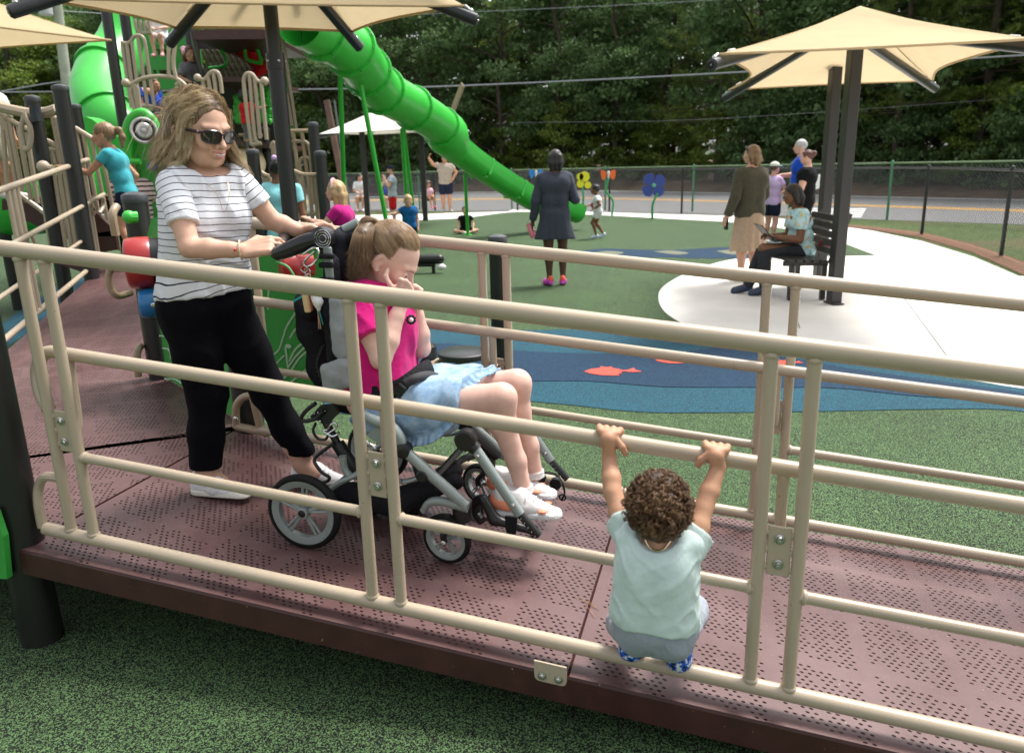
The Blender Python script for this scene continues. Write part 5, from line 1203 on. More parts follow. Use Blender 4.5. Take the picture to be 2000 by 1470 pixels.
    # top
    if L['top'] is not None:
        b = Blob(); o = .011*h/1.7+.003; torso(b, o, .035); hem = J['pelvis']+up*((L['hemz'] if L['hemz'] is not None else -.035)*h)
        b.cap(J['neck']-up*.03*h, lp(J['neck'], J['shL'], .85), .034*S+o, .033*S+o, .02); b.cap(J['neck']-up*.03*h, lp(J['neck'], J['shR'], .85), .034*S+o, .033*S+o, .02)
        if L['skirt'] is None: b.cut(hem, -up)
        b.cut(J['neck']+up*.012*h, up)
        b.build('shirt', L['top'], t, vox, amp=.004*h, freq=14/h, smooth=1)
        for q in 'LR':
            b = Blob(); sh, el, wr = J['sh'+q], J['el'+q], J['wr'+q]; sv = L['sleeve']
            if sv <= 1: e = lp(sh, el, sv); b.cap(sh, e, .033*S+o, .034*S+o, .01).cut(e, unit(el-sh))
            else: e = lp(el, wr, sv-1); b.chain([sh, el, e], [.033*S+o, .028*S+o, .021*S+o], .012).cut(e, unit(wr-el))
            b.build('sleeve', L['top'], t, vox, amp=.004*h, freq=14/h)
    # bottoms
    if L['bottom'] is not None and L['skirt'] is None:
        b = Blob(); pe = J['pelvis']; o = .012*h/1.7
        b.cap(pe-hpr*.040*S, pe+hpr*.040*S, .063*S+o, None, .02).cap(pe-hpr*.034*S-up*.03*S, pe+hpr*.034*S-up*.03*S, .060*S+o, None, .02)
        for q in 'LR':
            hp, kn, an = J['hip'+q], J['kn'+q], J['an'+q]; lg = L['leg']
            if lg <= 1: e = lp(hp, kn, lg); b.chain([hp, e], [.058*S+o, .055*S+o], .015)
            else: e = lp(kn, an, lg-1); b.chain([hp, lp(hp, kn, .5), kn, e], [.058*S+o, .050*S+o, .038*S+o, .030*S+o], .015)
        for q in 'LR':
            hp, kn, an = J['hip'+q], J['kn'+q], J['an'+q]
        b.cut(pe+up*.055*h, up)
        b.build('trousers' if L['leg'] > 1 else 'shorts', L['bottom'], t, vox, amp=.003*h, freq=12/h)
    if L['skirt'] is not None:
        mt, z1_, r1, flare = L['skirt']; b = Blob(); pe = J['pelvis']; top = lp(J['neck'], pe, .68); e = V3(*pe); e = pe-UZ*z1_*h
        b.cap(top-hpr*.02*S, top+hpr*.02*S, .064*S+.01, None, .03); b.cap(pe-hpr*.035*S, pe+hpr*.035*S, .070*S+.01, None, .03)
        n_ = 5
        for i in range(n_):
            x = (i/(n_-1)-.5)*2; b.cap(pe+hpr*x*.03*S, e+hpr*x*r1*h*.6, .072*S, r1*h*.62, .03)
        b.cut(e, -UZ); b.cut(lp(J['neck'], pe, .60), up)
        ph = rnd.uniform(0, 6); cx, cy = e[0], e[1]
        b.build('skirt', mt, t, vox, fold=lambda Q: flare*h*np.sin(np.arctan2(Q[:, 1]-cy, Q[:, 0]-cx)*11+ph)*np.clip((top[2]-Q[:, 2])/(z1_*h+.1), 0, 1))
    # hair
    st = L['style']; hm = L['hair']; b = Blob(); hv = max(.005, vox*.8)
    if st != 'none':
        b.ell(P(0, -.018, .030), V3(.083, .098, .093)*s, R, .01)
        if st in ('bob', 'long'):
            for sd in (-1, 1):
                z_ = -.10 if st == 'bob' else -.16; b.chain([P(.070*sd, -.02, .03), P(.078*sd, -.02, -.03), P(.070*sd, -.03, z_)], [.028*s, .030*s, .024*s], .02)
            z_ = -.12 if st == 'bob' else -.26
            for x in (-.05, 0, .05): b.chain([P(x, -.075, .03), P(x*1.1, -.088, -.05), P(x*1.05, -.085, z_)], [.035*s, .036*s, .026*s], .02)
        if st == 'pony': b.chain([P(0, -.10, .055), P(0, -.145, .045), P(0, -.165, -.02), P(0, -.15, -.11)], [.022*s, .028*s, .03*s, .014*s], .012)
        if st == 'bun': b.ball(P(0, -.115, .06), .045*s, .01)
        if st == 'pigtail':
            for sd in (-1, 1): b.chain([P(.07*sd, -.03, .06), P(.12*sd, -.05, .07), P(.14*sd, -.06, .0)], [.02*s, .034*s, .02*s], .01)
        if st == 'afro': b.ell(P(0, -.03, .04), V3(.115, .115, .115)*s, R, .02)
        # open the face
        b.ell(P(0, .085, -.022), V3(.064, .062, .088)*s, R, .008*s, True)
        if st in ('short', 'pony', 'bun', 'pigtail', 'cap'): b.cut(P(0, -.03, -.055), unit(-hu-hf*.35)) if st in ('short', 'cap') else None
        for sd in (-1, 1):
            if st in ('short', 'pony', 'bun', 'pigtail'): b.ell(P(.085*sd, .012, -.035), V3(.03, .036, .05)*s, R, .006*s, True)
        amp = {'afro': .008, 'pigtail': .006, 'bun': .006, 'curly': .008}.get(st, .0028)*s
        b.build('hair', hm, t, hv, amp=amp, freq=60 if st in ('afro', 'pigtail', 'bun') else 34, stretch=(1, 1, 1) if amp > .005*s else (1, 1, .25))
    if L['cap']:
        m1, m2 = L['cap']; b = Blob(); b.ell(P(0, -.012, .045), V3(.090, .104, .080)*s, R, .01); b.cut(P(0, 0, .032), -hu); b.build('cap_crown', m1, t, hv)
        b = Blob(); b.ell(P(0, .115, .036), V3(.066, .062, .010)*s, R, .01); b.cut(P(0, .05, .03), -hf); b.build('cap_brim', m2, t, .004)
    eyes(t, P, s); lips(t, P, s)
    return t, J, P, R
# ================================================================== smaller things round the playground
def stem(t, P, r=.03, m=None): mb = MB(); mb.tube(spline(P, 5), r, 10); return mb.build('stem', m or mat('flower_stem_green', (.04, .30, .10), .45), t)
def butterfly(px, py, y, foot, m, label, s=1.0, yaw=.25):
    f = G(*foot); y = f[1]; c = D(px, py, y); t = thing('butterfly_spinner', label, 'play panel', tuple(f), 'butterfly and flower spinners by the fence'); X = V3(math.cos(yaw), math.sin(yaw), 0); k = s*.0145
    stem(t, [f, f+V3(.03, 0, .4), V3(c[0]-.05, f[1]+.06, c[2]*.6), c+V3(.02, .06, -.1)])
    for sd in (-1, 1):
        P = [(1.5, -.5), (5, 4.5), (10, 7.5), (14, 8), (15.5, 5), (15, -2), (13, -9), (10, -11.5), (6.5, -8), (3, -3)]
        mb = MB(); mb.prism([c+X*sd*a*k+UZ*b_*k for a, b_ in P], V3(0, .03, 0)); mb.build('wing', m, t, smooth=False)
    mb = MB(); mb.ball(c+V3(0, -.03, .03), (.045, .03, .06), 10); mb.ball(c+V3(0, -.03, -.06), (.03, .03, .08), 10); mb.build('body', mat('spinner_white', (.65, .66, .66), .4), t); return t
M_SPB = mat('spinner_blue', (.01, .22, .62), .4); M_SPO = mat('spinner_orange', (.75, .13, .01), .4); M_SPY = mat('spinner_yellow', (.78, .75, .03), .4); M_SPI = mat('spinner_indigo', (.035, .065, .30), .45)
butterfly(1047, 338, 0, (1038, 414), M_SPB, 'bright blue butterfly spinner left of the woman in slate')
butterfly(1188, 340, 0, (1195, 421), M_SPO, 'orange butterfly spinner to the right of the running girl')
f = G(1138, 419); c = D(1143, 352, f[1]); t = thing('flower_spinner', 'yellow petalled spinner behind the shoulder of the woman in slate', 'play panel', tuple(f), 'butterfly and flower spinners by the fence'); stem(t, [f, f+V3(.02, 0, .5), c+V3(-.08, .05, -.2)])
for dx, dz, r_ in ((-.02, .10, .15), (-.14, -.10, .11), (.08, -.14, .10), (-.15, .10, .10)):
    mb = MB(); mb.lathe([(0, -.015), (r_, -.015), (r_, .015), (0, .015)], c+V3(dx, 0, dz), (0, 1, 0), 16); mb.build('petal', M_SPY, t)
f = G(1274, 428); c = D(1277, 362, f[1]); t = thing('flower_spinner', 'dark blue four petalled flower spinner on a green stem by the path', 'play panel', tuple(f), 'butterfly and flower spinners by the fence')
stem(t, [f, f+V3(.0, 0, .35), f+V3(.10, 0, .62), c+V3(.10, .05, -.22), c+V3(0, .05, 0)], .032)
for a in (.62, 2.25, 3.85, 5.4):
    X = V3(math.cos(a), 0, math.sin(a)); Y = V3(-math.sin(a), 0, math.cos(a)); P = [(.05, -.03), (.16, -.15), (.28, -.15), (.34, -.04), (.34, .06), (.26, .16), (.16, .14), (.05, .04)]
    mb = MB(); mb.prism([c+X*p*.98+Y*q for p, q in P], V3(0, .03, 0)); mb.build('petal', M_SPI, t, smooth=False)
mb = MB(); mb.lathe([(0, .04), (.05, .03), (.055, 0), (.05, -.02)], c, (0, -1, 0), 14); mb.build('centre', mat('spinner_mint', (.15, .45, .35), .4), t)
# bench under the right canopy
def bench(label, o, along, back, L, group='dark slatted benches'):
    t = thing('park_bench', label, 'bench', tuple(o), group); o = V3(o); A = unit(along); Bk = unit(back)
    for i in range(5): c = o+Bk*(.06+i*.085)+UZ*(.43-.004*i); mb = MB(); mb.box(c, (L, .072, .03), ax=(A, Bk, UZ), bev=.005); mb.build('seat_slat', M_BRZ, t)
    bd = unit(UZ+Bk*.32)
    for i in range(5): c = o+Bk*.47+bd*(.09+i*.085)+UZ*.42; mb = MB(); mb.box(c, (L, .028, .072), ax=(A, unit(np.cross(bd, A)), bd), bev=.005); mb.build('back_slat', M_BRZ, t)
    for sd in (-1, 1):
        c = o+A*sd*(L/2-.12); mb = MB(); mb.box(c+Bk*.24+UZ*.39, (.05, .46, .05), ax=(A, Bk, UZ)); mb.box(c+Bk*.10+UZ*.19, (.05, .05, .38), ax=(A, Bk, UZ)); mb.box(c+Bk*.44+UZ*.19, (.05, .05, .38), ax=(A, Bk, UZ)); mb.build('leg', M_BRZ, t)
        mb = MB(); mb.box(c+Bk*.50+bd*.25+UZ*.40, (.05, .04, .54), ax=(A, unit(np.cross(bd, A)), bd)); mb.build('back_support', M_BRZ, t)
    return t
bo = D(1548, 520, 8.75); bench('dark slatted bench under the tan canopy, the laptop woman sitting on it', (bo[0]-.26, 8.72, 0), (.06, 1, 0), (1, -.06, 0), 1.15)
b0 = G(800, 408); bench('dark bench behind the slide legs, under the distant pale canopy', (b0[0]-.55, b0[1]-.25, 0), (1, 0, 0), (0, 1, 0), 2.3)
mb = MB(); c = D(1611, 478, 8.6); b = Blob(); b.cap(c, c+V3(.05, .12, -.02), .07, .06, .02); o = b.build('handbag', mat('wine_red_leather', (.16, .01, .02), .5), None, .01); tag(o, 'wine red bag tucked against the bench back', 'bag')
# stool disc behind the girl's knees
c = D(905, 688, 4.75); t = thing('spinner_stool', 'round black disc seat on a tan base behind the far railing', 'stool', (c[0], c[1], 0))
mb = MB(); mb.lathe([(0, .012), (.145, .012), (.160, .004), (.163, -.01), (.155, -.03), (.10, -.045), (0, -.045)], c, UZ, 40); mb.build('disc', mat('disc_charcoal', (.03, .032, .033), .35), t); mb = MB(); mb.tube([(c[0], c[1], 0), c-UZ*.04], .05, 16); mb.build('column', M_TAN2, t)
mb = MB(); mb.tube([c+V3(.10*math.cos(a)-.1, .1*math.sin(a), -.07)*1.0 for a in np.linspace(0, 6.28, 24)], .02, 8, cap=False); mb.build('ring', M_TAN2, t)
# roller bench in the rubber, behind the girl's face
f = G(846, 533); t = thing('roller_bench', 'low black padded roller on short legs standing on the green rubber', 'play equipment', tuple(f)); c0_, c1_ = D(775, 507, f[1]), D(858, 506, f[1])
mb = MB(); mb.tube(spline([c0_, (c0_+c1_)/2, c1_], 3), [.07]*7, 20); mb.ball(c1_, .07, 14); mb.build('roller', M_BLACK, t); mb = MB(); mb.tube([c0_-UZ*.08, c1_-UZ*.08-V3(.06, 0, 0)], .028, 8); mb.build('rail', M_BLACK, t)
for q in (.25, .85): mb = MB(); p = c0_+(c1_-c0_)*q; mb.tube([V3(p[0], p[1], 0), p-UZ*.06], .025, 8); mb.build('leg', M_BLACK, t)
mb = MB(); mb.ball(D(862, 524, f[1]-.05)+V3(0, 0, .02), (.07, .05, .045), 12); o = mb.build('paper_cup', mat('paper_white', (.75, .75, .75), .8)); tag(o, 'small white object lying by the end of the black roller', 'litter')
# overhead wires and poles
M_CABLE = mat('grey_cable', (.22, .24, .26), .5)
def wire(px, y0, y1, r, label):
    n_ = len(px); P = [D(p[0], p[1], y0+(y1-y0)*i/(n_-1)) for i, p in enumerate(px)]; mb = MB(); mb.tube(spline(P, 10), r, 6); o = mb.build('overhead_wire', M_CABLE); tag(o, label, 'wire', 'overhead wires'); return o
wire([(-200, 182), (560, 175), (885, 168), (1430, 142), (2300, 90)], 30, 22, .024, 'thick grey overhead wire crossing in front of the trees at mid height')
wire([(560, 40), (940, 23), (1400, 0), (1900, -40)], 32, 27, .010, 'thin wire high up, above the thick one at the top edge')
wire([(1000, 240), (1400, 232), (2000, 190), (2300, 165)], 31, 27, .005, 'faint thin wire low across the dark woods at right')
wire([(-100, 195), (0, 179), (115, 160), (240, 150)], 27, 27, .02, 'grey wire running to the pale utility pole at far left')
wire([(90, 20), (215, 28), (420, 44)], 27, 32, .012, 'thin upper wire at the pale utility pole')
def pole(a, b_, y, r, m, label, name='utility_pole'):
    A_, B_ = D(*a, y), D(*b_, y); d = A_-B_; bot = B_+d*((-.1-B_[2])/d[2]); t = thing(name, label, 'pole', tuple(bot)); mb = MB(); mb.tube([bot, A_], [r*1.1, r], 14); mb.build('shaft', m, t); return t
pt = pole((103, -60), (131, 170), 27, .15, mat('weathered_grey_green_wood', (.30, .33, .26), .9, var=.2, vscale=3), 'pale weathered utility pole with a grey transformer, at upper left')
c = D(88, 12, 26.7); mb = MB(); mb.lathe([(0, .32), (.18, .30), (.2, .26), (.2, -.25), (.16, -.28), (0, -.28)], c, UZ, 16); mb.build('transformer', mat('transformer_grey', (.35, .38, .38), .5), pt)
pole((638, 196), (664, 330), 26, .10, mat('brown_pole_wood', (.11, .065, .05), .9, var=.2, vscale=3), 'thin brown leaning pole behind the distant pale canopy')
pole((653, 196), (672, 330), 25, .03, M_GALV, 'slim grey pipe right beside the brown leaning pole', 'pipe')
# trees' fallen needles on the deck
M_NEEDLE = mat('dry_needle', (.42, .22, .08), .8)
def needle(px, py, a, L, label):
    N = UZ-E1*SL; d = ray(px, py); p0 = P0+UZ*.361; p = _C+d*(((p0-_C) @ N)/(d @ N)); v = E1*math.cos(a)+N1*math.sin(a)+UZ*SL*math.cos(a); mb = MB(); mb.tube(spline([p, p+v*L*.5+UZ*.003+N1*.004, p+v*L], 4), .0009, 4); o = mb.build('pine_needle', M_NEEDLE); tag(o, label, 'pine needle', 'dry pine needles on the deck'); return o
needle(1118, 1162, -.5, .09, 'longer dry pine needle on the deck seam left of the toddler'); needle(1140, 1180, -.9, .07, 'short dry pine needle just right of the deck seam'); needle(1142, 1172, -.6, .06, 'dry pine needle crossing the short one left of the toddler')
# green panel edge under the landing, lower left corner
mb = MB(); mb.prism([W(x, y, -.10) for x, y in ((-60, 985), (-10, 1000), (6, 1048), (14, 1130), (-60, 1130))], N1*.02); o = mb.build('green_side_panel', M_PANEL, smooth=False); tag(o, 'green panel edge under the landing in the lower left corner', 'play panel')
C_WHITE = cloth('white', (.72, .72, .72)); C_BLACK = cloth('black', (.007, .007, .008)); C_NAVY = cloth('navy', (.015, .02, .04)); C_GREY = cloth('grey', (.12, .12, .125)); C_LGREY = cloth('light_grey', (.42, .46, .50))
C_TEAL = cloth('aqua', (.25, .62, .66)); C_TURQ = cloth('turquoise', (.05, .36, .42)); C_MAG = cloth('magenta', (.42, .01, .17)); C_BLUE = cloth('blue', (.012, .11, .30)); C_TANT = cloth('tan', (.40, .34, .27)); C_RED = cloth('red', (.55, .015, .02))
C_PINK = cloth('pink', (.70, .42, .50)); C_LILAC = cloth('lilac', (.58, .42, .66)); C_OLIVE = cloth('olive', (.085, .08, .055)); C_BEIGE = cloth('beige', (.52, .38, .27)); C_SLATE = cloth('slate', (.050, .058, .078)); C_CHAR = cloth('charcoal', (.04, .042, .048)); C_RBLUE = cloth('royal_blue', (.01, .07, .45)); C_CYAN = cloth('pale_cyan', (.55, .74, .78))
def mstripes(name, base, line, per, wd):
    m = bpy.data.materials.new(name); m.use_nodes = True; n, l, b = nn(m); tc = n.new('ShaderNodeTexCoord'); sp = n.new('ShaderNodeSeparateXYZ'); l.new(tc.outputs['Object'], sp.inputs[0])
    nz = n.new('ShaderNodeTexNoise'); nz.inputs['Scale'].default_value = 5; l.new(tc.outputs['Object'], nz.inputs['Vector'])
    z = math_node(n, l, 'ADD', sp.outputs[2], math_node(n, l, 'MULTIPLY', nz.outputs['Fac'], .02)); f = math_node(n, l, 'FRACT', math_node(n, l, 'DIVIDE', z, per)); q = math_node(n, l, 'LESS_THAN', f, wd/per)
    mx = n.new('ShaderNodeMix'); mx.data_type = 'RGBA'; l.new(q, mx.inputs['Factor']); mx.inputs['A'].default_value = (*base, 1); mx.inputs['B'].default_value = (*line, 1); l.new(mx.outputs['Result'], b.inputs['Base Color']); b.inputs['Roughness'].default_value = .85
    return m
def Gz(px, py): return G(px, py)
def hgt(ptop, foot, px=None):
    # height of a figure from its top pixel row above its feet point
    return float(D(ptop[0], ptop[1], foot[1])[2])
def world_dir(face, v):
    a = math.radians(face); return np.array([[math.cos(a), math.sin(a), 0], [-math.sin(a), math.cos(a), 0], [0, 0, 1]]) @ V3(v)
# --- woman in the grey blazer dress, seen from behind
ft = G(1082, 556); h = hgt((1098, 288), ft)
wg, J, P, R = person('woman seen from behind in a slate blazer dress, standing on the green rubber', (ft[0]+.02, ft[1], 0), 2, h, dict(shL=(-.098, 0, .785), shR=(.098, 0, .785), elL=(-.140, -.02, .625), wrL=(-.165, .02, .475), elR=(.150, -.02, .63), wrR=(.09, .10, .66), hipL=(-.05, 0, .5), anL=(-.045, -.03, .04), toL=(-.075, .05, .018), anR=(.055, -.02, .04), toR=(.065, .075, .018), knL=(-.05, .0, .27), head=(0.01, .02, .92)),
    dict(skin=SK_DARK, top=C_SLATE, sleeve=1.93, skirt=(C_SLATE, .175, .125, .0025), hair=H_BLACK, style='bob', shoes=(.75, .06, .55), g=1.0, handL=(V3(-.1, .2, -1), V3(1, 0, 0))))
mb = MB(); mb.lathe([(.034*1.0, -.045), (.034, .0), (.034, .045)], lp_ := (J['knR']+V3(0, 0, .0)), unit(J['knR']-J['anR']), 16); mb.build('knee_bandage', mat('bandage_beige', (.5, .3, .2), .8), wg)
for q in 'LR':
    b = Blob(); an, to = J['an'+q], J['to'+q]; fd = unit(to-an); b.cap(an-fd*.03*h-UZ*.024*h, to-UZ*.006*h, .017*h, .013*h, .005); b.build('sole', mat('sole_pink', (.62, .10, .55), .5), wg, .006); b = Blob(); b.cap(an-fd*.018*h+UZ*.004*h, an-fd*.018*h+UZ*.012*h, .024*h, .02*h); b.build('heel_tab', mat('coral_orange', (.8, .10, .05), .5), wg, .006)
mb = MB(); hp = J['wrL']+V3(-.02, .02, -.12); mb.lathe([(.0, -.09), (.036, -.09), (.038, -.07), (.038, .05), (.03, .07), (.032, .085), (.032, .10), (0, .10)], hp, (-.35, .1, 1), 16); o = mb.build('water_bottle', mat('pink_bottle', (.72, .22, .26), .4), loc=tuple(hp)); tag(o, 'pink water bottle held low by the woman in the slate dress', 'bottle')
# --- running girl
ft = G(1168, 466)
rg_, J, P, R = person('girl in white tee and shorts running past the end of the slide', (ft[0], ft[1], 0), -75, hgt((1165, 358), ft), dict(pelvis=(0, 0, .50), neck=(0, .03, .77), head=(0, .06, .885), shL=(-.11, .02, .745), shR=(.11, .04, .745), elL=(-.17, -.06, .62), wrL=(-.18, .05, .56), elR=(.18, .10, .62), wrR=(.10, .20, .60), knL=(-.05, .10, .30), anL=(-.05, .02, .06), toL=(-.05, .10, .03), knR=(.05, .05, .28), anR=(.05, -.10, .08), toR=(.05, -.03, .03), hipL=(-.05, 0, .48), hipR=(.05, 0, .48)),
    dict(skin=SK_BROWN, top=C_WHITE, bottom=C_WHITE, leg=.35, hair=H_BLACK, style='pigtail', shoes=(.62, .72, .9), hh=.19))
mb = MB(); c = lp_ = (J['neck']*.4+J['pelvis']*.6); o_ = world_dir(-75, (0, .085, 0)); mb.ball(c+o_, (.05, .05, .07), 8); mb.ball(c+o_+V3(.03, 0, .06), (.03, .03, .04), 8); mb.build('shirt_print', mat('print_red', (.45, .05, .05), .8), rg_)
# --- boy in black, cross-legged
ft = G(910, 456)
person('small boy in a black tee sitting cross-legged on the rubber behind the last slide leg', (ft[0], ft[1], 0), 176, 1.08, dict(pelvis=(0, -.02, .085), neck=(0, 0, .36), head=(0, .03, .475), shL=(-.11, 0, .325), shR=(.11, 0, .325), elL=(-.16, .04, .20), elR=(.16, .04, .20), wrL=(-.15, .14, .10), wrR=(.15, .14, .10), hipL=(-.06, 0, .07), hipR=(.06, 0, .07), knL=(-.23, .14, .07), knR=(.23, .14, .07), anL=(-.05, .22, .04), anR=(.05, .19, .045), toL=(.02, .24, .03), toR=(-.02, .21, .03)),
    dict(skin=SK_FAIR, top=C_BLACK, bottom=C_BLACK, leg=.5, hair=H_BROWN, style='short', shoes=(.7, .66, .5), hh=.185, hemz=-.05))
# --- man standing, leaning a hand on the post
ft = G(873, 415)
person('man in a tan tee and navy shorts, one hand raised against the canopy post', (ft[0], ft[1], 0), 178, hgt((872, 300), ft), dict(shL=(-.105, 0, .79), shR=(.11, 0, .80), elR=(.20, .02, .82), wrR=(.27, .04, .93), elL=(-.19, -.03, .68), wrL=(-.12, .04, .56), hipL=(-.055, 0, .5), anL=(-.065, 0, .04), anR=(.055, 0, .04), toL=(-.09, .06, .018), toR=(.075, .07, .018)), dict(skin=SK_TAN, top=C_TANT, bottom=C_NAVY, leg=.62, hair=H_BROWN, style='short', shoes=(.35, .36, .33), handR=(V3(.2, 0, 1), V3(1, 0, 0)), g=1.12))
SIT = dict(pelvis=(0, 0, .30), neck=(0, .0, .60), head=(0, .02, .70), shL=(-.105, 0, .565), shR=(.105, 0, .565), elL=(-.13, .06, .42), elR=(.13, .06, .42), wrL=(-.06, .17, .40), wrR=(.06, .17, .40), hipL=(-.05, .02, .28), hipR=(.05, .02, .28), knL=(-.06, .24, .29), knR=(.06, .24, .29), anL=(-.05, .24, .045), anR=(.05, .24, .045), toL=(-.06, .33, .018), toR=(.06, .33, .018))
def sit(**k): d = dict(SIT); d.update(k); return d
ft = G(705, 413)
ww, J, P, R = person('woman in a loose white tee sitting on the dark bench, looking to the right', (ft[0], ft[1]+.3, 0), 178, 1.68, sit(), dict(skin=SK_FAIR, top=C_WHITE, sleeve=.8, bottom=C_LGREY, leg=.3, hair=H_BLACK, style='pony', shoes=(.75, .6, .65), headyaw=-60, g=1.12))
ft = G(757, 413)
person('seated figure mostly hidden behind the boy in the navy cap, holding a blue bottle', (ft[0]-.1, ft[1]+.2, 0), 150, 1.6, sit(wrR=(.05, .12, .62), elR=(.14, .10, .45)), dict(skin=SK_FAIR, top=C_GREY, bottom=C_GREY, leg=.3, hair=H_BROWN, style='pony', shoes=(.6, .6, .6)))
mb = MB(); c = D(752, 372, ft[1]-.15); mb.lathe([(0, -.1), (.04, -.1), (.042, -.08), (.042, .04), (.03, .07), (.02, .09), (0, .1)], c, (0, 0, 1), 14); o = mb.build('water_bottle', mat('cobalt_bottle', (.02, .05, .5), .35), loc=tuple(c)); tag(o, 'cobalt blue bottle held in front of the hidden seated figure', 'bottle')
ft = G(838, 414)
person('little girl in a pale pink tee perched on the bench end beside the man', (ft[0], ft[1]+.15, .06), 150, 1.12, sit(pelvis=(0, 0, .36), neck=(0, 0, .63), head=(0, .02, .75), shL=(-.1, 0, .6), shR=(.1, 0, .6), hipL=(-.05, 0, .34), hipR=(.05, 0, .34), knL=(-.06, .22, .38), knR=(.06, .22, .36), anL=(-.05, .26, .12), anR=(.05, .28, .10), toL=(-.06, .35, .09), toR=(.06, .36, .07), wrL=(-.03, .20, .42), wrR=(.03, .22, .42)), dict(skin=SK_TAN, top=C_PINK, bottom=C_BLACK, leg=.4, hair=H_BROWN, style='afro', shoes=(.75, .12, .25), hh=.185))
ft = G(776, 440); 
person('boy in a navy cap and long grey tee standing behind the slide legs', (ft[0], ft[1]-.5, 0), -100, hgt((771, 322), (ft[0], ft[1]-.5)), dict(elL=(-.15, .06, .66), wrL=(-.05, .12, .80), hipL=(-.05, 0, .5)), dict(skin=SK_FAIR, top=C_LGREY, hemz=-.12, bottom=C_RED, leg=.75, hair=H_BROWN, style='cap', cap=(C_NAVY, C_NAVY), shoes=(.6, .6, .6), hh=.2))
# --- blond boy in blue
y_ = 13.2; hd = D(797, 393, y_); 
person('blond boy in a bright blue tee reaching left, behind the girl\'s head', (hd[0], y_, 0), 168, (hd[2]+.02)/.925, dict(elR=(.20, .02, .72), wrR=(.34, .06, .71), shR=(.12, .0, .77), elL=(-.14, -.03, .62), head=(0, .03, .91)), dict(skin=SK_FAIR, top=C_BLUE, bottom=C_NAVY, leg=.7, hair=H_BLOND, style='short', shoes=(.5, .5, .5), hh=.195, headtilt=18, handR=(V3(-1, 0, 0), V3(0, 0, -1))))
# --- blonde girl in magenta
y_ = 8.0; hd = D(641, 372, y_)
mg, J, P, R = person('girl with long blonde hair and pink headband in a magenta dress, gripping the stair rail', (hd[0]+.12, y_, 0), -82, (hd[2])/.905, dict(head=(0, .04, .90), neck=(0, .0, .80), pelvis=(0, -.03, .5), shL=(-.11, .0, .765), shR=(.11, .0, .765), elL=(-.15, .10, .66), wrL=(-.09, .22, .71), elR=(.15, .10, .64), wrR=(.10, .20, .68)), dict(skin=SK_FAIR, top=C_MAG, skirt=(C_MAG, .18, .13, .004), hair=H_BLOND, style='long', shoes=(.6, .5, .5), hh=.205, g=.88))
mb = MB(); mb.tube(spline([P(-.088*.98, .005, .03), P(-.06, .01, .105), P(0, .012, .128), P(.06, .01, .105), P(.088, .005, .03)], 5), .012, 8); mb.build('headband', C_PINK, mg)
# --- girl in teal dress, from behind
y_ = 8.25; hd = D(536, 330, y_)
tg, J, P, R = person('black haired girl in an aqua dress seen from behind, between the charcoal posts', (hd[0]+.03, y_, 0), -12, (hd[2])/.91, dict(head=(0, .02, .905)), dict(skin=SK_BROWN, top=C_TEAL, skirt=(C_TEAL, .22, .17, .006), hair=H_BLACK, style='bun', shoes=(.6, .6, .6), hh=.2, g=.88))
mb = MB(); mb.ball(P(-.02, -.10, .13), .03, 8); mb.ball(P(.02, -.11, .12), .028, 8); mb.build('hair_bow', C_LILAC, tg)
# --- girl in turquoise on the far end of the second ramp
k_ = 3.1; y_ = 7.3; hd = D(190, 262, y_); zf = .66
tq, J, P, R = person('girl in a turquoise tee with a ponytail, holding the rail of the second ramp', (hd[0]+.10, y_, zf), -98, (hd[2]-zf)/.915, dict(neck=(0, -.01, .81), head=(0, .035, .905), pelvis=(0, -.06, .51), shL=(-.10, .0, .775), shR=(.10, .0, .775), elL=(-.12, .13, .655), wrL=(-.10, .28, .70), elR=(.13, -.10, .63), wrR=(.14, -.02, .49), hipL=(-.05, -.06, .49), hipR=(.05, -.06, .49), knL=(-.05, .0, .27), anL=(-.05, -.09, .05), toL=(-.05, .0, .02), knR=(.05, -.02, .27), anR=(.05, -.14, .045), toR=(.05, -.06, .02)), dict(skin=SK_TAN, top=C_TURQ, sleeve=.38, bottom=C_NAVY, leg=.45, hair=H_LBROWN, style='pony', shoes=(.7, .7, .7), hh=.215, g=.86, handL=(V3(-1, .1, .1), V3(0, 0, -1))), vox=.006)
mb = MB(); w = J['wrR']; d = unit(J['elR']-w); mb.tube([w+d*.01, w+d*.06], .024, 12); mb.build('wristband', C_BLACK, tq)
# --- boy with striped shirt behind her
y_ = 8.6; hd = D(252, 327, y_)
M_STR2 = mstripes('pink_black_stripe', (.6, .45, .42), (.02, .02, .02), .05, .018)
person('small boy in a pink and black striped shirt behind the girl in turquoise', (hd[0], y_, 0), 165, hd[2]/.90, dict(head=(0, .02, .89)), dict(skin=SK_FAIR, top=M_STR2, bottom=C_NAVY, leg=.6, hair=H_LBROWN, style='short', shoes=(.5, .5, .5), hh=.19))
# --- child at the far left edge
y_ = 8.3; zf = D(22, 388, y_)[2]
person('child in a pale tee and khaki shorts on the platform at the left edge', (D(6, 300, y_)[0], y_, zf), 100, 1.25, dict(knR=(.056, .05, .28)), dict(skin=SK_TAN, top=cloth('pale_mint', (.60, .66, .60)), bottom=cloth('khaki', (.36, .34, .26)), leg=.7, hair=H_BROWN, style='short', shoes=(.75, .72, .68), hh=.2))
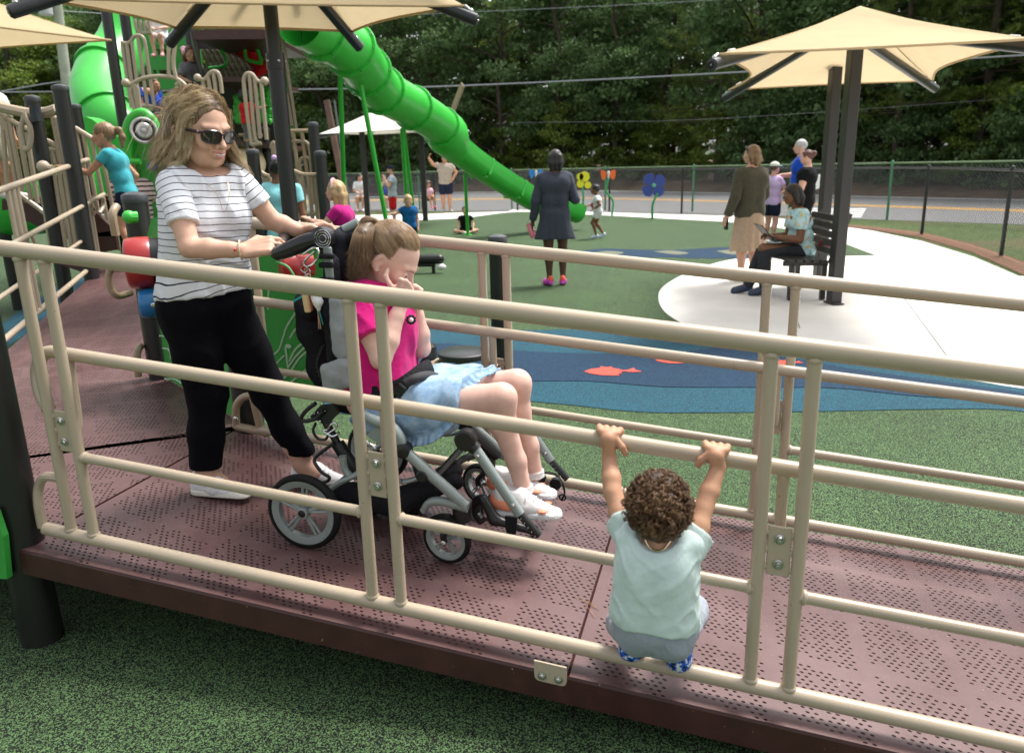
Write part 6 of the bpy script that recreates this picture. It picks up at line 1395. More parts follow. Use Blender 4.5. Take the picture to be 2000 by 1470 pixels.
# --- children on the tower
y_ = 10.9; hd = D(371, 108, y_); zf = D(371, 268, y_)[2]
pb, J, P, R = person('girl in a grey tee with a pink bow leaning on the arched barrier', (hd[0]+.0, y_, zf), 140, (hd[2]-zf)/.92, dict(elR=(.17, .06, .64), wrR=(.14, .18, .62), elL=(-.15, .05, .62), wrL=(-.1, .17, .6)), dict(skin=SK_MID, top=C_GREY, sleeve=.75, bottom=C_BLACK, leg=1.8, hair=H_AUBURN, style='bob', hh=.21, g=1.15, shoes=(.3, .3, .3)))
mb = MB(); mb.ball(P(.075, -.02, .07), (.045, .03, .035), 8); mb.ball(P(.09, .0, .03), (.03, .03, .04), 8); mb.build('hair_bow', C_PINK, pb)
y_ = 11.2; hd = D(294, 168, y_); zf = D(294, 268, y_)[2]-.15
person('child in a blue shirt crouching behind the tan pickets of the tower', (hd[0]-.05, y_, zf), 120, (hd[2]-zf)/.62, sit(neck=(0, .06, .52), head=(0, .12, .62), pelvis=(0, -.05, .26)), dict(skin=SK_TAN, top=C_RBLUE, bottom=C_NAVY, leg=.9, hair=H_BROWN, style='short', hh=.19, shoes=(.3, .3, .3)))
y_ = 10.5; hd = D(478, 198, y_); zf = D(478, 290, y_)[2]-.05
person('child in a red tee standing in the tower opening above the beige slide', (hd[0]+.02, y_, zf), 10, (hd[2]-zf)/.86, dict(elR=(.19, .08, .74), wrR=(.22, .2, .78), head=(-.02, .03, .91)), dict(skin=SK_MID, top=C_RED, bottom=C_GREY, leg=1.7, hair=H_BLACK, style='afro', hh=.17, shoes=(.2, .2, .2)))
y_ = 11.6; c = D(482, 118, y_)
person('child in red climbing inside the dark top level of the tower', (c[0]+.05, y_, c[2]-.55), -120, 1.1, dict(pelvis=(0, -.12, .42), neck=(0, .08, .62), head=(0, .14, .70), shL=(-.1, .08, .6), shR=(.1, .08, .6), elL=(-.14, .18, .66), wrL=(-.16, .32, .68), elR=(.12, .2, .6), wrR=(.10, .3, .62), hipL=(-.05, -.12, .4), hipR=(.05, -.12, .4), knL=(-.08, .02, .24), knR=(.08, .05, .26), anL=(-.06, -.12, .1), anR=(.06, -.1, .1), toL=(-.06, -.04, .08), toR=(.06, -.02, .08)), dict(skin=SK_MID, top=C_RED, sleeve=.6, bottom=C_RED, leg=1.6, hair=H_BROWN, style='short', hh=.19, shoes=(.1, .1, .1)))
y_ = 12.0; c = D(312, 66, y_)
person('small child in white sitting high on the tower, mostly under the big canopy', (c[0], y_, c[2]-.35), 170, 1.0, sit(), dict(skin=SK_FAIR, top=C_WHITE, bottom=C_WHITE, leg=.6, hair=H_BROWN, style='short', hh=.18, shoes=(.6, .3, .3)))
# --- group at the right
ft = G(1449, 547)
wo, J, P, R = person('woman in an olive jacket and long beige skirt with her back turned', (ft[0]+.05, ft[1], 0), -22, hgt((1466, 281), ft), dict(shL=(-.105, 0, .79), shR=(.105, 0, .79), elL=(-.15, -.02, .63), wrL=(-.19, .02, .485), elR=(.15, .02, .63), wrR=(.12, .08, .53), head=(0, .015, .925)), dict(skin=SK_FAIR, top=C_OLIVE, sleeve=1.95, hemz=-.045, skirt=None, bottom=None, hair=H_LBROWN, style='bob', headyaw=-38, shoes=(.5, .4, .3), g=1.1))
b = Blob(); pe = J['pelvis']; e = pe-UZ*.30*h*.97; 
for x in (-1, -.5, 0, .5, 1): b.cap(pe+unit(J['hipR']-J['hipL'])*x*.05+UZ*.03, e+unit(J['hipR']-J['hipL'])*x*.11, .125, .135, .03)
b.cut(e, -UZ); b.cut(pe+UZ*-.02, UZ); cx, cy = e[0], e[1]; b.build('skirt', C_BEIGE, wo, .012, fold=lambda Q: .010*np.sin(np.arctan2(Q[:, 1]-cy, Q[:, 0]-cx)*9)*np.clip((pe[2]-Q[:, 2])/.5, 0, 1))
mb = MB(); c = J['wrL']+V3(-.005, -.01, -.09); mb.box(c, (.012, .07, .14), .4, bev=.004); o = mb.build('phone', M_BLACK, loc=tuple(c)); tag(o, 'black phone in the hand of the woman in olive', 'phone')
mb = MB(); mb.tube(spline([P(-.08, .03, .05), P(-.05, .06, .085), P(0, .07, .10), P(.05, .06, .085), P(.08, .03, .05)], 4), .007, 6); mb.build('sunglasses', M_BLACK, wo)
ft = G(1503, 477)
person('girl in a lilac tee and a cap, arms folded, behind the woman in olive', (ft[0], ft[1], 0), 60, hgt((1510, 316), ft), dict(elL=(-.14, .04, .66), wrL=(-.02, .12, .72), elR=(.14, .06, .66), wrR=(.03, .14, .70)), dict(skin=SK_FAIR, top=C_LILAC, bottom=C_NAVY, leg=.45, hair=H_BROWN, style='cap', cap=(mat('cap_cream', (.6, .62, .5), .8), mat('cap_blue', (.18, .38, .62), .8)), shoes=(.7, .7, .7), hh=.2))
ft = G(1562, 480)
person('woman in a black tee with reddish hair in a bun, standing behind the bench', (ft[0]-.42, ft[1]-1.2, 0), -65, hgt((1558, 292), (0, ft[1]-1.2)), dict(elL=(-.15, .03, .64), wrL=(-.10, .15, .62), elR=(.16, -.03, .64), wrR=(.10, .1, .60)), dict(skin=SK_FAIR, top=C_BLACK, sleeve=.6, bottom=C_BLACK, leg=1.8, hair=H_AUBURN, style='bun', shoes=(.1, .1, .1), g=1.25))
person('grey haired man in a royal blue shirt, mostly hidden behind the woman in black', (ft[0]-.02, ft[1]+.2, 0), -75, hgt((1558, 271), (0, ft[1]+.2)), dict(elR=(.17, .02, .66), wrR=(.17, .16, .66)), dict(skin=SK_FAIR, top=C_RBLUE, sleeve=.6, bottom=C_CHAR, leg=1.8, hair=H_GREY, style='short', shoes=(.1, .1, .1), g=1.1))
c = D(1592, 358, 12.9); mb = MB(); mb.box(c, (.30, .012, .20), -.4, ax=(unit(V3(.9, .2, .35)), unit(V3(-.2, 1, 0)), unit(V3(-.35, 0, .9)))); o = mb.build('clipboard', mat('paper_white', (.75, .75, .75), .8), loc=tuple(c)); tag(o, 'white clipboard held out in front of the grey haired man', 'clipboard')
# seated woman with laptop
ft = G(1470, 576); hipw = D(1562, 492, 8.75)
SW = dict(hp=hipw)
face = -88; bx, by = hipw[0], 8.70
hS = 1.66; th_ = .0
sw, J, P, R = person('woman in a tie dye tee and charcoal trousers sitting on the bench with a laptop', (bx, by, 0), face, hS, sit(pelvis=(0, -.0, .29), neck=(0, .045, .56), head=(0, .09, .655), shL=(-.10, .04, .53), shR=(.10, .04, .53), elL=(-.13, .06, .37), elR=(.12, .06, .37), wrL=(-.07, .19, .385), wrR=(.06, .19, .385), knL=(-.05, .27, .31), knR=(.06, .24, .295), anL=(-.06, .245, .045), anR=(.05, .335, .045), toL=(-.06, .33, .018), toR=(.05, .42, .018)), dict(skin=SK_BROWN, top=None, bottom=C_CHAR, leg=1.93, hair=H_BLACK, style='bob', shoes=(.03, .05, .09), hh=.215, headtilt=8), vox=.008)
m = bpy.data.materials.new('tie_dye'); m.use_nodes = True; n, l, b = nn(m); tc = n.new('ShaderNodeTexCoord'); nz = n.new('ShaderNodeTexNoise'); nz.inputs['Scale'].default_value = 7; nz.inputs['Distortion'].default_value = 1.5; l.new(tc.outputs['Object'], nz.inputs['Vector'])
r = n.new('ShaderNodeValToRGB'); e = r.color_ramp.elements; e[0].position = .0; e[0].color = (.60, .80, .84, 1); e[1].position = 1; e[1].color = (.7, .2, .1, 1)
for p_, c_ in ((.50, (.62, .82, .85, 1)), (.56, (.2, .6, .68, 1)), (.60, (.66, .80, .80, 1)), (.66, (.8, .55, .04, 1)), (.72, (.75, .25, .12, 1))): q = e.new(p_); q.color = c_
l.new(nz.outputs['Fac'], r.inputs[0]); l.new(r.outputs[0], b.inputs['Base Color']); b.inputs['Roughness'].default_value = .85
b = Blob(); ne, pe = J['neck'], J['pelvis']; shr = unit(J['shR']-J['shL']); lpf = lambda a, b_, t_: a*(1-t_)+b_*t_
b.cap(lpf(J['shL'], J['shR'], .12), lpf(J['shL'], J['shR'], .88), .075, None, .04).cap(lpf(ne, pe, .3)-shr*.08, lpf(ne, pe, .3)+shr*.08, .118, None, .04).cap(lpf(ne, pe, .65)-shr*.07, lpf(ne, pe, .65)+shr*.07, .115, None, .04).cap(pe-shr*.07, pe+shr*.07, .125, None, .04).cap(ne-UZ*.05, lpf(ne, J['shL'], .85), .06, None, .03).cap(ne-UZ*.05, lpf(ne, J['shR'], .85), .06, None, .03)
b.cut(ne+UZ*.015, UZ); b.cut(pe+UZ*-.05, -UZ); b.build('shirt', m, sw, .008, amp=.006, freq=9)
for q in 'LR': b = Blob(); e_ = lpf(J['sh'+q], J['el'+q], .62); b.cap(J['sh'+q], e_, .068, .07, .01).cut(e_, unit(J['el'+q]-J['sh'+q])); b.build('sleeve', m, sw, .008, amp=.005, freq=10)
mb = MB(); c = lpf(J['knL'], J['knR'], .5)*.55+pe*.45+UZ*.105; fdir = world_dir(face, (0, 1, 0)); rdir = world_dir(face, (1, 0, 0))
lt = thing('laptop', 'open black laptop on the lap of the seated woman', 'laptop', tuple(c)); mb.box(c, (.33, .23, .018), ax=(rdir, fdir, UZ), bev=.004); mb.build('base', M_BLACK, lt)
mb = MB(); q = c+fdir*.115; dv = unit(fdir*.65+UZ*.75); mb.box(q+dv*.115, (.33, .23, .010), ax=(rdir, dv, np.cross(rdir, dv)), bev=.003); mb.build('lid', M_BLACK, lt)
mb = MB(); mb.box(q+dv*.118-np.cross(rdir, dv)*-.0065, (.30, .19, .002), ax=(rdir, dv, np.cross(rdir, dv))); mb.build('screen', mat('dark_screen', (.02, .02, .025), .15), lt)
mb = MB(); 
for sd in (-1, 1): mb.tube([P(.02*sd+.012*math.cos(a)*sd*1.6, .094, .0+.016*math.sin(a)) for a in np.linspace(0, 6.28, 12)], .0022, 5, cap=False)
mb.tube([P(.048, .09, .004), P(.085, .0, .004)], .0022, 5); mb.build('glasses', M_STEEL, sw)
# ================================================================== hair strands
def strand_mat(name, cols, rough=.35):
    m = bpy.data.materials.new('strands_'+name); m.use_nodes = True; n, l, b = nn(m)
    hi = n.new('ShaderNodeHairInfo'); r = n.new('ShaderNodeValToRGB'); e = r.color_ramp.elements; e[0].color = (*cols[0], 1); e[1].color = (*cols[-1], 1)
    for i, c in enumerate(cols[1:-1]): q = e.new((i+1)/(len(cols)-1)); q.color = (*c, 1)
    at_ = n.new('ShaderNodeAttribute'); at_.attribute_name = 'shade'; v = math_node(n, l, 'ADD', math_node(n, l, 'MULTIPLY', hi.outputs['Random'], .45), math_node(n, l, 'MULTIPLY', at_.outputs['Fac'], .55)); l.new(v, r.inputs[0]); l.new(r.outputs[0], b.inputs['Base Color']); b.inputs['Roughness'].default_value = rough; b.inputs['Specular IOR Level'].default_value = .4
    return m
def strands(name, paths, m, parent, r0=.0005, r1=.0002):
    hc = bpy.data.hair_curves.new(name); hc.add_curves([len(p) for p in paths]); off = np.array(world_loc(parent))
    P = np.concatenate([np.asarray(p) for p in paths])-off; hc.attributes['position'].data.foreach_set('vector', P.astype(np.float32).ravel())
    ra = hc.attributes.get('radius') or hc.attributes.new('radius', 'FLOAT', 'POINT'); ra.data.foreach_set('value', np.concatenate([np.linspace(r0, r1, len(p)) for p in paths]).astype(np.float32))
    roots_ = np.array([p[0] for p in paths]); sh = hc.attributes.new('shade', 'FLOAT', 'CURVE'); sh.data.foreach_set('value', np.clip(.5+.9*vnoise(roots_, 70)+.4*vnoise(roots_+5, 25), 0, 1).astype(np.float32))
    hc.materials.append(m); o = bpy.data.objects.new(name, hc); COL.objects.link(o); o.parent = parent; return o
def flow(root, d, n, step, grav, cols, rg, drift=(0, 0, 0), wob=.05, curl=None):
    """a strand falling under its own weight and sliding over the ellipsoids in cols"""
    P = [root.copy()]; p = root.copy(); d = unit(d); w = rg.normal(size=3)*wob
    for i in range(n):
        d = unit(d+np.array([0, 0, -grav])+np.array(drift)*(i/n)+w*.3); p = p+d*step
        for c, R, rad in cols:
            q = R @ (p-c)/rad; L = np.linalg.norm(q)
            if L < 1:
                q = q/L; nrm = unit(R.T @ (q/rad)); p = c+R.T @ (q*rad); d = unit(d-nrm*min(0, d @ nrm))
        P.append(p.copy())
    return P
def locks(guides, kids, rg, spread=.010, clump=.55, wave=.0012, drop=.12):
    """fill each guide strand out into a lock of hair: many fine strands that gather towards its tip"""
    out = []
    for g in guides:
        g = np.array(g); n = len(g); u = np.linspace(0, 1, n)[:, None]
        for _ in range(kids):
            o = rg.normal(size=3)*spread; t = rg.normal(size=3)*spread*.25; ph = rg.uniform(0, 6.28); k = n-int(rg.uniform(0, drop)*n)
            p = g+o*(1-clump*u)+t*u+np.array([1, .4, .2])*wave*np.sin(u*9+ph)*u; out.append(p[:max(4, k)])
    return out
def roots(P, R, c0, rad, n, rg, keep):
    out = []
    while len(out) < n:
        q = unit(rg.normal(size=3)); loc = q*rad
        if keep(q): out.append((c0+R.T @ loc, q))
    return out
# ================================================================== the woman pushing the wheelchair
def lp_(a, b_, q): return np.array(a)*(1-q)+np.array(b_)*q
wt = thing('person', 'blonde woman in sunglasses and a striped white tee pushing the wheelchair', 'person', tuple(R1(.3, .55, deckz(.3))))
shR = W(338, 362, .40); shL = W(462, 352, .60); nk = W(396, 338, .52); hd = W(393, 253, .50); pel = W(402, 585, .52)
elR = W(370, 484, .33); wrR_ = W(478, 489, .40); elL = W(533, 432, .66); wrL_ = W(588, 452, .70)
hipR = W(365, 610, .46); hipL = W(447, 612, .60); knR = W(404, 765, .50); knL = W(525, 765, .66); anR = W(404, 925, .50); anL = W(592, 905, .70)
sh_v = unit(shL-shR); fw_b = unit(np.cross(UZ, -sh_v)); fw_b = fw_b if fw_b[0] > 0 else -fw_b
hf = unit(V3(.86, -.51, 0)); hh = .232; tilt = math.radians(15)
hr_ = unit(V3(-.51, -.86, 0)); hu = UZ*math.cos(tilt)+hf*math.sin(tilt); hfw = hf*math.cos(tilt)-UZ*math.sin(tilt); RW = np.array([hr_, hfw, hu])
# lean of the head to her left
s_ = hh/.225
B = Blob()
B.cap(lp_(shR, shL, .12), lp_(shR, shL, .88), .042, None, .03)
for q, w_, r_ in ((.25, .055, .082), (.55, .05, .078), (.85, .05, .082), (1.0, .05, .086)): c = lp_(nk, pel, q); B.cap(c-sh_v*w_, c+sh_v*w_, r_, None, .03)
B.cap(nk-UZ*.03, hd-hu*.07-hfw*.022, .046, .043, .015); B.cap(nk-UZ*.01, lp_(nk, shR, .8), .036, .034, .02); B.cap(nk-UZ*.01, lp_(nk, shL, .8), .036, .034, .02)
PW = head_prims(B, hd, RW, hh, jaw=1.0, k=.010)
# smile: fuller cheeks and creases
for sd in (-1, 1): B.ball(PW(.036*sd, .066, -.030), .017*s_, .012); B.cap(PW(.022*sd, .091, -.038), PW(.031*sd, .080, -.056), .0016, .0012, .004, True)
B.cap(PW(-.016, .0965, -.0555), PW(.016, .0965, -.0555), .0022, None, .002, True)
for sh, el, wr in ((shR, elR, wrR_), (shL, elL, wrL_)):
    B.chain([sh, lp_(sh, el, .5), el], [.040, .038, .0315], .015); fa = lp_(el, wr, .35); B.chain([el, fa, lp_(el, wr, .75), wr], [.031, .0325, .0245, .0205], .01)
gR = unit(W(540, 484, .43)-wrR_); hand_prims(B, wrR_, gR+UZ*.12, -UZ*.6+N1*.55, .172, .62, side=1, k=.005)
gL = unit(W(625, 448, .74)-wrL_); hand_prims(B, wrL_, gL+UZ*.10, -UZ*.75-N1*.35, .168, .60, side=-1, k=.005)
for an, fwd in ((anR, unit(E1+N1*.10)), (anL, unit(E1+N1*.12))):
    kn = knR if an is anR else knL; hp = hipR if an is anR else hipL; B.chain([hp, kn, lp_(kn, an, .7), an], [.060, .045, .042, .037], .02); B.cap(an, an-UZ*.04+fwd*.05, .036, .034)
B.build('body', SK_TAN if False else skin('woman', (.60, .36, .26)), wt, .0042)
# striped tee
def stripe_mat():
    m = bpy.data.materials.new('striped_tee'); m.use_nodes = True; n, l, b = nn(m); at_ = n.new('ShaderNodeAttribute'); at_.attribute_name = 'sv'
    tc = n.new('ShaderNodeTexCoord')
    nz = n.new('ShaderNodeTexNoise'); nz.inputs['Scale'].default_value = 9; nz.inputs['Detail'].default_value = 2; l.new(tc.outputs['Object'], nz.inputs['Vector'])
    z = math_node(n, l, 'ADD', at_.outputs['Fac'], math_node(n, l, 'MULTIPLY', nz.outputs['Fac'], .016)); f = math_node(n, l, 'FRACT', math_node(n, l, 'DIVIDE', z, .0220))
    q = math_node(n, l, 'LESS_THAN', f, .125); mx = n.new('ShaderNodeMix'); mx.data_type = 'RGBA'; l.new(q, mx.inputs['Factor']); mx.inputs['A'].default_value = (.74, .75, .80, 1); mx.inputs['B'].default_value = (.03, .03, .05, 1)
    l.new(mx.outputs['Result'], b.inputs['Base Color']); b.inputs['Roughness'].default_value = .9; b.inputs['Specular IOR Level'].default_value = .15
    mp = n.new('ShaderNodeMapping'); mp.inputs['Scale'].default_value = (1, 1, .45); mp.inputs['Rotation'].default_value = (.5, .6, .2); l.new(tc.outputs['Object'], mp.inputs[0]); n2 = n.new('ShaderNodeTexNoise'); n2.inputs['Scale'].default_value = 15; n2.inputs['Detail'].default_value = 4; n2.inputs['Distortion'].default_value = .6; l.new(mp.outputs[0], n2.inputs['Vector'])
    bp = n.new('ShaderNodeBump'); bp.inputs['Strength'].default_value = .5; bp.inputs['Distance'].default_value = .012; l.new(n2.outputs['Fac'], bp.inputs['Height']); l.new(bp.outputs[0], b.inputs['Normal'])
    return m
M_STRIPE = stripe_mat()
def set_sv(o, fn):
    me = o.data; n = len(me.vertices); co = np.empty(n*3, np.float32); me.vertices.foreach_get('co', co); co = co.reshape(-1, 3)+np.array(world_loc(o)); a = me.attributes.new('sv', 'FLOAT', 'POINT'); a.data.foreach_set('value', fn(co).astype(np.float32))
b = Blob()
b.cap(lp_(shR, shL, .10), lp_(shR, shL, .90), .053, None, .035)
for q, w_, r_ in ((.22, .053, .087), (.42, .055, .093), (.62, .054, .090), (.82, .058, .093), (.98, .062, .098)): c = lp_(nk, pel, q); b.cap(c-sh_v*w_, c+sh_v*w_, r_, None, .05)
for sd, q in ((-1, .30), (1, .30)): c = lp_(nk, pel, .34)+sh_v*sd*.062+fw_b*.055; b.ball(c, .062, .05)
b.cap(nk-UZ*.035, lp_(nk, shR, .85), .045, .047, .02).cap(nk-UZ*.035, lp_(nk, shL, .85), .045, .047, .02)
hem = W(400, 572, .50); b.cut(V3(hem)-UZ*.0, -UZ+E1*.03); b.ell(nk+UZ*.030+fw_b*.02, V3(.085, .085, .060), None, .006, True)
def folds(Q):
    a = (Q-pel) @ sh_v; z = Q[:, 2]-pel[2]; fwd = (Q-pel) @ fw_b
    return crease(Q, pel, V3(.5, -.2, -.85), 15, .006)+crease(Q, pel, UZ+E1*.2, 17, .007)*np.clip((.25-z)/.2, 0, 1)+crease(Q, nk, V3(-.5, .1, -.8), 12, .005)*np.clip(z/.3, 0, 1)
o = b.build('shirt', M_STRIPE, wt, .0055, amp=.002, freq=9, fold=folds)
set_sv(o, lambda Q: Q[:, 2]+.10*((Q-pel) @ sh_v)*.3-.35*np.clip((pel[2]+.10-Q[:, 2]), 0, 1)*((Q-pel) @ sh_v)*9)
for sh, el, L_e, nm in ((shR, elR, .62, 'sleeve'), (shL, elL, .58, 'sleeve')):
    b = Blob(); e = lp_(sh, el, L_e); b.cap(sh+UZ*.002, e, .049, .049, .01).cut(e, unit(el-sh)-E1*.1)
    ax = unit(el-sh); o = b.build(nm, M_STRIPE, wt, .005, amp=.001, freq=14, fold=lambda Q: crease(Q, sh, ax+E1*.4, 20, .004)); D_ = np.linalg.norm(e-sh); set_sv(o, lambda Q: np.where((Q-sh) @ ax > D_-.014, (math.floor(sh[2]/.0220)+.35)*.0220, -((Q-sh) @ ax)*.95+sh[2]))
# trousers
M_PANTS = cloth('black_trousers', (.0035, .0035, .006), .9, bump=.1)
b = Blob(); pu = pel+UZ*.06
b.cap(pel-sh_v*.062, pel+sh_v*.062, .098, None, .03).cap(pu-sh_v*.055, pu+sh_v*.055, .088, None, .03)
b.chain([hipR, lp_(hipR, knR, .5), knR, lp_(knR, anR, .5), anR+UZ*.035], [.088, .078, .066, .058, .054], .03)
b.chain([hipL, lp_(hipL, knL, .5), knL, lp_(knL, anL, .5), anL+UZ*.045], [.086, .074, .060, .052, .049], .03)
for sgn in (1,): c = pel-fw_b*.035-UZ*.05; b.cap(c-sh_v*.045, c+sh_v*.045, .088, None, .04)
b.cut(anR+UZ*.028, -UZ); b.build('trousers', M_PANTS, wt, .007, amp=.002, freq=8, stretch=(1, 1, .5), fold=lambda Q: crease(Q, pel, E1+UZ*.35, 11, .004)+crease(Q, knL, UZ-E1*.2, 9, .003))
# shoes
M_WSHOE = mat('white_shoe_fabric', (.76, .76, .77), .75, var=.05, vscale=40, bump=.25, bscale=300); M_SOLE = mat('off_white_sole', (.66, .64, .56), .6)
def shoe(parent, heel, toe, zs, up_=.055, wd=.040, m=None, ms=None, nm='shoe', tongue=True, vox=.0045):
    heel = V3(heel); toe = V3(toe); f = unit(toe-heel); s = np.cross(f, UZ); L = np.linalg.norm(toe-heel)
    b = Blob(); b.cap(heel+f*.025+UZ*(.034), heel+f*L*.42+UZ*.038, wd*.86, wd*.92, .02); b.cap(heel+f*L*.42+UZ*.034, toe-f*.038+UZ*.018, wd*.95, wd*.62, .02); b.cap(heel+f*.03+UZ*(up_+.012), heel+f*L*.36+UZ*(up_+.006), wd*.74, wd*.72, .02)
    b.cut(heel+UZ*.006, -UZ); b.ell(heel+f*.055+UZ*(up_+.062), V3(.040, .040, .036), None, .004, True); o = b.build(nm, m or M_WSHOE, parent, vox, amp=.0012, freq=60)
    b = Blob(); b.cap(heel+f*.030+UZ*.010, toe-f*.034+UZ*.010, wd*.98, wd*.88, .01); b.cut(heel+UZ*.021, UZ); b.cut(heel+UZ*.0, -UZ); b.build('sole', ms or M_SOLE, o, .004)
    mb = MB()
    for i in range(4): c = heel+f*L*(.46+.075*i)+UZ*(up_+.024-.0105*i); mb.tube([c-s*.019, c+UZ*.005, c+s*.019], .0024, 5)
    mb.tube(spline([heel+f*L*.42+UZ*(up_+.03), heel+f*L*.5+s*.03+UZ*(up_+.012), heel+f*L*.44+s*.036+UZ*(up_-.01)], 4), .0022, 5); mb.build('laces', m or M_WSHOE, o); return o
hz = lambda s_v: deckz(s_v)
def onR(px, py): 
    # point of the near deck under a photo pixel
    N = UZ-E1*SL; d = ray(px, py); p0 = P0+UZ*.358; return _C+d*(((p0-_C) @ N)/(d @ N))
h0, t0_ = onR(371, 966), onR(480, 975); shoe(wt, h0+N1*.03, h0+N1*.035+E1*.235-UZ*.02, 0)
h1 = onR(568, 950); shoe(wt, h1+N1*.03+UZ*.012, h1+N1*.07+E1*.235-UZ*.018, 0)
# sunglasses
M_LENS = mat('dark_lens', (.012, .008, .008), .06, spec=.8); M_FRAME = mat('glossy_dark_frame', (.018, .010, .010), .12)
mb = MB(); ml = MB()
for sd in (-1, 1):
    P = []; 
    for a in np.linspace(0, 2*math.pi, 25)[:-1]:
        x = .0285*math.copysign(abs(math.cos(a))**.72, math.cos(a)); z = .0185*math.copysign(abs(math.sin(a))**.8, math.sin(a)); X = .0335*sd+x; P.append(PW(X, .0985-abs(X)**2*5.5, -.003+z))
    mb.tube(P+[P[0], P[1]], .0030, 6, cap=False); ml.add(P+[sum(P)/len(P)+(hfw)*.003], [(i, (i+1) % 24, 24) for i in range(24)])
mb.tube(spline([PW(-.007, .099, .004), PW(0, .1005, .007), PW(.007, .099, .004)], 4), .003, 6)
for sd in (-1, 1): mb.tube([PW(.061*sd, .079, .006), PW(.074*sd, .05, .006), PW(.0835*sd, .0, .004), PW(.084*sd, -.02, -.004)], [.0052, .0048, .004, .003], 8)
g = mb.build('sunglasses', M_FRAME, wt); ml.build('lens', M_LENS, g)
mb = MB(); mb.ball(PW(.068, .068, .008), .003, 8); mb.build('hinge_stud', M_STEEL, g)
M_TOOTH = mat('teeth', (.72, .68, .62), .3); mb = MB(); mb.tube(spline([PW(-.019, .0885, -.0530), PW(0, .0950, -.0568), PW(.019, .0885, -.0530)], 5), .0036, 8); mb.build('teeth', M_TOOTH, wt)
mb = MB(); mb.tube(spline([PW(-.025, .0850, -.0490), PW(-.010, .0955, -.0490), PW(0, .0975, -.0505), PW(.010, .0955, -.0490), PW(.025, .0850, -.0490)], 4), .0026, 6); mb.tube(spline([PW(-.023, .086, -.0525), PW(-.012, .0935, -.0610), PW(0, .0965, -.0640), PW(.012, .0935, -.0610), PW(.023, .086, -.0525)], 4), .0028, 6); mb.build('lips', mat('lip_rose', (.50, .17, .16), .35), wt)
mb = MB(); q = PW(.088, -.004, -.048); 
mb.tube([q+RW[1]*.012*math.cos(a)+RW[2]*.015*math.sin(a) for a in np.linspace(0, 6.28, 16)], .0028, 6, cap=False); mb.build('earring', M_STEEL, wt)
mb = MB(); c = lp_(elR, wrR_, .93); ax = unit(wrR_-elR); x = unit(np.cross(ax, UZ)); y = np.cross(x, ax); mb.tube([c+ax*-.004*math.sin(a)+(x*math.cos(a)+y*math.sin(a))*.031 for a in np.linspace(0, 6.28, 20)], .0022, 5, cap=False); br = mb.build('bracelet', mat('pale_cord', (.6, .5, .35), .6), wt)
mb = MB(); mb.ball(c-N1*.031+UZ*.004, .0045, 8); mb.build('bead', mat('red_bead', (.5, .02, .02), .4), br)
mb = MB(); f0 = lp_(nk, pel, .12)+fw_b*.105; mb.tube(spline([nk+sh_v*-.06+UZ*.01+fw_b*.03, lp_(nk+sh_v*-.06, f0, .6)+fw_b*.055-UZ*.03, f0-UZ*.075+fw_b*.012, lp_(nk+sh_v*.06, f0, .6)+fw_b*.055-UZ*.03, nk+sh_v*.06+UZ*.01+fw_b*.03], 6), .0009, 4); mb.build('necklace', mat('gold', (.7, .45, .2), .25, 1), wt)
# hair: a base volume and many strands
HB = hair_mat('woman_base', (.08, .045, .022), (.22, .14, .07)); b = Blob()
b.ell(PW(0, -.022, .030), V3(.079, .098, .090)*s_, RW, .01)
for sd in (-1, 1):
    b.chain([PW(.060*sd, -.035, .030), PW(.068*sd, -.045, -.03), PW(.066*sd, -.060, -.085), PW(.066*sd, -.065, -.115)], [.024*s_, .024*s_, .022*s_, .014*s_], .02)
for x in (-.045, 0, .045): b.chain([PW(x, -.080, .02), PW(x*1.1, -.092, -.05), PW(x*1.15, -.098, -.105)], [.030*s_, .030*s_, .018*s_], .02)
b.ell(PW(0, .088, -.020), V3(.078, .070, .098)*s_, RW, .006, True)
b.build('hair', HB, wt, .005, amp=.004, freq=30, stretch=(1, 1, .2))
rg = np.random.default_rng(2)
SM = strand_mat('blonde', [(.07, .042, .024), (.17, .11, .06), (.42, .31, .17), (.62, .49, .31), (.72, .60, .42)])
c0 = PW(0, -.018, .028); rad = V3(.082, .100, .091)*s_
cols = [(c0, RW, rad*.99), (PW(0, .02, -.035), RW, V3(.074, .070, .085)*s_), (nk+UZ*.0, np.eye(3), V3(.062, .062, .055)), (lp_(nk, shR, .55), np.eye(3), V3(.085, .085, .072)), (lp_(nk, shL, .55), np.eye(3), V3(.085, .085, .072))]
def keepW(q): return q[2] > -.10 and not (q[1] > .62 and q[2] < .60) and not (q[1] > .25 and q[2] < .12)
gd = []
for p, q in roots(PW, RW, c0, rad, 430, rg, keepW):
    side = 1 if q[0] > .12 else -1       # parting slightly to one side
    fr = max(0, q[1]); loc = V3(side*(.85+.1*rg.random())*(1-.4*abs(q[0])), -.30-.9*max(0, -q[1])-.25*fr-(.55*fr if side > 0 else 0), .30*(1-abs(q[0]))-.1); d = RW.T @ loc
    n_ = int(rg.integers(15, 21))+(4 if side < 0 else 1); gd.append(flow(p, d, n_, .0098, .34, cols, rg, drift=(V3(-.09, .03, 0)*rg.uniform(.2, 1)-hfw*.06) if side > 0 else (E1*.01-hr_*.02), wob=.05))
for g in gd:
    # soft wave and an outward flick at the ends
    n_ = len(g); ce = PW(0, -.02, g[-1][2]*0)
    for i in range(n_):
        u = i/n_; out = g[i]-PW(0, -.02, 0); out[2] = 0; out = unit(out); g[i] = g[i]+out*(.006*math.sin(u*7+g[0][0]*40)*u+.009*max(0, u-.75)*3-.046*math.sin(min(1, u*1.1)*3.14)*(1 if out @ E1 < 0 else .25))
strands('hair_strands', locks(gd, 26, rg, .0062, .5, .0006, .16), SM, wt, .00042, .00022)
gf = []
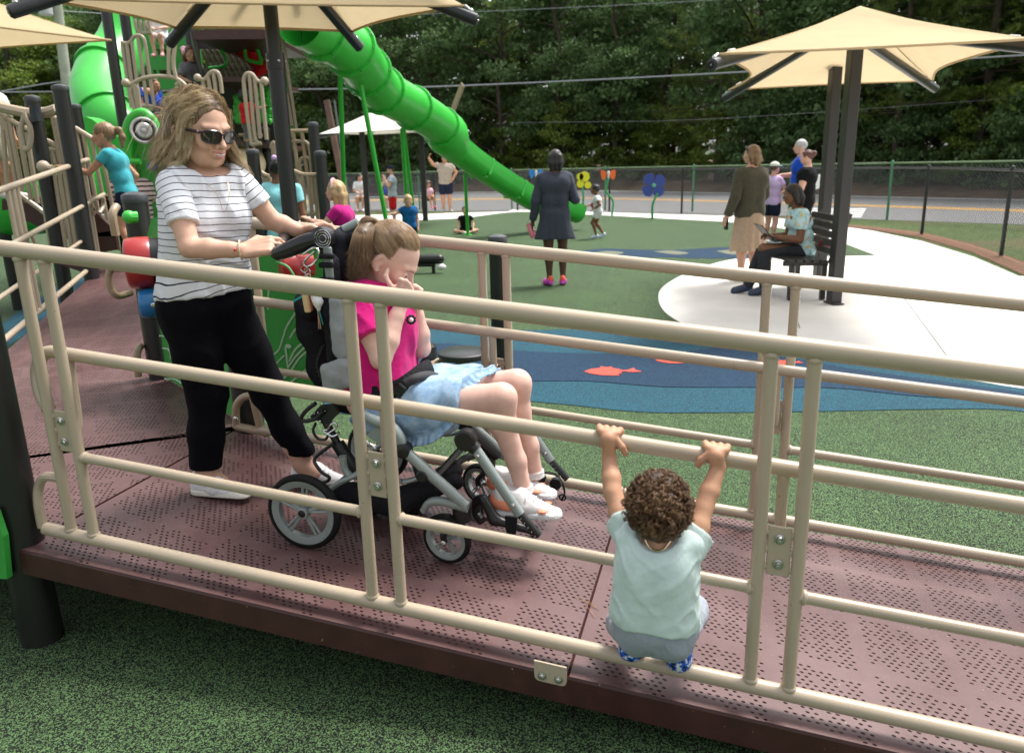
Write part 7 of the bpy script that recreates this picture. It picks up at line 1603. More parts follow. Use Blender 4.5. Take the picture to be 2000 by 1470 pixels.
for p, q in roots(PW, RW, c0, rad*1.01, 90, rg, lambda q: q[2] > -.1 and q[1] < .3):
    gf.append(flow(p, RW.T @ V3(np.sign(q[0]-.1)*.6, -.5, .2), int(rg.integers(18, 27)), .0100, .33, cols, rg, drift=V3(-.35, .1, .06)*rg.uniform(.2, 1.0), wob=.25))
strands('loose_hair', locks(gf, 2, rg, .004, .1), SM, wt, .00028, .00012)
# ================================================================== the girl in the wheelchair
gt = thing('person', 'girl with a brown ponytail in a hot pink tee, seated in the wheelchair', 'person', tuple(W(770, 760, .58)))
tg_ = .56
hd = W(765, 506, tg_); hh = .218; s_ = hh/.225; tl = math.radians(40); hf = unit(E1*.985+N1*.05); hr_ = unit(np.cross(hf, UZ)); hfw = hf*math.cos(tl)-UZ*math.sin(tl); hu = UZ*math.cos(tl)+hf*math.sin(tl); RG = np.array([hr_, hfw, hu])
nk = W(728, 562, tg_); shR = W(704, 592, .44); shL = W(744, 588, .70); pel = W(742, 765, tg_); elR = W(744, 700, .38); wrR_ = W(782, 598, .46); elL = W(822, 680, .66); wrL_ = W(812, 600, .64)
hipR = W(762, 800, .48); hipL = W(790, 775, .66); knR = W(978, 778, .48); knL = W(1008, 750, .64); anR = W(1022, 955, .50); anL = W(1045, 925, .66)
sh_v = unit(shL-shR); fw_b = E1
B = Blob(); B.cap(lp_(shR, shL, .15), lp_(shR, shL, .85), .045, None, .03)
for q, w_, r_ in ((.25, .05, .095), (.55, .045, .095), (.85, .05, .10), (1.0, .055, .105)): c = lp_(nk, pel, q); B.cap(c-sh_v*w_, c+sh_v*w_, r_, None, .03)
B.cap(nk-UZ*.03, hd-hu*.06-hfw*.02, .044, .044, .02); B.cap(nk, lp_(nk, shR, .8), .036, .034, .02); B.cap(nk, lp_(nk, shL, .8), .036, .034, .02)
PG = head_prims(B, hd, RG, hh, jaw=.92, k=.011)
for sh, el, wr in ((shR, elR, wrR_), (shL, elL, wrL_)):
    B.chain([sh, lp_(sh, el, .5), el], [.044, .041, .032], .015); B.chain([el, lp_(el, wr, .35), lp_(el, wr, .8), wr], [.034, .036, .024, .0205], .01)
# near hand: loose fist on the cheek with the index finger reaching the ear
def fing(pts, r): B.chain([V3(p) for p in pts], [r*1.1]+[r]*(len(pts)-2)+[r*.85], .003)
t_ = .472
B.cap(wrR_, W(783, 572, t_), .020, .024, .008); B.cap(W(775, 568, t_), W(797, 566, t_+.01), .021, .019, .008)
fing([W(770, 568, t_-.005), W(759, 552, t_-.008), W(753, 540, t_-.004), W(757, 527, t_+.008)], .0085)
fing([W(779, 562, t_-.010), W(783, 547, t_-.012), W(789, 553, t_-.002), W(786, 562, t_-.016)], .0088)
fing([W(788, 562, t_-.010), W(793, 550, t_-.008), W(797, 560, t_+.004), W(792, 570, t_-.012)], .0085)
fing([W(795, 565, t_-.006), W(799, 555, t_), W(803, 566, t_+.004), W(797, 574, t_-.008)], .0078)
fing([W(798, 572, t_), W(803, 563, t_+.006), W(806, 574, t_+.008), W(800, 581, t_)], .007)
# far hand: knuckles under the nose
t2 = .585; B.cap(wrL_, W(809, 575, t2+.02), .019, .022, .008)
for i, (x, y) in enumerate(((800, 562), (805, 558), (811, 558), (817, 562))): fing([W(x+2, y+16, t2+.02), W(x, y, t2-.006+.008*i), W(x+6, y+4, t2+.004*i), W(x+5, y+14, t2)], .0078-.0003*i)
fing([W(803, 588, t2), W(796, 574, t2-.01), W(800, 564, t2-.015)], .008)
for hp, kn, an in ((hipR, knR, anR), (hipL, knL, anL)):
    B.chain([hp, lp_(hp, kn, .5), kn], [.070, .062, .049], .03); cf = lp_(kn, an, .28)-E1*.014; B.chain([kn, cf, lp_(kn, an, .68), an], [.046, .042, .031, .027], .02); B.cap(kn+UZ*.006+E1*.010, kn+E1*.010-UZ*.03, .034, .032, .02)
SKG = skin('girl', (.68, .43, .35)); B.build('body', SKG, gt, .0042)
M_BROW = mat('brow_hair', (.16, .10, .06), .7)
for sd in (-1, 1):
    mb = MB(); mb.tube(spline([PG(.014*sd, .0895, .017), PG(.030*sd, .0875, .0235), PG(.049*sd, .073, .018)], 4), [.0014]*4+[.0022]*3+[.0014]*2, 5); mb.build('eyebrow', M_BROW, gt)
    b = Blob(); c = PG(.031*sd, .0655, .001); b.ball(c, .0148*s_, .001); b.cut(PG(0, .0, -.0005), -hu*1.0+hfw*.15); b.build('eyelid', SKG, gt, .0022)
eyes(gt, PG, s_, look=(0, -.004))
lips(gt, PG, s_, mat('lip_pale', (.52, .24, .21), .4))
M_HPINK = cloth('hot_pink', (.56, .012, .17), .85, bump=.15)
b = Blob(); b.cap(lp_(shR, shL, .10), lp_(shR, shL, .90), .060, None, .035)
for q, w_, r_ in ((.22, .052, .110), (.45, .055, .113), (.7, .058, .118), (.95, .06, .122)): c = lp_(nk, pel, q); b.cap(c-sh_v*w_, c+sh_v*w_, r_, None, .05)
b.ball(lp_(nk, pel, .36)+E1*.065, .075, .05); b.cap(nk-UZ*.03, lp_(nk, shR, .85), .050, .052, .02).cap(nk-UZ*.03, lp_(nk, shL, .85), .050, .052, .02)
b.cut(W(750, 745, tg_), -UZ+E1*.10); b.ell(nk+UZ*.040+E1*.014, V3(.072, .072, .050), None, .006, True)
b.build('shirt', M_HPINK, gt, .0055, amp=.002, freq=9, fold=lambda Q: crease(Q, nk, E1*.7-UZ*.6, 14, .007)+crease(Q, pel, E1*.9+UZ*.3, 17, .006)*np.clip((pel[2]+.22-Q[:, 2])*6, 0, 1))
for sh, el, k_ in ((shR, elR, .60), (shL, elL, .55)):
    b = Blob(); e = lp_(sh, el, k_); ax = unit(el-sh); b.cap(sh+UZ*.002, e, .062, .068, .01).cut(e, ax); b.build('sleeve', M_HPINK, gt, .005, amp=.001, freq=13, fold=lambda Q: crease(Q, sh, ax*.7+E1*.6, 18, .005))
# daisy print on the tee front, a little raised badge
mb = MB(); c = W(796, 624, .50)+E1*.012; nrm = unit(E1*.5-N1*.86)
bx_ = unit(np.cross(nrm, UZ)); by_ = np.cross(bx_, nrm)
for a in range(9): q = c+(bx_*math.cos(a*.698)+by_*math.sin(a*.698))*.0125; mb.ball(q, (.0052, .0052, .0052), 6)
bd = mb.build('daisy_print', mat('print_black', (.02, .02, .02), .7), gt); mb = MB(); mb.ball(c+nrm*.004, .0075, 8); mb.build('daisy_centre', mat('print_white', (.75, .75, .75), .7), bd)
mb = MB(); c = W(762, 612, .46)
for i in range(7): mb.ball(c+bx_*rnd.uniform(-.03, .02)+by_*rnd.uniform(-.04, .03), (.008, .006, .007), 6)
mb.build('flower_print', mat('print_yellow_green', (.42, .42, .06), .7), gt)
# denim skirt with ruffled hem
M_DENIM = bpy.data.materials.new('light_denim'); M_DENIM.use_nodes = True; n, l, bs = nn(M_DENIM); tc = n.new('ShaderNodeTexCoord'); nz = n.new('ShaderNodeTexNoise'); nz.inputs['Scale'].default_value = 26; nz.inputs['Detail'].default_value = 8; nz.inputs['Roughness'].default_value = .7; l.new(tc.outputs['Object'], nz.inputs['Vector'])
r = n.new('ShaderNodeValToRGB'); e = r.color_ramp.elements; e[0].position = .35; e[0].color = (.16, .29, .46, 1); e[1].position = .68; e[1].color = (.42, .57, .72, 1); l.new(nz.outputs['Fac'], r.inputs[0]); l.new(r.outputs[0], bs.inputs['Base Color']); bs.inputs['Roughness'].default_value = .9
wv = n.new('ShaderNodeTexNoise'); wv.inputs['Scale'].default_value = 420; l.new(tc.outputs['Object'], wv.inputs['Vector']); bp = n.new('ShaderNodeBump'); bp.inputs['Strength'].default_value = .4; bp.inputs['Distance'].default_value = .004; l.new(wv.outputs['Fac'], bp.inputs['Height']); l.new(bp.outputs[0], bs.inputs['Normal'])
def skirt_sheet(nm, A_, B_, parent, thick=.004, m=M_DENIM, ru=0, fr=60):
    """cloth between two polylines (upper and lower), pleated more towards the lower one"""
    A_ = spline(A_, 14); B_ = spline(B_, 14); n1 = len(A_); m1 = 14; vs = []
    for i in range(n1):
        a, b_ = A_[i], B_[i]; d = b_-a; t0 = A_[min(i+1, n1-1)]-A_[max(i-1, 0)]; nr = unit(np.cross(t0, d)); s0 = i/(n1-1)
        for j in range(m1+1):
            v = j/m1; w = ru*v**1.3*math.sin(s0*fr+.9*math.sin(s0*23)); bul = .010*math.sin(math.pi*v)
            vs.append(a+d*v+nr*(w+bul))
    fs = [(i*(m1+1)+j, (i+1)*(m1+1)+j, (i+1)*(m1+1)+j+1, i*(m1+1)+j+1) for i in range(n1-1) for j in range(m1)]
    mb = MB(); mb.add(vs, fs); o = mb.build(nm, m, parent, ang=80); md = o.modifiers.new('s', 'SOLIDIFY'); md.thickness = thick; return o
b = Blob(); 
for hp, kn in ((hipR, knR), (hipL, knL)): b.chain([hp, lp_(hp, kn, .35), lp_(hp, kn, .80)], [.098, .090, .080], .05)
b.cap(lp_(hipR, hipL, .5), lp_(knR, knL, .5)*.78+lp_(hipR, hipL, .5)*.22, .085, .07, .05); b.cap(pel-sh_v*.06, pel+sh_v*.06, .125, None, .05)
cutp = W(905, 770, .48); b.cut(cutp, unit(E1-UZ*.12)); b.cut(W(760, 735, tg_), unit(UZ-E1*1.2)); b.cut(W(800, 850, .48), -UZ)
sk = b.build('skirt', M_DENIM, gt, .006, amp=.006, freq=13, fold=lambda Q: .003*np.sin(((Q-pel) @ E1)*60+Q[:, 2]*30))
tA, tB = .44, .43
skirt_sheet('skirt_ruffle', [W(884, 772, .432), W(902, 741, .47), W(925, 722, .53), W(948, 718, .60), W(962, 712, .66), W(968, 722, .73)], [W(902, 792, .425), W(925, 762, .462), W(944, 738, .53), W(964, 730, .60), W(976, 722, .67), W(984, 736, .75)], sk, ru=.0055, fr=75)
skirt_sheet('skirt_side', [W(768, 770, .435), W(800, 795, .415), W(840, 800, .408), W(880, 780, .415)], [W(778, 846, .425), W(805, 846, .405), W(845, 838, .400), W(890, 808, .410)], sk, ru=.003, fr=26)
skirt_sheet('skirt_ruffle', [W(776, 842, .424), W(806, 842, .404), W(846, 834, .399), W(892, 802, .408)], [W(786, 874, .416), W(812, 872, .396), W(852, 860, .392), W(903, 812, .402)], sk, ru=.0055, fr=60)
# trainers
M_TR = mat('trainer_mesh', (.74, .71, .70), .7, var=.05, vscale=60, bump=.3, bscale=400); M_TRO = mat('trainer_orange', (.80, .26, .14), .6); M_TRS = mat('trainer_sole', (.74, .74, .74), .5, bump=.5, bscale=120)
for (hx, hy), (tx, ty), t__ in (((968, 1000), (1096, 1014), .46), ((962, 962), (1086, 975), .63)):
    h0 = W(hx, hy, t__); h1 = W(tx, ty, t__+.01); so = shoe(gt, h0, h1, 0, .060, .044, M_TR, M_TRS, 'trainer'); f = unit(h1-h0)
    b = Blob(); b.cap(h0+f*.018+UZ*.040, h0+f*.055+UZ*.036-N1*.006, .038, .040, .01); b.cut(h0+f*.075, f); b.cut(h0+UZ*.026, -UZ); b.cut(h0+UZ*.075+f*.0, UZ+f*.2); b.build('heel_patch', M_TRO, so, .004)
    mb = MB(); c = h0+f*.165+UZ*.036; 
    for sd in (-1, 1): mb.ball(c+N1*sd*.034, (.016, .010, .005), 8)
    mb.build('toe_mark', M_TRO, so)
    an = anR if t__ < .5 else anL; mb = MB(); mb.tube([an-UZ*.01, an+UZ*.012-E1*.002], .034, 14); mb.build('sock', M_TR, so)
# hair
HG = hair_mat('girl_base', (.07, .04, .02), (.16, .10, .05)); b = Blob(); b.ell(PG(0, -.034, .030), V3(.077, .084, .086)*s_, RG, .01); b.ell(PG(0, .085, -.005), V3(.100, .078, .110)*s_, RG, .006, True); b.cut(PG(0, .018, .05), unit(hfw-hu*.6))  # base darker than the strands: shade inside the hair put into its colour
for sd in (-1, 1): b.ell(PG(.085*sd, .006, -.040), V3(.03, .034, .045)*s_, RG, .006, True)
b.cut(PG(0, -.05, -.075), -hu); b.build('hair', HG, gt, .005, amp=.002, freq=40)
rg = np.random.default_rng(4); SG = strand_mat('light_brown', [(.09, .05, .026), (.19, .115, .06), (.28, .18, .10), (.42, .29, .17), (.50, .37, .23)])
c0 = PG(0, -.016, .028); rad = V3(.082, .099, .093)*s_; tie = PG(0, -.088, .088)
tie = W(741, 447, tg_)
paths = []
def keepG(q): return q[2] > -.62 and not (q[1] > .34 and q[2] < .66-.2*abs(q[0])) and not (q[1] > .0 and q[2] < -.10) and not (abs(q[0]) > .75 and q[2] < -.25 and q[1] > -.25)
for p, q in roots(PG, RG, c0, rad, 9500, rg, keepG):
    n_ = 15; P = []; g = rg.normal(size=3)*.004; bump_ = rg.uniform(0, 1)
    for i in range(n_+1):
        u = i/n_; x = p*(1-u)+(tie+g)*u; loc = RG @ (x-c0)/rad; L = np.linalg.norm(loc); lift = .945+.075*min(1, u*3)+.022*math.sin(math.pi*u)*bump_
        if L < lift or u < .34: x = c0+RG.T @ (loc/L*rad*lift)
        x = x+V3(0, 0, .0012)*math.sin(u*14+g[0]*2000)
        P.append(x)
    P[-1] = tie+g; paths.append(P)
strands('hair_strands', paths, SG, gt, .0005, .00045)
b = Blob(); PT = [W(738, 447, tg_), W(720, 439, tg_-.03), W(710, 458, tg_-.07), W(706, 482, tg_-.09), W(701, 506, tg_-.09), W(690, 528, tg_-.08)]
b.chain(PT, [.012, .019, .025, .024, .018, .008], .01); b.build('ponytail', HG, gt, .005, amp=.003, freq=40)
paths = []; Pc = spline(PT, 5)
for i in range(3600):
    a = rg.uniform(0, 6.28); rr_ = rg.uniform(.6, 1.0)**.5; ln = rg.uniform(.6, 1.06); P = []
    k = len(Pc)
    for j in range(int(k*min(ln, 1))):
        d = unit(Pc[min(j+1, k-1)]-Pc[max(j-1, 0)]); x = unit(np.cross(d, N1)); R_ = np.interp(j/(k-1), [0, .2, .45, .7, .88, 1], [.012, .024, .032, .032, .025, .010]); P.append(Pc[j]+(x*math.cos(a)+N1*math.sin(a))*R_*rr_)
    e = P[-1]; P.append(e+unit(V3(-.02, 0, -.9)+rg.normal(size=3)*.3)*.03); P = np.array(P)+rg.normal(size=3)*.0025+.002*np.sin(np.arange(len(P))*.35+a*3)[:, None]*V3(1, 0, .2); paths.append(P)
strands('ponytail_strands', paths, SG, gt, .00048, .0002)
mb = MB(); mb.lathe([(.017, -.011), (.023, -.008), (.023, .008), (.017, .011)], tie-E1*.008, unit(-E1+UZ*.45), 14); mb.build('hair_tie', M_BLACK, gt)
# ================================================================== the toddler hanging from the railing
tt = thing('person', 'toddler with curly brown hair hanging from the handrail, seen from behind', 'person', tuple(R1(2.0, -.1, deckz(2.0))))
tb = -.13
hd = W(1287, 985, -.10); hh = .146; s_ = hh/.225; tl = math.radians(-4); hf = unit(N1+E1*-.08); hr_ = unit(np.cross(hf, UZ)); hfw = hf*math.cos(tl)-UZ*math.sin(tl); hu = UZ*math.cos(tl)+hf*math.sin(tl); RT = np.array([hr_, hfw, hu])
nk = W(1284, 1060, -.125); shL_ = W(1225, 1042, -.09); shR_ = W(1352, 1066, -.09); elL = W(1197, 962, -.03); elR = W(1374, 992, -.03); wrL_ = W(1190, 895, .035); wrR_ = W(1403, 912, .035)
pel = W(1278, 1215, -.105); hipL = W(1248, 1238, -.10); hipR = W(1310, 1245, -.10); knL = W(1216, 1215, .10); knR = W(1352, 1190, .11); anL = W(1250, 1262, .0); anR = W(1312, 1280, .0)
B = Blob(); shv = unit(shR_-shL_)
B.cap(lp_(shL_, shR_, .15), lp_(shL_, shR_, .85), .026, None, .02)
for q, w_, r_ in ((.25, .026, .050), (.6, .026, .052), (1.0, .026, .054)): c = lp_(nk, pel, q); B.cap(c-shv*w_, c+shv*w_, r_, None, .03)
B.cap(nk-UZ*.02, hd-hu*.04, .031, .031, .015); PTd = head_prims(B, hd, RT, hh, jaw=1.05, k=.009)
for sh, el, wr in ((shL_, elL, wrL_), (shR_, elR, wrR_)): B.chain([sh, lp_(sh, el, .5), el], [.026, .0255, .022], .01); B.chain([el, lp_(el, wr, .4), wr], [.0225, .0235, .0175], .006)
def grip(wr, side, s0):
    """small hand closed over the handrail: four fingers over the top and round the far side, thumb underneath on the near side"""
    zc = .987+SL*s0; rc = lambda ds, a, rr: R1(s0+ds, .06-math.cos(a)*rr, zc+SL*ds+math.sin(a)*rr)
    back = R1(s0, .06-.022, zc+.030); B.cap(wr, rc(0, .45, .034), .0170, .0195, .008); B.cap(rc(-.014, .85, .033), rc(.014, .85, .033), .0125, None, .006)
    for i, ds in enumerate((-.0265, -.009, .009, .026)): rr = .0285; B.chain([rc(ds*.8, .95, rr+.007), rc(ds, 1.5, rr+.004), rc(ds*1.02, 2.4, rr), rc(ds*1.02, 3.4, rr), rc(ds, 4.2, rr-.001)], [.0088, .0086, .0078, .0074, .0066], .0012)
    B.chain([rc(-side*.018, .5, .034), rc(-side*.034, .0, .032), rc(-side*.040, -.55, .029), rc(-side*.041, -1.0, .028)], [.0095, .0090, .0084, .0074], .003)
s1, _z = 1.875, 0
grip(wrL_, -1, 1.868); grip(wrR_, 1, 2.128)
for hp, kn, an in ((hipL, knL, anL), (hipR, knR, anR)): B.chain([hp, lp_(hp, kn, .5), kn], [.042, .038, .031], .02); B.chain([kn, lp_(kn, an, .4), an], [.030, .030, .020], .015)
SKT = skin('toddler', (.50, .27, .165)); B.build('body', SKT, tt, .0036)
M_MINT = cloth('mint_tee', (.56, .68, .65), .9, bump=.12); b = Blob(); b.cap(lp_(shL_, shR_, .08), lp_(shL_, shR_, .92), .034, None, .025)
for q, w_, r_ in ((.22, .030, .058), (.45, .032, .062), (.7, .034, .064), (.95, .036, .066)): c = lp_(nk, pel, q); b.cap(c-shv*w_, c+shv*w_, r_, None, .04)
b.cap(nk-UZ*.022, lp_(nk, shL_, .9), .030, .033, .02).cap(nk-UZ*.022, lp_(nk, shR_, .9), .030, .033, .02)
b.cut(W(1275, 1242, -.18), unit(-UZ-N1*.15)); b.ell(nk+UZ*.026-N1*.012, V3(.050, .050, .036), None, .005, True)
b.build('shirt', M_MINT, tt, .0042, amp=.0012, freq=18, fold=lambda Q: crease(Q, nk, shv*.8-UZ*.55, 24, .0042)*np.clip(.5-((Q-nk) @ shv)*12, 0, 1)+crease(Q, nk, shv*.8+UZ*.5, 24, .0042)*np.clip(.5+((Q-nk) @ shv)*12, 0, 1)+crease(Q, pel, shv+UZ*.15, 30, .003)*np.clip((pel[2]+.12-Q[:, 2])*9, 0, 1))
for sh, el in ((shL_, elL), (shR_, elR)):
    b = Blob(); ax = unit(el-sh); out = unit(sh-nk); e = lp_(sh, el, .42); b.cap(sh, e+out*.004, .034, .037, .008).cap(sh-UZ*.015, e+out*.010-UZ*.016, .028, .030, .015).cut(e+out*.0, unit(ax+out*.3)); b.build('sleeve', M_MINT, tt, .004, amp=.002, freq=20, fold=lambda Q: crease(Q, sh, ax+out*.5, 30, .003))
M_GSH = cloth('grey_shorts', (.30, .33, .38), .9, bump=.2); b = Blob(); b.cap(pel-shv*.034, pel+shv*.034, .064, None, .02).cap(pel-UZ*.012-shv*.03, pel-UZ*.012+shv*.03, .056, None, .02)
for hp, kn in ((hipL, knL), (hipR, knR)): b.chain([hp, lp_(hp, kn, .95)], [.052, .046], .03)
b.build('shorts', M_GSH, tt, .0045, amp=.002, freq=30, fold=lambda Q: crease(Q, pel, UZ, 42, .003))
M_BSH = bpy.data.materials.new('blue_white_shoe'); M_BSH.use_nodes = True; n, l, bs = nn(M_BSH); tc = n.new('ShaderNodeTexCoord'); vo = n.new('ShaderNodeTexNoise'); vo.inputs['Scale'].default_value = 95; vo.inputs['Detail'].default_value = 1; l.new(tc.outputs['Object'], vo.inputs['Vector']); r = n.new('ShaderNodeValToRGB'); r.color_ramp.interpolation = 'CONSTANT'; e = r.color_ramp.elements; e[0].color = (.005, .012, .05, 1); e[1].position = .42; e[1].color = (.01, .10, .50, 1); q = e.new(.58); q.color = (.6, .62, .66, 1); l.new(vo.outputs['Fac'], r.inputs[0]); l.new(r.outputs[0], bs.inputs['Base Color']); bs.inputs['Roughness'].default_value = .6
for an, dx in ((anL, -.012), (anR, .012)):
    b = Blob(); f = unit(N1+E1*dx*8); s0_ = (an-P0) @ E1+dx*1.6; sr = R1(s0_, .016, ZB+SL*s0_+.052); b.cap(sr-N1*.048+UZ*.0, sr+f*.045, .033, .029, .01); b.cap(sr-N1*.042+UZ*.022, sr-N1*.01+UZ*.016, .030, .027, .01); b.cut(sr-UZ*.021, -UZ); b.build('shoe', M_BSH, tt, .004)
mb = MB(); mb.tube(spline([nk+shv*-.030+UZ*.018-N1*.012, nk+shv*-.016+UZ*.004-N1*.031, nk-UZ*.001-N1*.036, nk+shv*.016+UZ*.004-N1*.031, nk+shv*.030+UZ*.018-N1*.012], 5), .0022, 6); mb.build('chain_necklace', mat('pale_gold', (.75, .6, .42), .25, 1), tt)
HT = hair_mat('toddler_base', (.035, .018, .010), (.09, .05, .028)); b = Blob(); b.ell(PTd(0, -.02, .03), V3(.093, .108, .098)*s_, RT, .01); b.ell(PTd(0, -.055, -.045), V3(.070, .06, .065)*s_, RT, .03); b.ell(PTd(0, .095, -.03), V3(.07, .06, .09)*s_, RT, .006, True); b.build('hair', HT, tt, .0042, amp=.006, freq=52)
rg = np.random.default_rng(9); ST = strand_mat('curly_brown', [(.035, .017, .009), (.085, .042, .02), (.16, .085, .04), (.27, .155, .08), (.06, .03, .015)], .3); paths = []; c0 = PTd(0, -.02, .025); rad = V3(.098, .112, .104)*s_
cl_ = [unit(rg.normal(size=3)) for _ in range(900)]
for q in cl_:
    if (q[1] > .5 and q[2] < .35) or q[2] < -.85: continue
    nrm = unit(RT.T @ q); base = c0+RT.T @ (q*rad*rg.uniform(.90, .98)); ax = unit(nrm*.25+unit(np.cross(nrm, rg.normal(size=3)))*.6+V3(0, 0, -.55)); u = unit(np.cross(ax, nrm)); v = np.cross(ax, u); R_ = rg.uniform(.0038, .0072); L = rg.uniform(.018, .034); tn = rg.uniform(1.2, 2.2); ph0 = rg.uniform(0, 6.28)
    for k in range(9):
        ph = ph0+rg.normal()*.22; off = rg.normal(size=3)*.0014; P = []
        for j in range(17): w = j/16; a = ph+w*tn*6.28; rr_ = R_*(1-.35*w); P.append(base+off+nrm*.008*math.sin(w*3)+ax*L*w+(u*math.cos(a)+v*math.sin(a))*rr_)
        paths.append(P)
strands('curls', paths, ST, tt, .00055, .0003)
# ================================================================== wheelchair
ct = thing('wheelchair', 'grey and black pushchair style wheelchair carrying the girl down the ramp', 'wheelchair', tuple(R1(1.0, .58, deckz(1.0))))
M_TYRE = mat('tyre_rubber', (.006, .006, .006), .7, bump=.4, bscale=70, spec=.25); M_BFAB = cloth('black_fabric', (.014, .014, .017), .8, bump=.5); M_GPAD = cloth('grey_pad', (.27, .29, .30), .85); M_CHROME = mat('chrome', (.6, .6, .6), .12, 1); M_GLOSS = mat('black_grip', (.012, .012, .014), .25)
Z2 = lambda x, y, t: W(500+x/2.041, 400+y/2.041, t)
def part(nm, m, fn, par=ct, **k): mb = MB(); fn(mb); return mb.build(nm, m, par, **k)
def tb_(nm, m, pts, r, n=12, par=ct, k=5, flat=None):
    P = spline(pts, k) if len(pts) > 2 else pts; rr = r if not hasattr(r, '__len__') else list(np.interp(np.linspace(0, 1, len(P)), np.linspace(0, 1, len(r)), r)); return part(nm, m, lambda mb: mb.tube(P, rr, n, flat=flat), par)
def wheel(nm, c, R, tyre, w, ns, axis, paired=True):
    c = V3(c); A = unit(axis); x = unit(np.cross(A, UZ)); y = np.cross(x, A); par = bpy.data.objects.new(nm, None); 
    mbt = MB(); ri = R-tyre; prof = [(ri, -w*.42), (ri+tyre*.35, -w*.52), (ri+tyre*.75, -w*.42), (R-.001, -w*.18), (R, 0), (R-.001, w*.18), (ri+tyre*.75, w*.42), (ri+tyre*.35, w*.52), (ri, w*.42)]
    mbt.lathe(prof, c, A, 56, cap=False); o = mbt.build(nm, M_TYRE, ct, ang=50)
    mb = MB(); mb.lathe([(ri*.80, -w*.30), (ri*.86, -w*.36), (ri+.001, -w*.44), (ri+.001, w*.44), (ri*.86, w*.36), (ri*.80, w*.30), (ri*.80, -w*.30)], c, A, 56, cap=False)
    mb.lathe([(R*.13, -w*.55), (R*.15, -w*.5), (R*.15, w*.5), (R*.13, w*.55)], c, A, 20)
    for i in range(ns):
        a = 2*math.pi*(i+.15)/ns
        for da in ((-.10, .10) if paired else (0,)):
            d0 = x*math.cos(a+da*2.2)+y*math.sin(a+da*2.2); d1 = x*math.cos(a+da)+y*math.sin(a+da); mb.tube([c+d0*R*.12, c+d1*ri*.84], [R*.045, R*.04], 8)
        d1 = x*math.cos(a)+y*math.sin(a); mb.tube([c+d1*R*.12, c+d1*ri*.5], [R*.05, R*.015], 6)
    mb.build('rim', M_GREY, o); mb = MB(); mb.lathe([(R*.09, w*.5), (R*.10, w*.56), (R*.06, w*.62), (0, w*.63)], c, A, 16); mb.lathe([(R*.09, -w*.5), (R*.10, -w*.56), (R*.06, -w*.62), (0, -w*.63)], c, A, 16); mb.build('hub_cap', M_BLACK, o); bpy.data.objects.remove(par); return o
tn, tf = .30, .86
Rw = .130; tn = .285; cr = R1(.842, tn, deckz(.842)+Rw)
wheel('rear_wheel', cr, Rw, .020, .034, 5, N1); wheel('rear_wheel', cr+N1*(tf-tn), Rw, .020, .034, 5, N1)
Rc = .086; cc = R1(1.300, .37, deckz(1.300)+Rc); wheel('caster_wheel', cc, Rc, .016, .030, 5, unit(N1+E1*.15)); Rf = .082; cf = R1(1.275, .82, deckz(1.275)+Rf); wheel('caster_wheel', cf, Rf, .016, .030, 5, unit(N1+E1*.35))
for c_, bx in ((cc, Z2(822, 1235, .385)), (cf, W(952, 905, .80))):
    tb_('caster_fork', M_BLACK, [c_-N1*.026, c_-N1*.030+UZ*.03, lp_(c_, bx, .6)-N1*.024, bx-UZ*.01], .0105); tb_('caster_fork', M_BLACK, [c_+N1*.026, c_+N1*.030+UZ*.03, lp_(c_, bx, .6)+N1*.024, bx-UZ*.01], .0105)
    part('caster_barrel', M_BLACK, lambda mb: mb.lathe([(.018, -.035), (.029, -.03), (.031, 0), (.028, .022), (.017, .026), (.015, .034)], bx+UZ*.012, UZ, 20)); part('axle_bolt', M_STEEL, lambda mb: bolts(mb, c_-N1*.037, -N1, .007, .006))
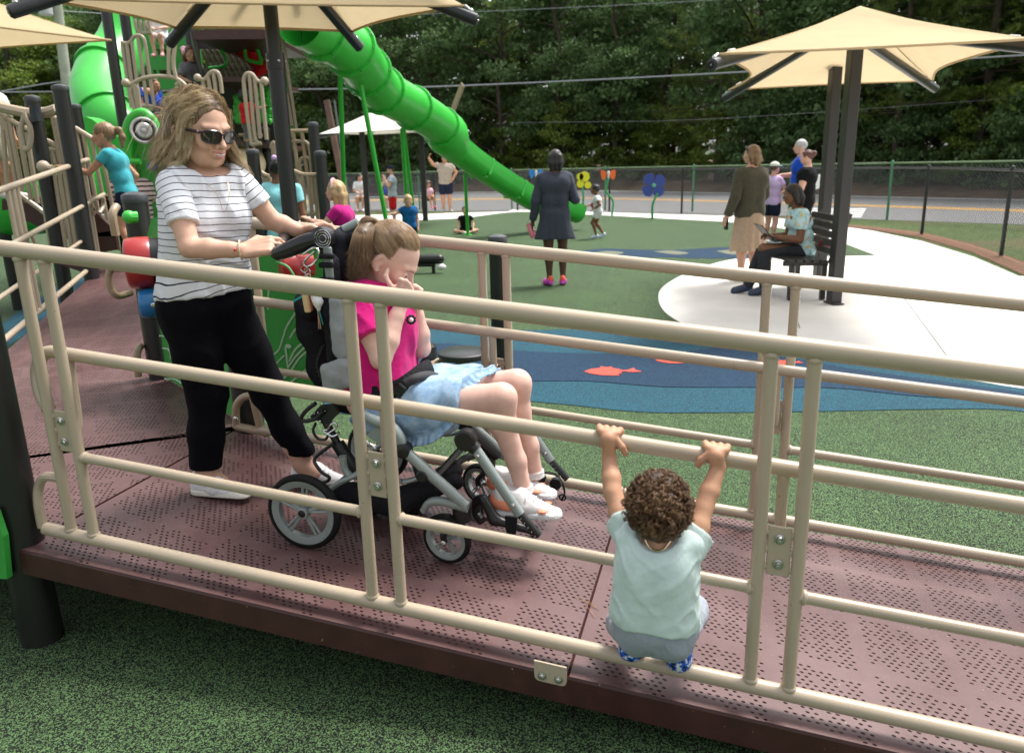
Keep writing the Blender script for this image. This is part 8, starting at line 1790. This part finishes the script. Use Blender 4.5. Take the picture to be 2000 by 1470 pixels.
for t, far in ((.345, 0), (.80, 1)):
    off = N1*(t-.345)
    S = lambda x, y, o=off: Z2(x, y, .345)+o
    tb_('side_frame', M_GREY, [S(205, 1185), S(290, 1135), S(345, 1100), S(400, 1075), S(440, 1050)], [.012, .013, .014, .016, .017], 14, flat=.7)
    tb_('front_frame', M_GREY, [S(600, 985), S(680, 1060), S(760, 1130), S(838, 1200)], [.0175, .0185, .0185, .018], 14)
    tb_('front_frame_hook', M_GREY, [S(845, 1206), S(790, 1192), S(730, 1180), S(690, 1188), S(665, 1220)], [.017, .016, .0155, .0135, .011], 14)
    tb_('lower_side_bar', M_GREY, [S(440, 1048), S(520, 1096), S(600, 1100), S(670, 1078)], .013, 10, flat=.6)
    tb_('seat_rail', M_GREY, [S(420, 830), S(470, 858), S(530, 880), S(570, 925), S(582, 965)], [.014, .017, .020, .019, .016], 14)
    tb_('rear_post', M_GREY, [S(345, 1000), S(352, 1050), S(372, 1078)], .012, 10)
    tb_('leg_rest_tube', M_GREY, [S(858, 948), S(1052, 1232)], .0165, 16)
    tb_('leg_rest_rod', M_BLACK, [S(1046, 1224), S(1128, 1318)], .0125, 12)
    part('seat_plate', M_GREY, lambda mb: mb.prism([S(440, 920), S(470, 890), S(520, 880), S(575, 900), S(585, 965), S(550, 985), S(500, 960)], N1*.006), smooth=False)
    part('knee_joint', M_BLACK, lambda mb: (mb.lathe([(.028, -.02), (.034, -.015), (.034, .015), (.028, .02)], S(838, 935), N1, 22), mb.tube([S(838, 935), S(880, 975)], .021, 12)))
    part('frame_joint', M_BLACK, lambda mb: (mb.lathe([(.018, -.022), (.024, -.018), (.024, .018), (.018, .022)], S(590, 975), N1, 18), mb.tube([S(585, 965), S(640, 1030), S(655, 1080)], .0165, 10), mb.lathe([(.015, -.022), (.02, -.018), (.02, .018), (.015, .022)], S(668, 1075), N1, 18)))
    for x, y in ((455, 945), (480, 962), (1030, 1190), (890, 995), (555, 935)): part('bolt', M_STEEL, lambda mb: bolts(mb, S(x, y)-N1*.0155, -N1, .006, .006))
    part('rod_holes', M_CHROME, lambda mb: [mb.ball(S(1060+14*i, 1245+17*i)-N1*.012, .0024, 6) for i in range(5)])
    if far: tb_('seat_bar', M_BLACK, [S(345, 850), S(600, 880), S(850, 920)], .014, 10)
S = lambda x, y, t=.345: Z2(x, y, t)
# frame maker's letters cannot be read in full; one H-shaped mark shows on the lower side bar
part('frame_mark', M_BLACK, lambda mb: (mb.box(S(566, 1106, .333), (.003, .001, .016), ax=(E1, N1, UZ)), mb.box(S(582, 1104, .333), (.003, .001, .016), ax=(E1, N1, UZ)), mb.box(S(574, 1105, .333), (.009, .001, .003), ax=(E1, N1, UZ))))
# rear: tipping lever, gas spring, loops
tb_('gas_spring', M_BLACK, [S(280, 870, .42), S(330, 960, .42)], .013); tb_('gas_spring', M_BLACK, [S(325, 950, .42), S(405, 1075, .42)], .023, 16)
tb_('adjuster_arc', M_BLACK, [S(238, 790, .40), S(200, 820, .40), S(180, 850, .40), S(195, 862, .40), S(240, 850, .40), S(270, 820, .40)], .007, 8)
part('adjuster_plate', M_BLACK, lambda mb: mb.prism([S(215, 845, .41), S(255, 800, .41), S(305, 795, .41), S(330, 830, .41), S(300, 860, .41), S(285, 900, .41), S(262, 870, .41)], N1*.012), smooth=False)
part('plate_studs', M_CHROME, lambda mb: [mb.ball(S(205+14*i, 842-6*i+i*i*.4, .405), .003, 6) for i in range(6)]+[mb.ball(S(255, 862, .405), .006, 8)])
tb_('wire_loop', M_BLACK, [S(238, 870, .40), S(228, 900, .40), S(245, 930, .40), S(275, 935, .40), S(290, 915, .40)], .0048, 8)
tb_('clip_ring', M_CHROME, [S(285, 895, .38), S(300, 875, .38), S(318, 870, .38), S(322, 885, .38), S(305, 900, .38), S(285, 910, .38), S(270, 900, .38), S(285, 895, .38)], .0034, 8); tb_('clip_ring', M_CHROME, [S(285, 912, .38), S(305, 922, .38), S(325, 915, .38), S(330, 905, .38)], .0045, 8)
tb_('tip_pedal', M_BLACK, [S(310, 950, .38), S(255, 990, .38), S(232, 1020, .37), S(262, 1065, .36), S(292, 1085, .36), S(285, 1100, .36), S(262, 1108, .36)], .0058, 8)
tb_('cross_bar', M_BLACK, [S(255, 1240, .30)+V3(0, 0, .0), cr+N1*(tf-tn)], .010, 10) if False else tb_('rear_axle', M_BLACK, [cr, cr+N1*(tf-tn)], .009, 10)
tb_('cross_bar', M_BLACK, [S(400, 1080, .36), S(400, 1080, .36)+N1*.44], .012, 10); tb_('cross_bar', M_BLACK, [S(700, 1100, .36), S(700, 1100, .36)+N1*.44], .012, 10)
tb_('far_fork_arm', M_BLACK, [S(770, 1070, .62), S(800, 1030, .66), S(850, 1003, .72), S(930, 992, .80)], .013, 10)
tb_('seat_bar', M_BLACK, [S(845, 895, .70), S(960, 1000, .78)], .020, 10)
# basket
b = Blob(); b.cap(S(350, 1140, .42), S(560, 1190, .42), .035, .045, .02).cap(S(350, 1140, .74), S(560, 1190, .74), .035, .045, .02).cap(S(380, 1180, .58), S(620, 1180, .58), .05, .05, .03).cap(S(560, 1175, .42), S(790, 1100, .50), .045, .03, .02).cap(S(560, 1175, .7), S(790, 1100, .7), .045, .03, .02); b.build('under_seat_basket', M_BFAB, ct, .008, amp=.006, freq=18)
tb_('rolled_bag', M_BFAB, [S(600, 1165, .44), S(655, 1150, .46), S(655, 1150, .74)], .028, 14)
b = Blob(); b.cap(S(740, 1075, .5), S(790, 1060, .6), .026, .03, .02); b.build('basket_pouch', M_BFAB, ct, .006, amp=.004, freq=20)
# seat base and back shell
b = Blob(); 
for t in (.50, .60, .74): b.cap(S(350, 790, t), S(820, 860, t), .034, .030, .05)
b.build('seat_cushion', M_BFAB, ct, .008, amp=.003, freq=15)
b = Blob()
for t in (.42, .58, .74): b.chain([S(300, 230, t), S(305, 420, t), S(330, 700, t)], [.026, .030, .030], .05)
b.build('back_shell', M_BFAB, ct, .008, amp=.003, freq=15)
b = Blob(); 
for t in (.50, .58, .66): b.chain([W(664, 470, t), W(662, 510, t), W(660, 545, t)], [.036, .040, .036], .03)
b.cap(W(690, 462, .50), W(690, 462, .66), .018, None, .02); b.build('headrest', cloth('dark_headrest', (.022, .022, .03), .7), ct, .006, amp=.002, freq=20)
def rounded(pts, th, m, nm, t, r=.012):
    P = [V3(p) for p in pts]; c = sum(P)/len(P); b = Blob(); n = len(P)
    for i in range(n): a, q = lp_(c, P[i], .82), lp_(c, P[(i+1) % n], .82); b.cap(a, q, r, None, .012)
    for i in range(n): b.cap(c, lp_(c, P[i], .8), r, r, .02); b.cap(c, lp_(c, lp_(P[i], P[(i+1) % n], .5), .8), r, r, .02)
    return b.build(nm, m, ct, .005, smooth=2)
rounded([S(312, 355, .37), S(345, 362, .37), S(350, 480, .37), S(368, 600, .37), S(350, 618, .37), S(328, 590, .37), S(316, 470, .37)], .02, M_GPAD, 'side_pad', 0, .014)
rounded([S(268, 650, .36), S(350, 618, .36), S(375, 630, .36), S(378, 712, .36), S(300, 738, .36), S(282, 722, .36)], .02, M_GPAD, 'hip_pad', 0, .013)
part('back_post', M_GREY, lambda mb: mb.box(lp_(S(290, 180, .40), S(300, 410, .40), .5), (.028, .014, .20), ax=(E1, N1, UZ), bev=.004))
for y in (205, 240, 300): part('strap', M_BFAB, lambda mb: mb.box(S(282, y, .385), (.05, .02, .016), ax=(E1, N1, UZ), bev=.004))
part('strap_buckle', M_GLOSS, lambda mb: mb.box(S(270, 325, .38), (.03, .02, .02), ax=(E1, N1, UZ), bev=.005))
# push handle
tb_('push_handle', M_GLOSS, [W(538, 497, .40), W(562, 488, .40), W(600, 472, .40), W(628, 463, .41)], [.020, .025, .026, .022], 16)
tb_('push_handle', M_GLOSS, [W(556, 462, .72), W(572, 456, .72), W(600, 458, .73), W(630, 458, .72)], [.024, .027, .026, .022], 16)
tb_('push_handle', M_GLOSS, [W(540, 495, .42), W(548, 478, .50), W(552, 468, .62), W(560, 462, .71)], .021, 14)
part('handle_joint', M_GLOSS, lambda mb: (mb.lathe([(.026, -.028), (.036, -.022), (.039, 0), (.036, .022), (.026, .028), (.018, .034), (.010, .036)], W(630, 466, .42), -N1, 24), mb.tube([W(630, 470, .45), W(636, 500, .45)], .022, 14)))
part('joint_rings', M_CHROME, lambda mb: [mb.tube([W(630, 466, .385)+(E1*math.cos(a)+UZ*math.sin(a))*r_ for a in np.linspace(0, 6.28, 20)], .0012, 5, cap=False) for r_ in (.012, .02, .027)])
tb_('handle_tube', M_BLACK, [W(632, 478, .5), W(665, 452, .52), W(700, 436, .54)], .014, 12); tb_('handle_tube', M_GREY, [W(672, 449, .505), W(700, 435, .515)], .0155, 12)
part('crossbar', M_BLACK, lambda mb: mb.tube([W(632, 466, .42), W(640, 462, .74)], .013, 12))
# backpack with mesh pocket
b = Blob(); b.cap(S(215, 420, .48), S(225, 420, .70), .035, None, .03); b.chain([S(225, 400, .58), S(250, 500, .58), S(280, 560, .58)], [.06, .07, .05], .03); b.chain([S(275, 560, .58), S(275, 640, .58), S(290, 710, .58)], [.055, .06, .045], .03); b.build('hanging_bag', M_BFAB, ct, .007, amp=.004, freq=16)
part('bag_trim', mat('teal_trim', (.02, .35, .36), .6), lambda mb: mb.tube(spline([S(150, 385, .44), S(185, 365, .44), S(215, 350, .44)], 3), .004, 6)); tb_('drawstring', mat('green_cord', (.15, .5, .2), .6), [W(540, 511, .42), W(562, 521, .42), W(577, 543, .42)], .0035, 6)
part('mesh_pocket', mat('mesh_black', (.02, .03, .02), .7), lambda mb: [mb.tube(spline([S(275-28*math.sin(math.pi*i/9)-2, 560+i*17, .50), S(262-32*math.sin(math.pi*i/9), 566+i*17, .53), S(262-30*math.sin(math.pi*i/9), 560+i*17, .6)], 3), .0016, 4) for i in range(10)]+[mb.tube(spline([S(268-i*4, 562, .50+.01*i), S(245-i*2, 640, .49+.01*i), S(275, 725, .50)], 4), .0016, 4) for i in range(6)])
# carabiner, rings and hanging charms
kt = thing('key_ring', 'silver carabiner with a bunch of wooden and white charms hanging from the push handle', 'key ring', tuple(W(612, 520, .40)))
tk = .375
tb_('carabiner', M_CHROME, [W(592, 497, tk), W(612, 484, tk), W(622, 490, tk), W(620, 506, tk), W(604, 520, tk), W(594, 517, tk), W(598, 506, tk), W(615, 491, tk)], .0035, 8, kt)
for x, y, r_ in ((594, 525, .011), (600, 530, .010), (603, 538, .006), (596, 541, .005), (606, 545, .004)): part('ring', M_CHROME if x != 603 else mat('cream_plastic', (.65, .55, .4), .4), lambda mb: mb.tube([W(x, y, tk)+(E1*math.cos(a)+UZ*math.sin(a))*r_ for a in np.linspace(0, 6.28, 16)], .0014, 5, cap=False), kt)
M_WOOD = mat('pale_wood', (.58, .42, .22), .6, var=.1, vscale=30)
part('wooden_charm', M_WOOD, lambda mb: mb.box(W(599, 591, tk), (.022, .014, .062), ax=(unit(E1+UZ*.08), N1, unit(UZ-E1*.08)), bev=.004), kt)
part('charm_edge', mat('charm_red', (.35, .06, .04), .6), lambda mb: mb.box(W(608, 593, tk+.006), (.008, .012, .045), ax=(E1, N1, UZ), bev=.003), kt)
b = Blob(); b.cap(W(614, 575, tk), W(621, 590, tk), .015, .016, .01).cap(W(621, 590, tk), W(623, 604, tk), .012, .006, .01); b.build('white_charm', mat('white_fluff', (.7, .7, .68), .9, bump=.4, bscale=80), kt, .004, amp=.002, freq=60)
for x0, x1, c in ((620, 627, (.62, .40, .22)), (623, 631, (.05, .42, .35)), (621, 623, (.5, .3, .28))): part('hanging_strip', mat('strip_%d' % int(c[0]*100), c, .6), lambda mb: mb.tube([W(x0, 604, tk), W(x1, 642 if x0 != 623 else 634, tk)], .0042, 6, flat=.4), kt)
tb_('cord', M_CHROME, [W(600, 540, tk), W(603, 560, tk), W(600, 576, tk)], .0016, 5, kt); tb_('cord', M_CHROME, [W(606, 545, tk), W(612, 560, tk), W(615, 568, tk)], .0016, 5, kt)
# belt
def band(nm, pts, w, th, m, par=ct):
    P = spline(pts, 6); vs = []; n = len(P)
    for i, p in enumerate(P):
        d = unit(P[min(i+1, n-1)]-P[max(i-1, 0)]); s = unit(np.cross(d, unit(p-pel_g))); vs += [p-s*w/2, p+s*w/2]
    mb = MB(); mb.add(vs, [(2*i, 2*i+2, 2*i+3, 2*i+1) for i in range(n-1)]); o = mb.build(nm, m, par, ang=80); md = o.modifiers.new('s', 'SOLIDIFY'); md.thickness = th; md.offset = 0; return o
pel_g = W(742, 765, .56)
band('waist_belt', [Z2(430, 740, .42), Z2(500, 730, .405), Z2(560, 735, .405), Z2(620, 700, .43), Z2(680, 655, .50), Z2(705, 650, .60), Z2(690, 650, .70)], .058, .006, M_BFAB)
band('lap_strap', [Z2(590, 715, .40), Z2(640, 690, .42), Z2(690, 680, .47), Z2(730, 690, .55)], .030, .005, mat('charcoal_webbing', (.035, .035, .038), .8))
part('belt_buckle', M_GLOSS, lambda mb: mb.box(Z2(572, 740, .392), (.034, .012, .048), ax=(unit(E1+UZ*-.8), N1, unit(UZ+E1*.8)), bev=.005))
part('hip_guard', M_BFAB, lambda mb: mb.box(Z2(430, 745, .40), (.12, .03, .075), ax=(unit(E1-UZ*.05), N1, UZ), bev=.012))
part('side_knob', M_BLACK, lambda mb: mb.lathe([(.02, -.03), (.028, -.02), (.028, .02), (.02, .03)], Z2(690, 585, .78), UZ, 16))
tb_('side_knob_arm', M_BLACK, [Z2(690, 600, .78), Z2(600, 700, .78), Z2(450, 760, .78)], .012, 8)
# foot plates and straps
F = lambda x, y, t: Z2(x, y, t)
b = Blob(); 
for t in (.40, .50, .62, .72): b.cap(F(905, 1170, t), F(950, 1250, t), .016, .018, .02); b.cap(F(950, 1255, t), F(1110, 1300, t), .016, .014, .02)
b.build('foot_plate', M_BLACK, ct, .007)
part('heel_loop', M_BLACK, lambda mb: mb.tube(spline([F(905, 1170, .42), F(880, 1180, .46), F(880, 1230, .46), F(900, 1260, .44)], 4), .016, 10))
part('heel_loop', M_BLACK, lambda mb: (mb.tube(spline([F(900, 1180, .72), F(885, 1200, .7), F(890, 1260, .7)], 4), .018, 10),))
part('foot_strap', M_BFAB, lambda mb: mb.prism([F(992, 1240, .375), F(1040, 1245, .375), F(1038, 1300, .375), F(1030, 1322, .375), F(1002, 1316, .375), F(994, 1290, .375)], N1*.008), smooth=False)
part('foot_strap', M_BFAB, lambda mb: (mb.box(F(1105, 1075, .84), (.10, .05, .025), ax=(unit(E1-UZ*.35), N1, unit(UZ+E1*.35)), bev=.01), mb.tube(spline([F(1140, 1065, .84), F(1195, 1075, .84), F(1222, 1110, .84), F(1230, 1150, .84), F(1218, 1175, .84)], 4), .009, 8, flat=.4), mb.tube([F(1222, 1165, .84)+(E1*math.cos(a)+UZ*math.sin(a))*.012 for a in np.linspace(0, 6.28, 12)], .003, 5, cap=False)))
part('toe_guard', M_BLACK, lambda mb: (mb.tube([F(1110, 1290, .40), F(1110, 1290, .78)], .012, 10), mb.lathe([(.022, -.012), (.022, .012)], F(1195, 1110, .80), N1, 14)))
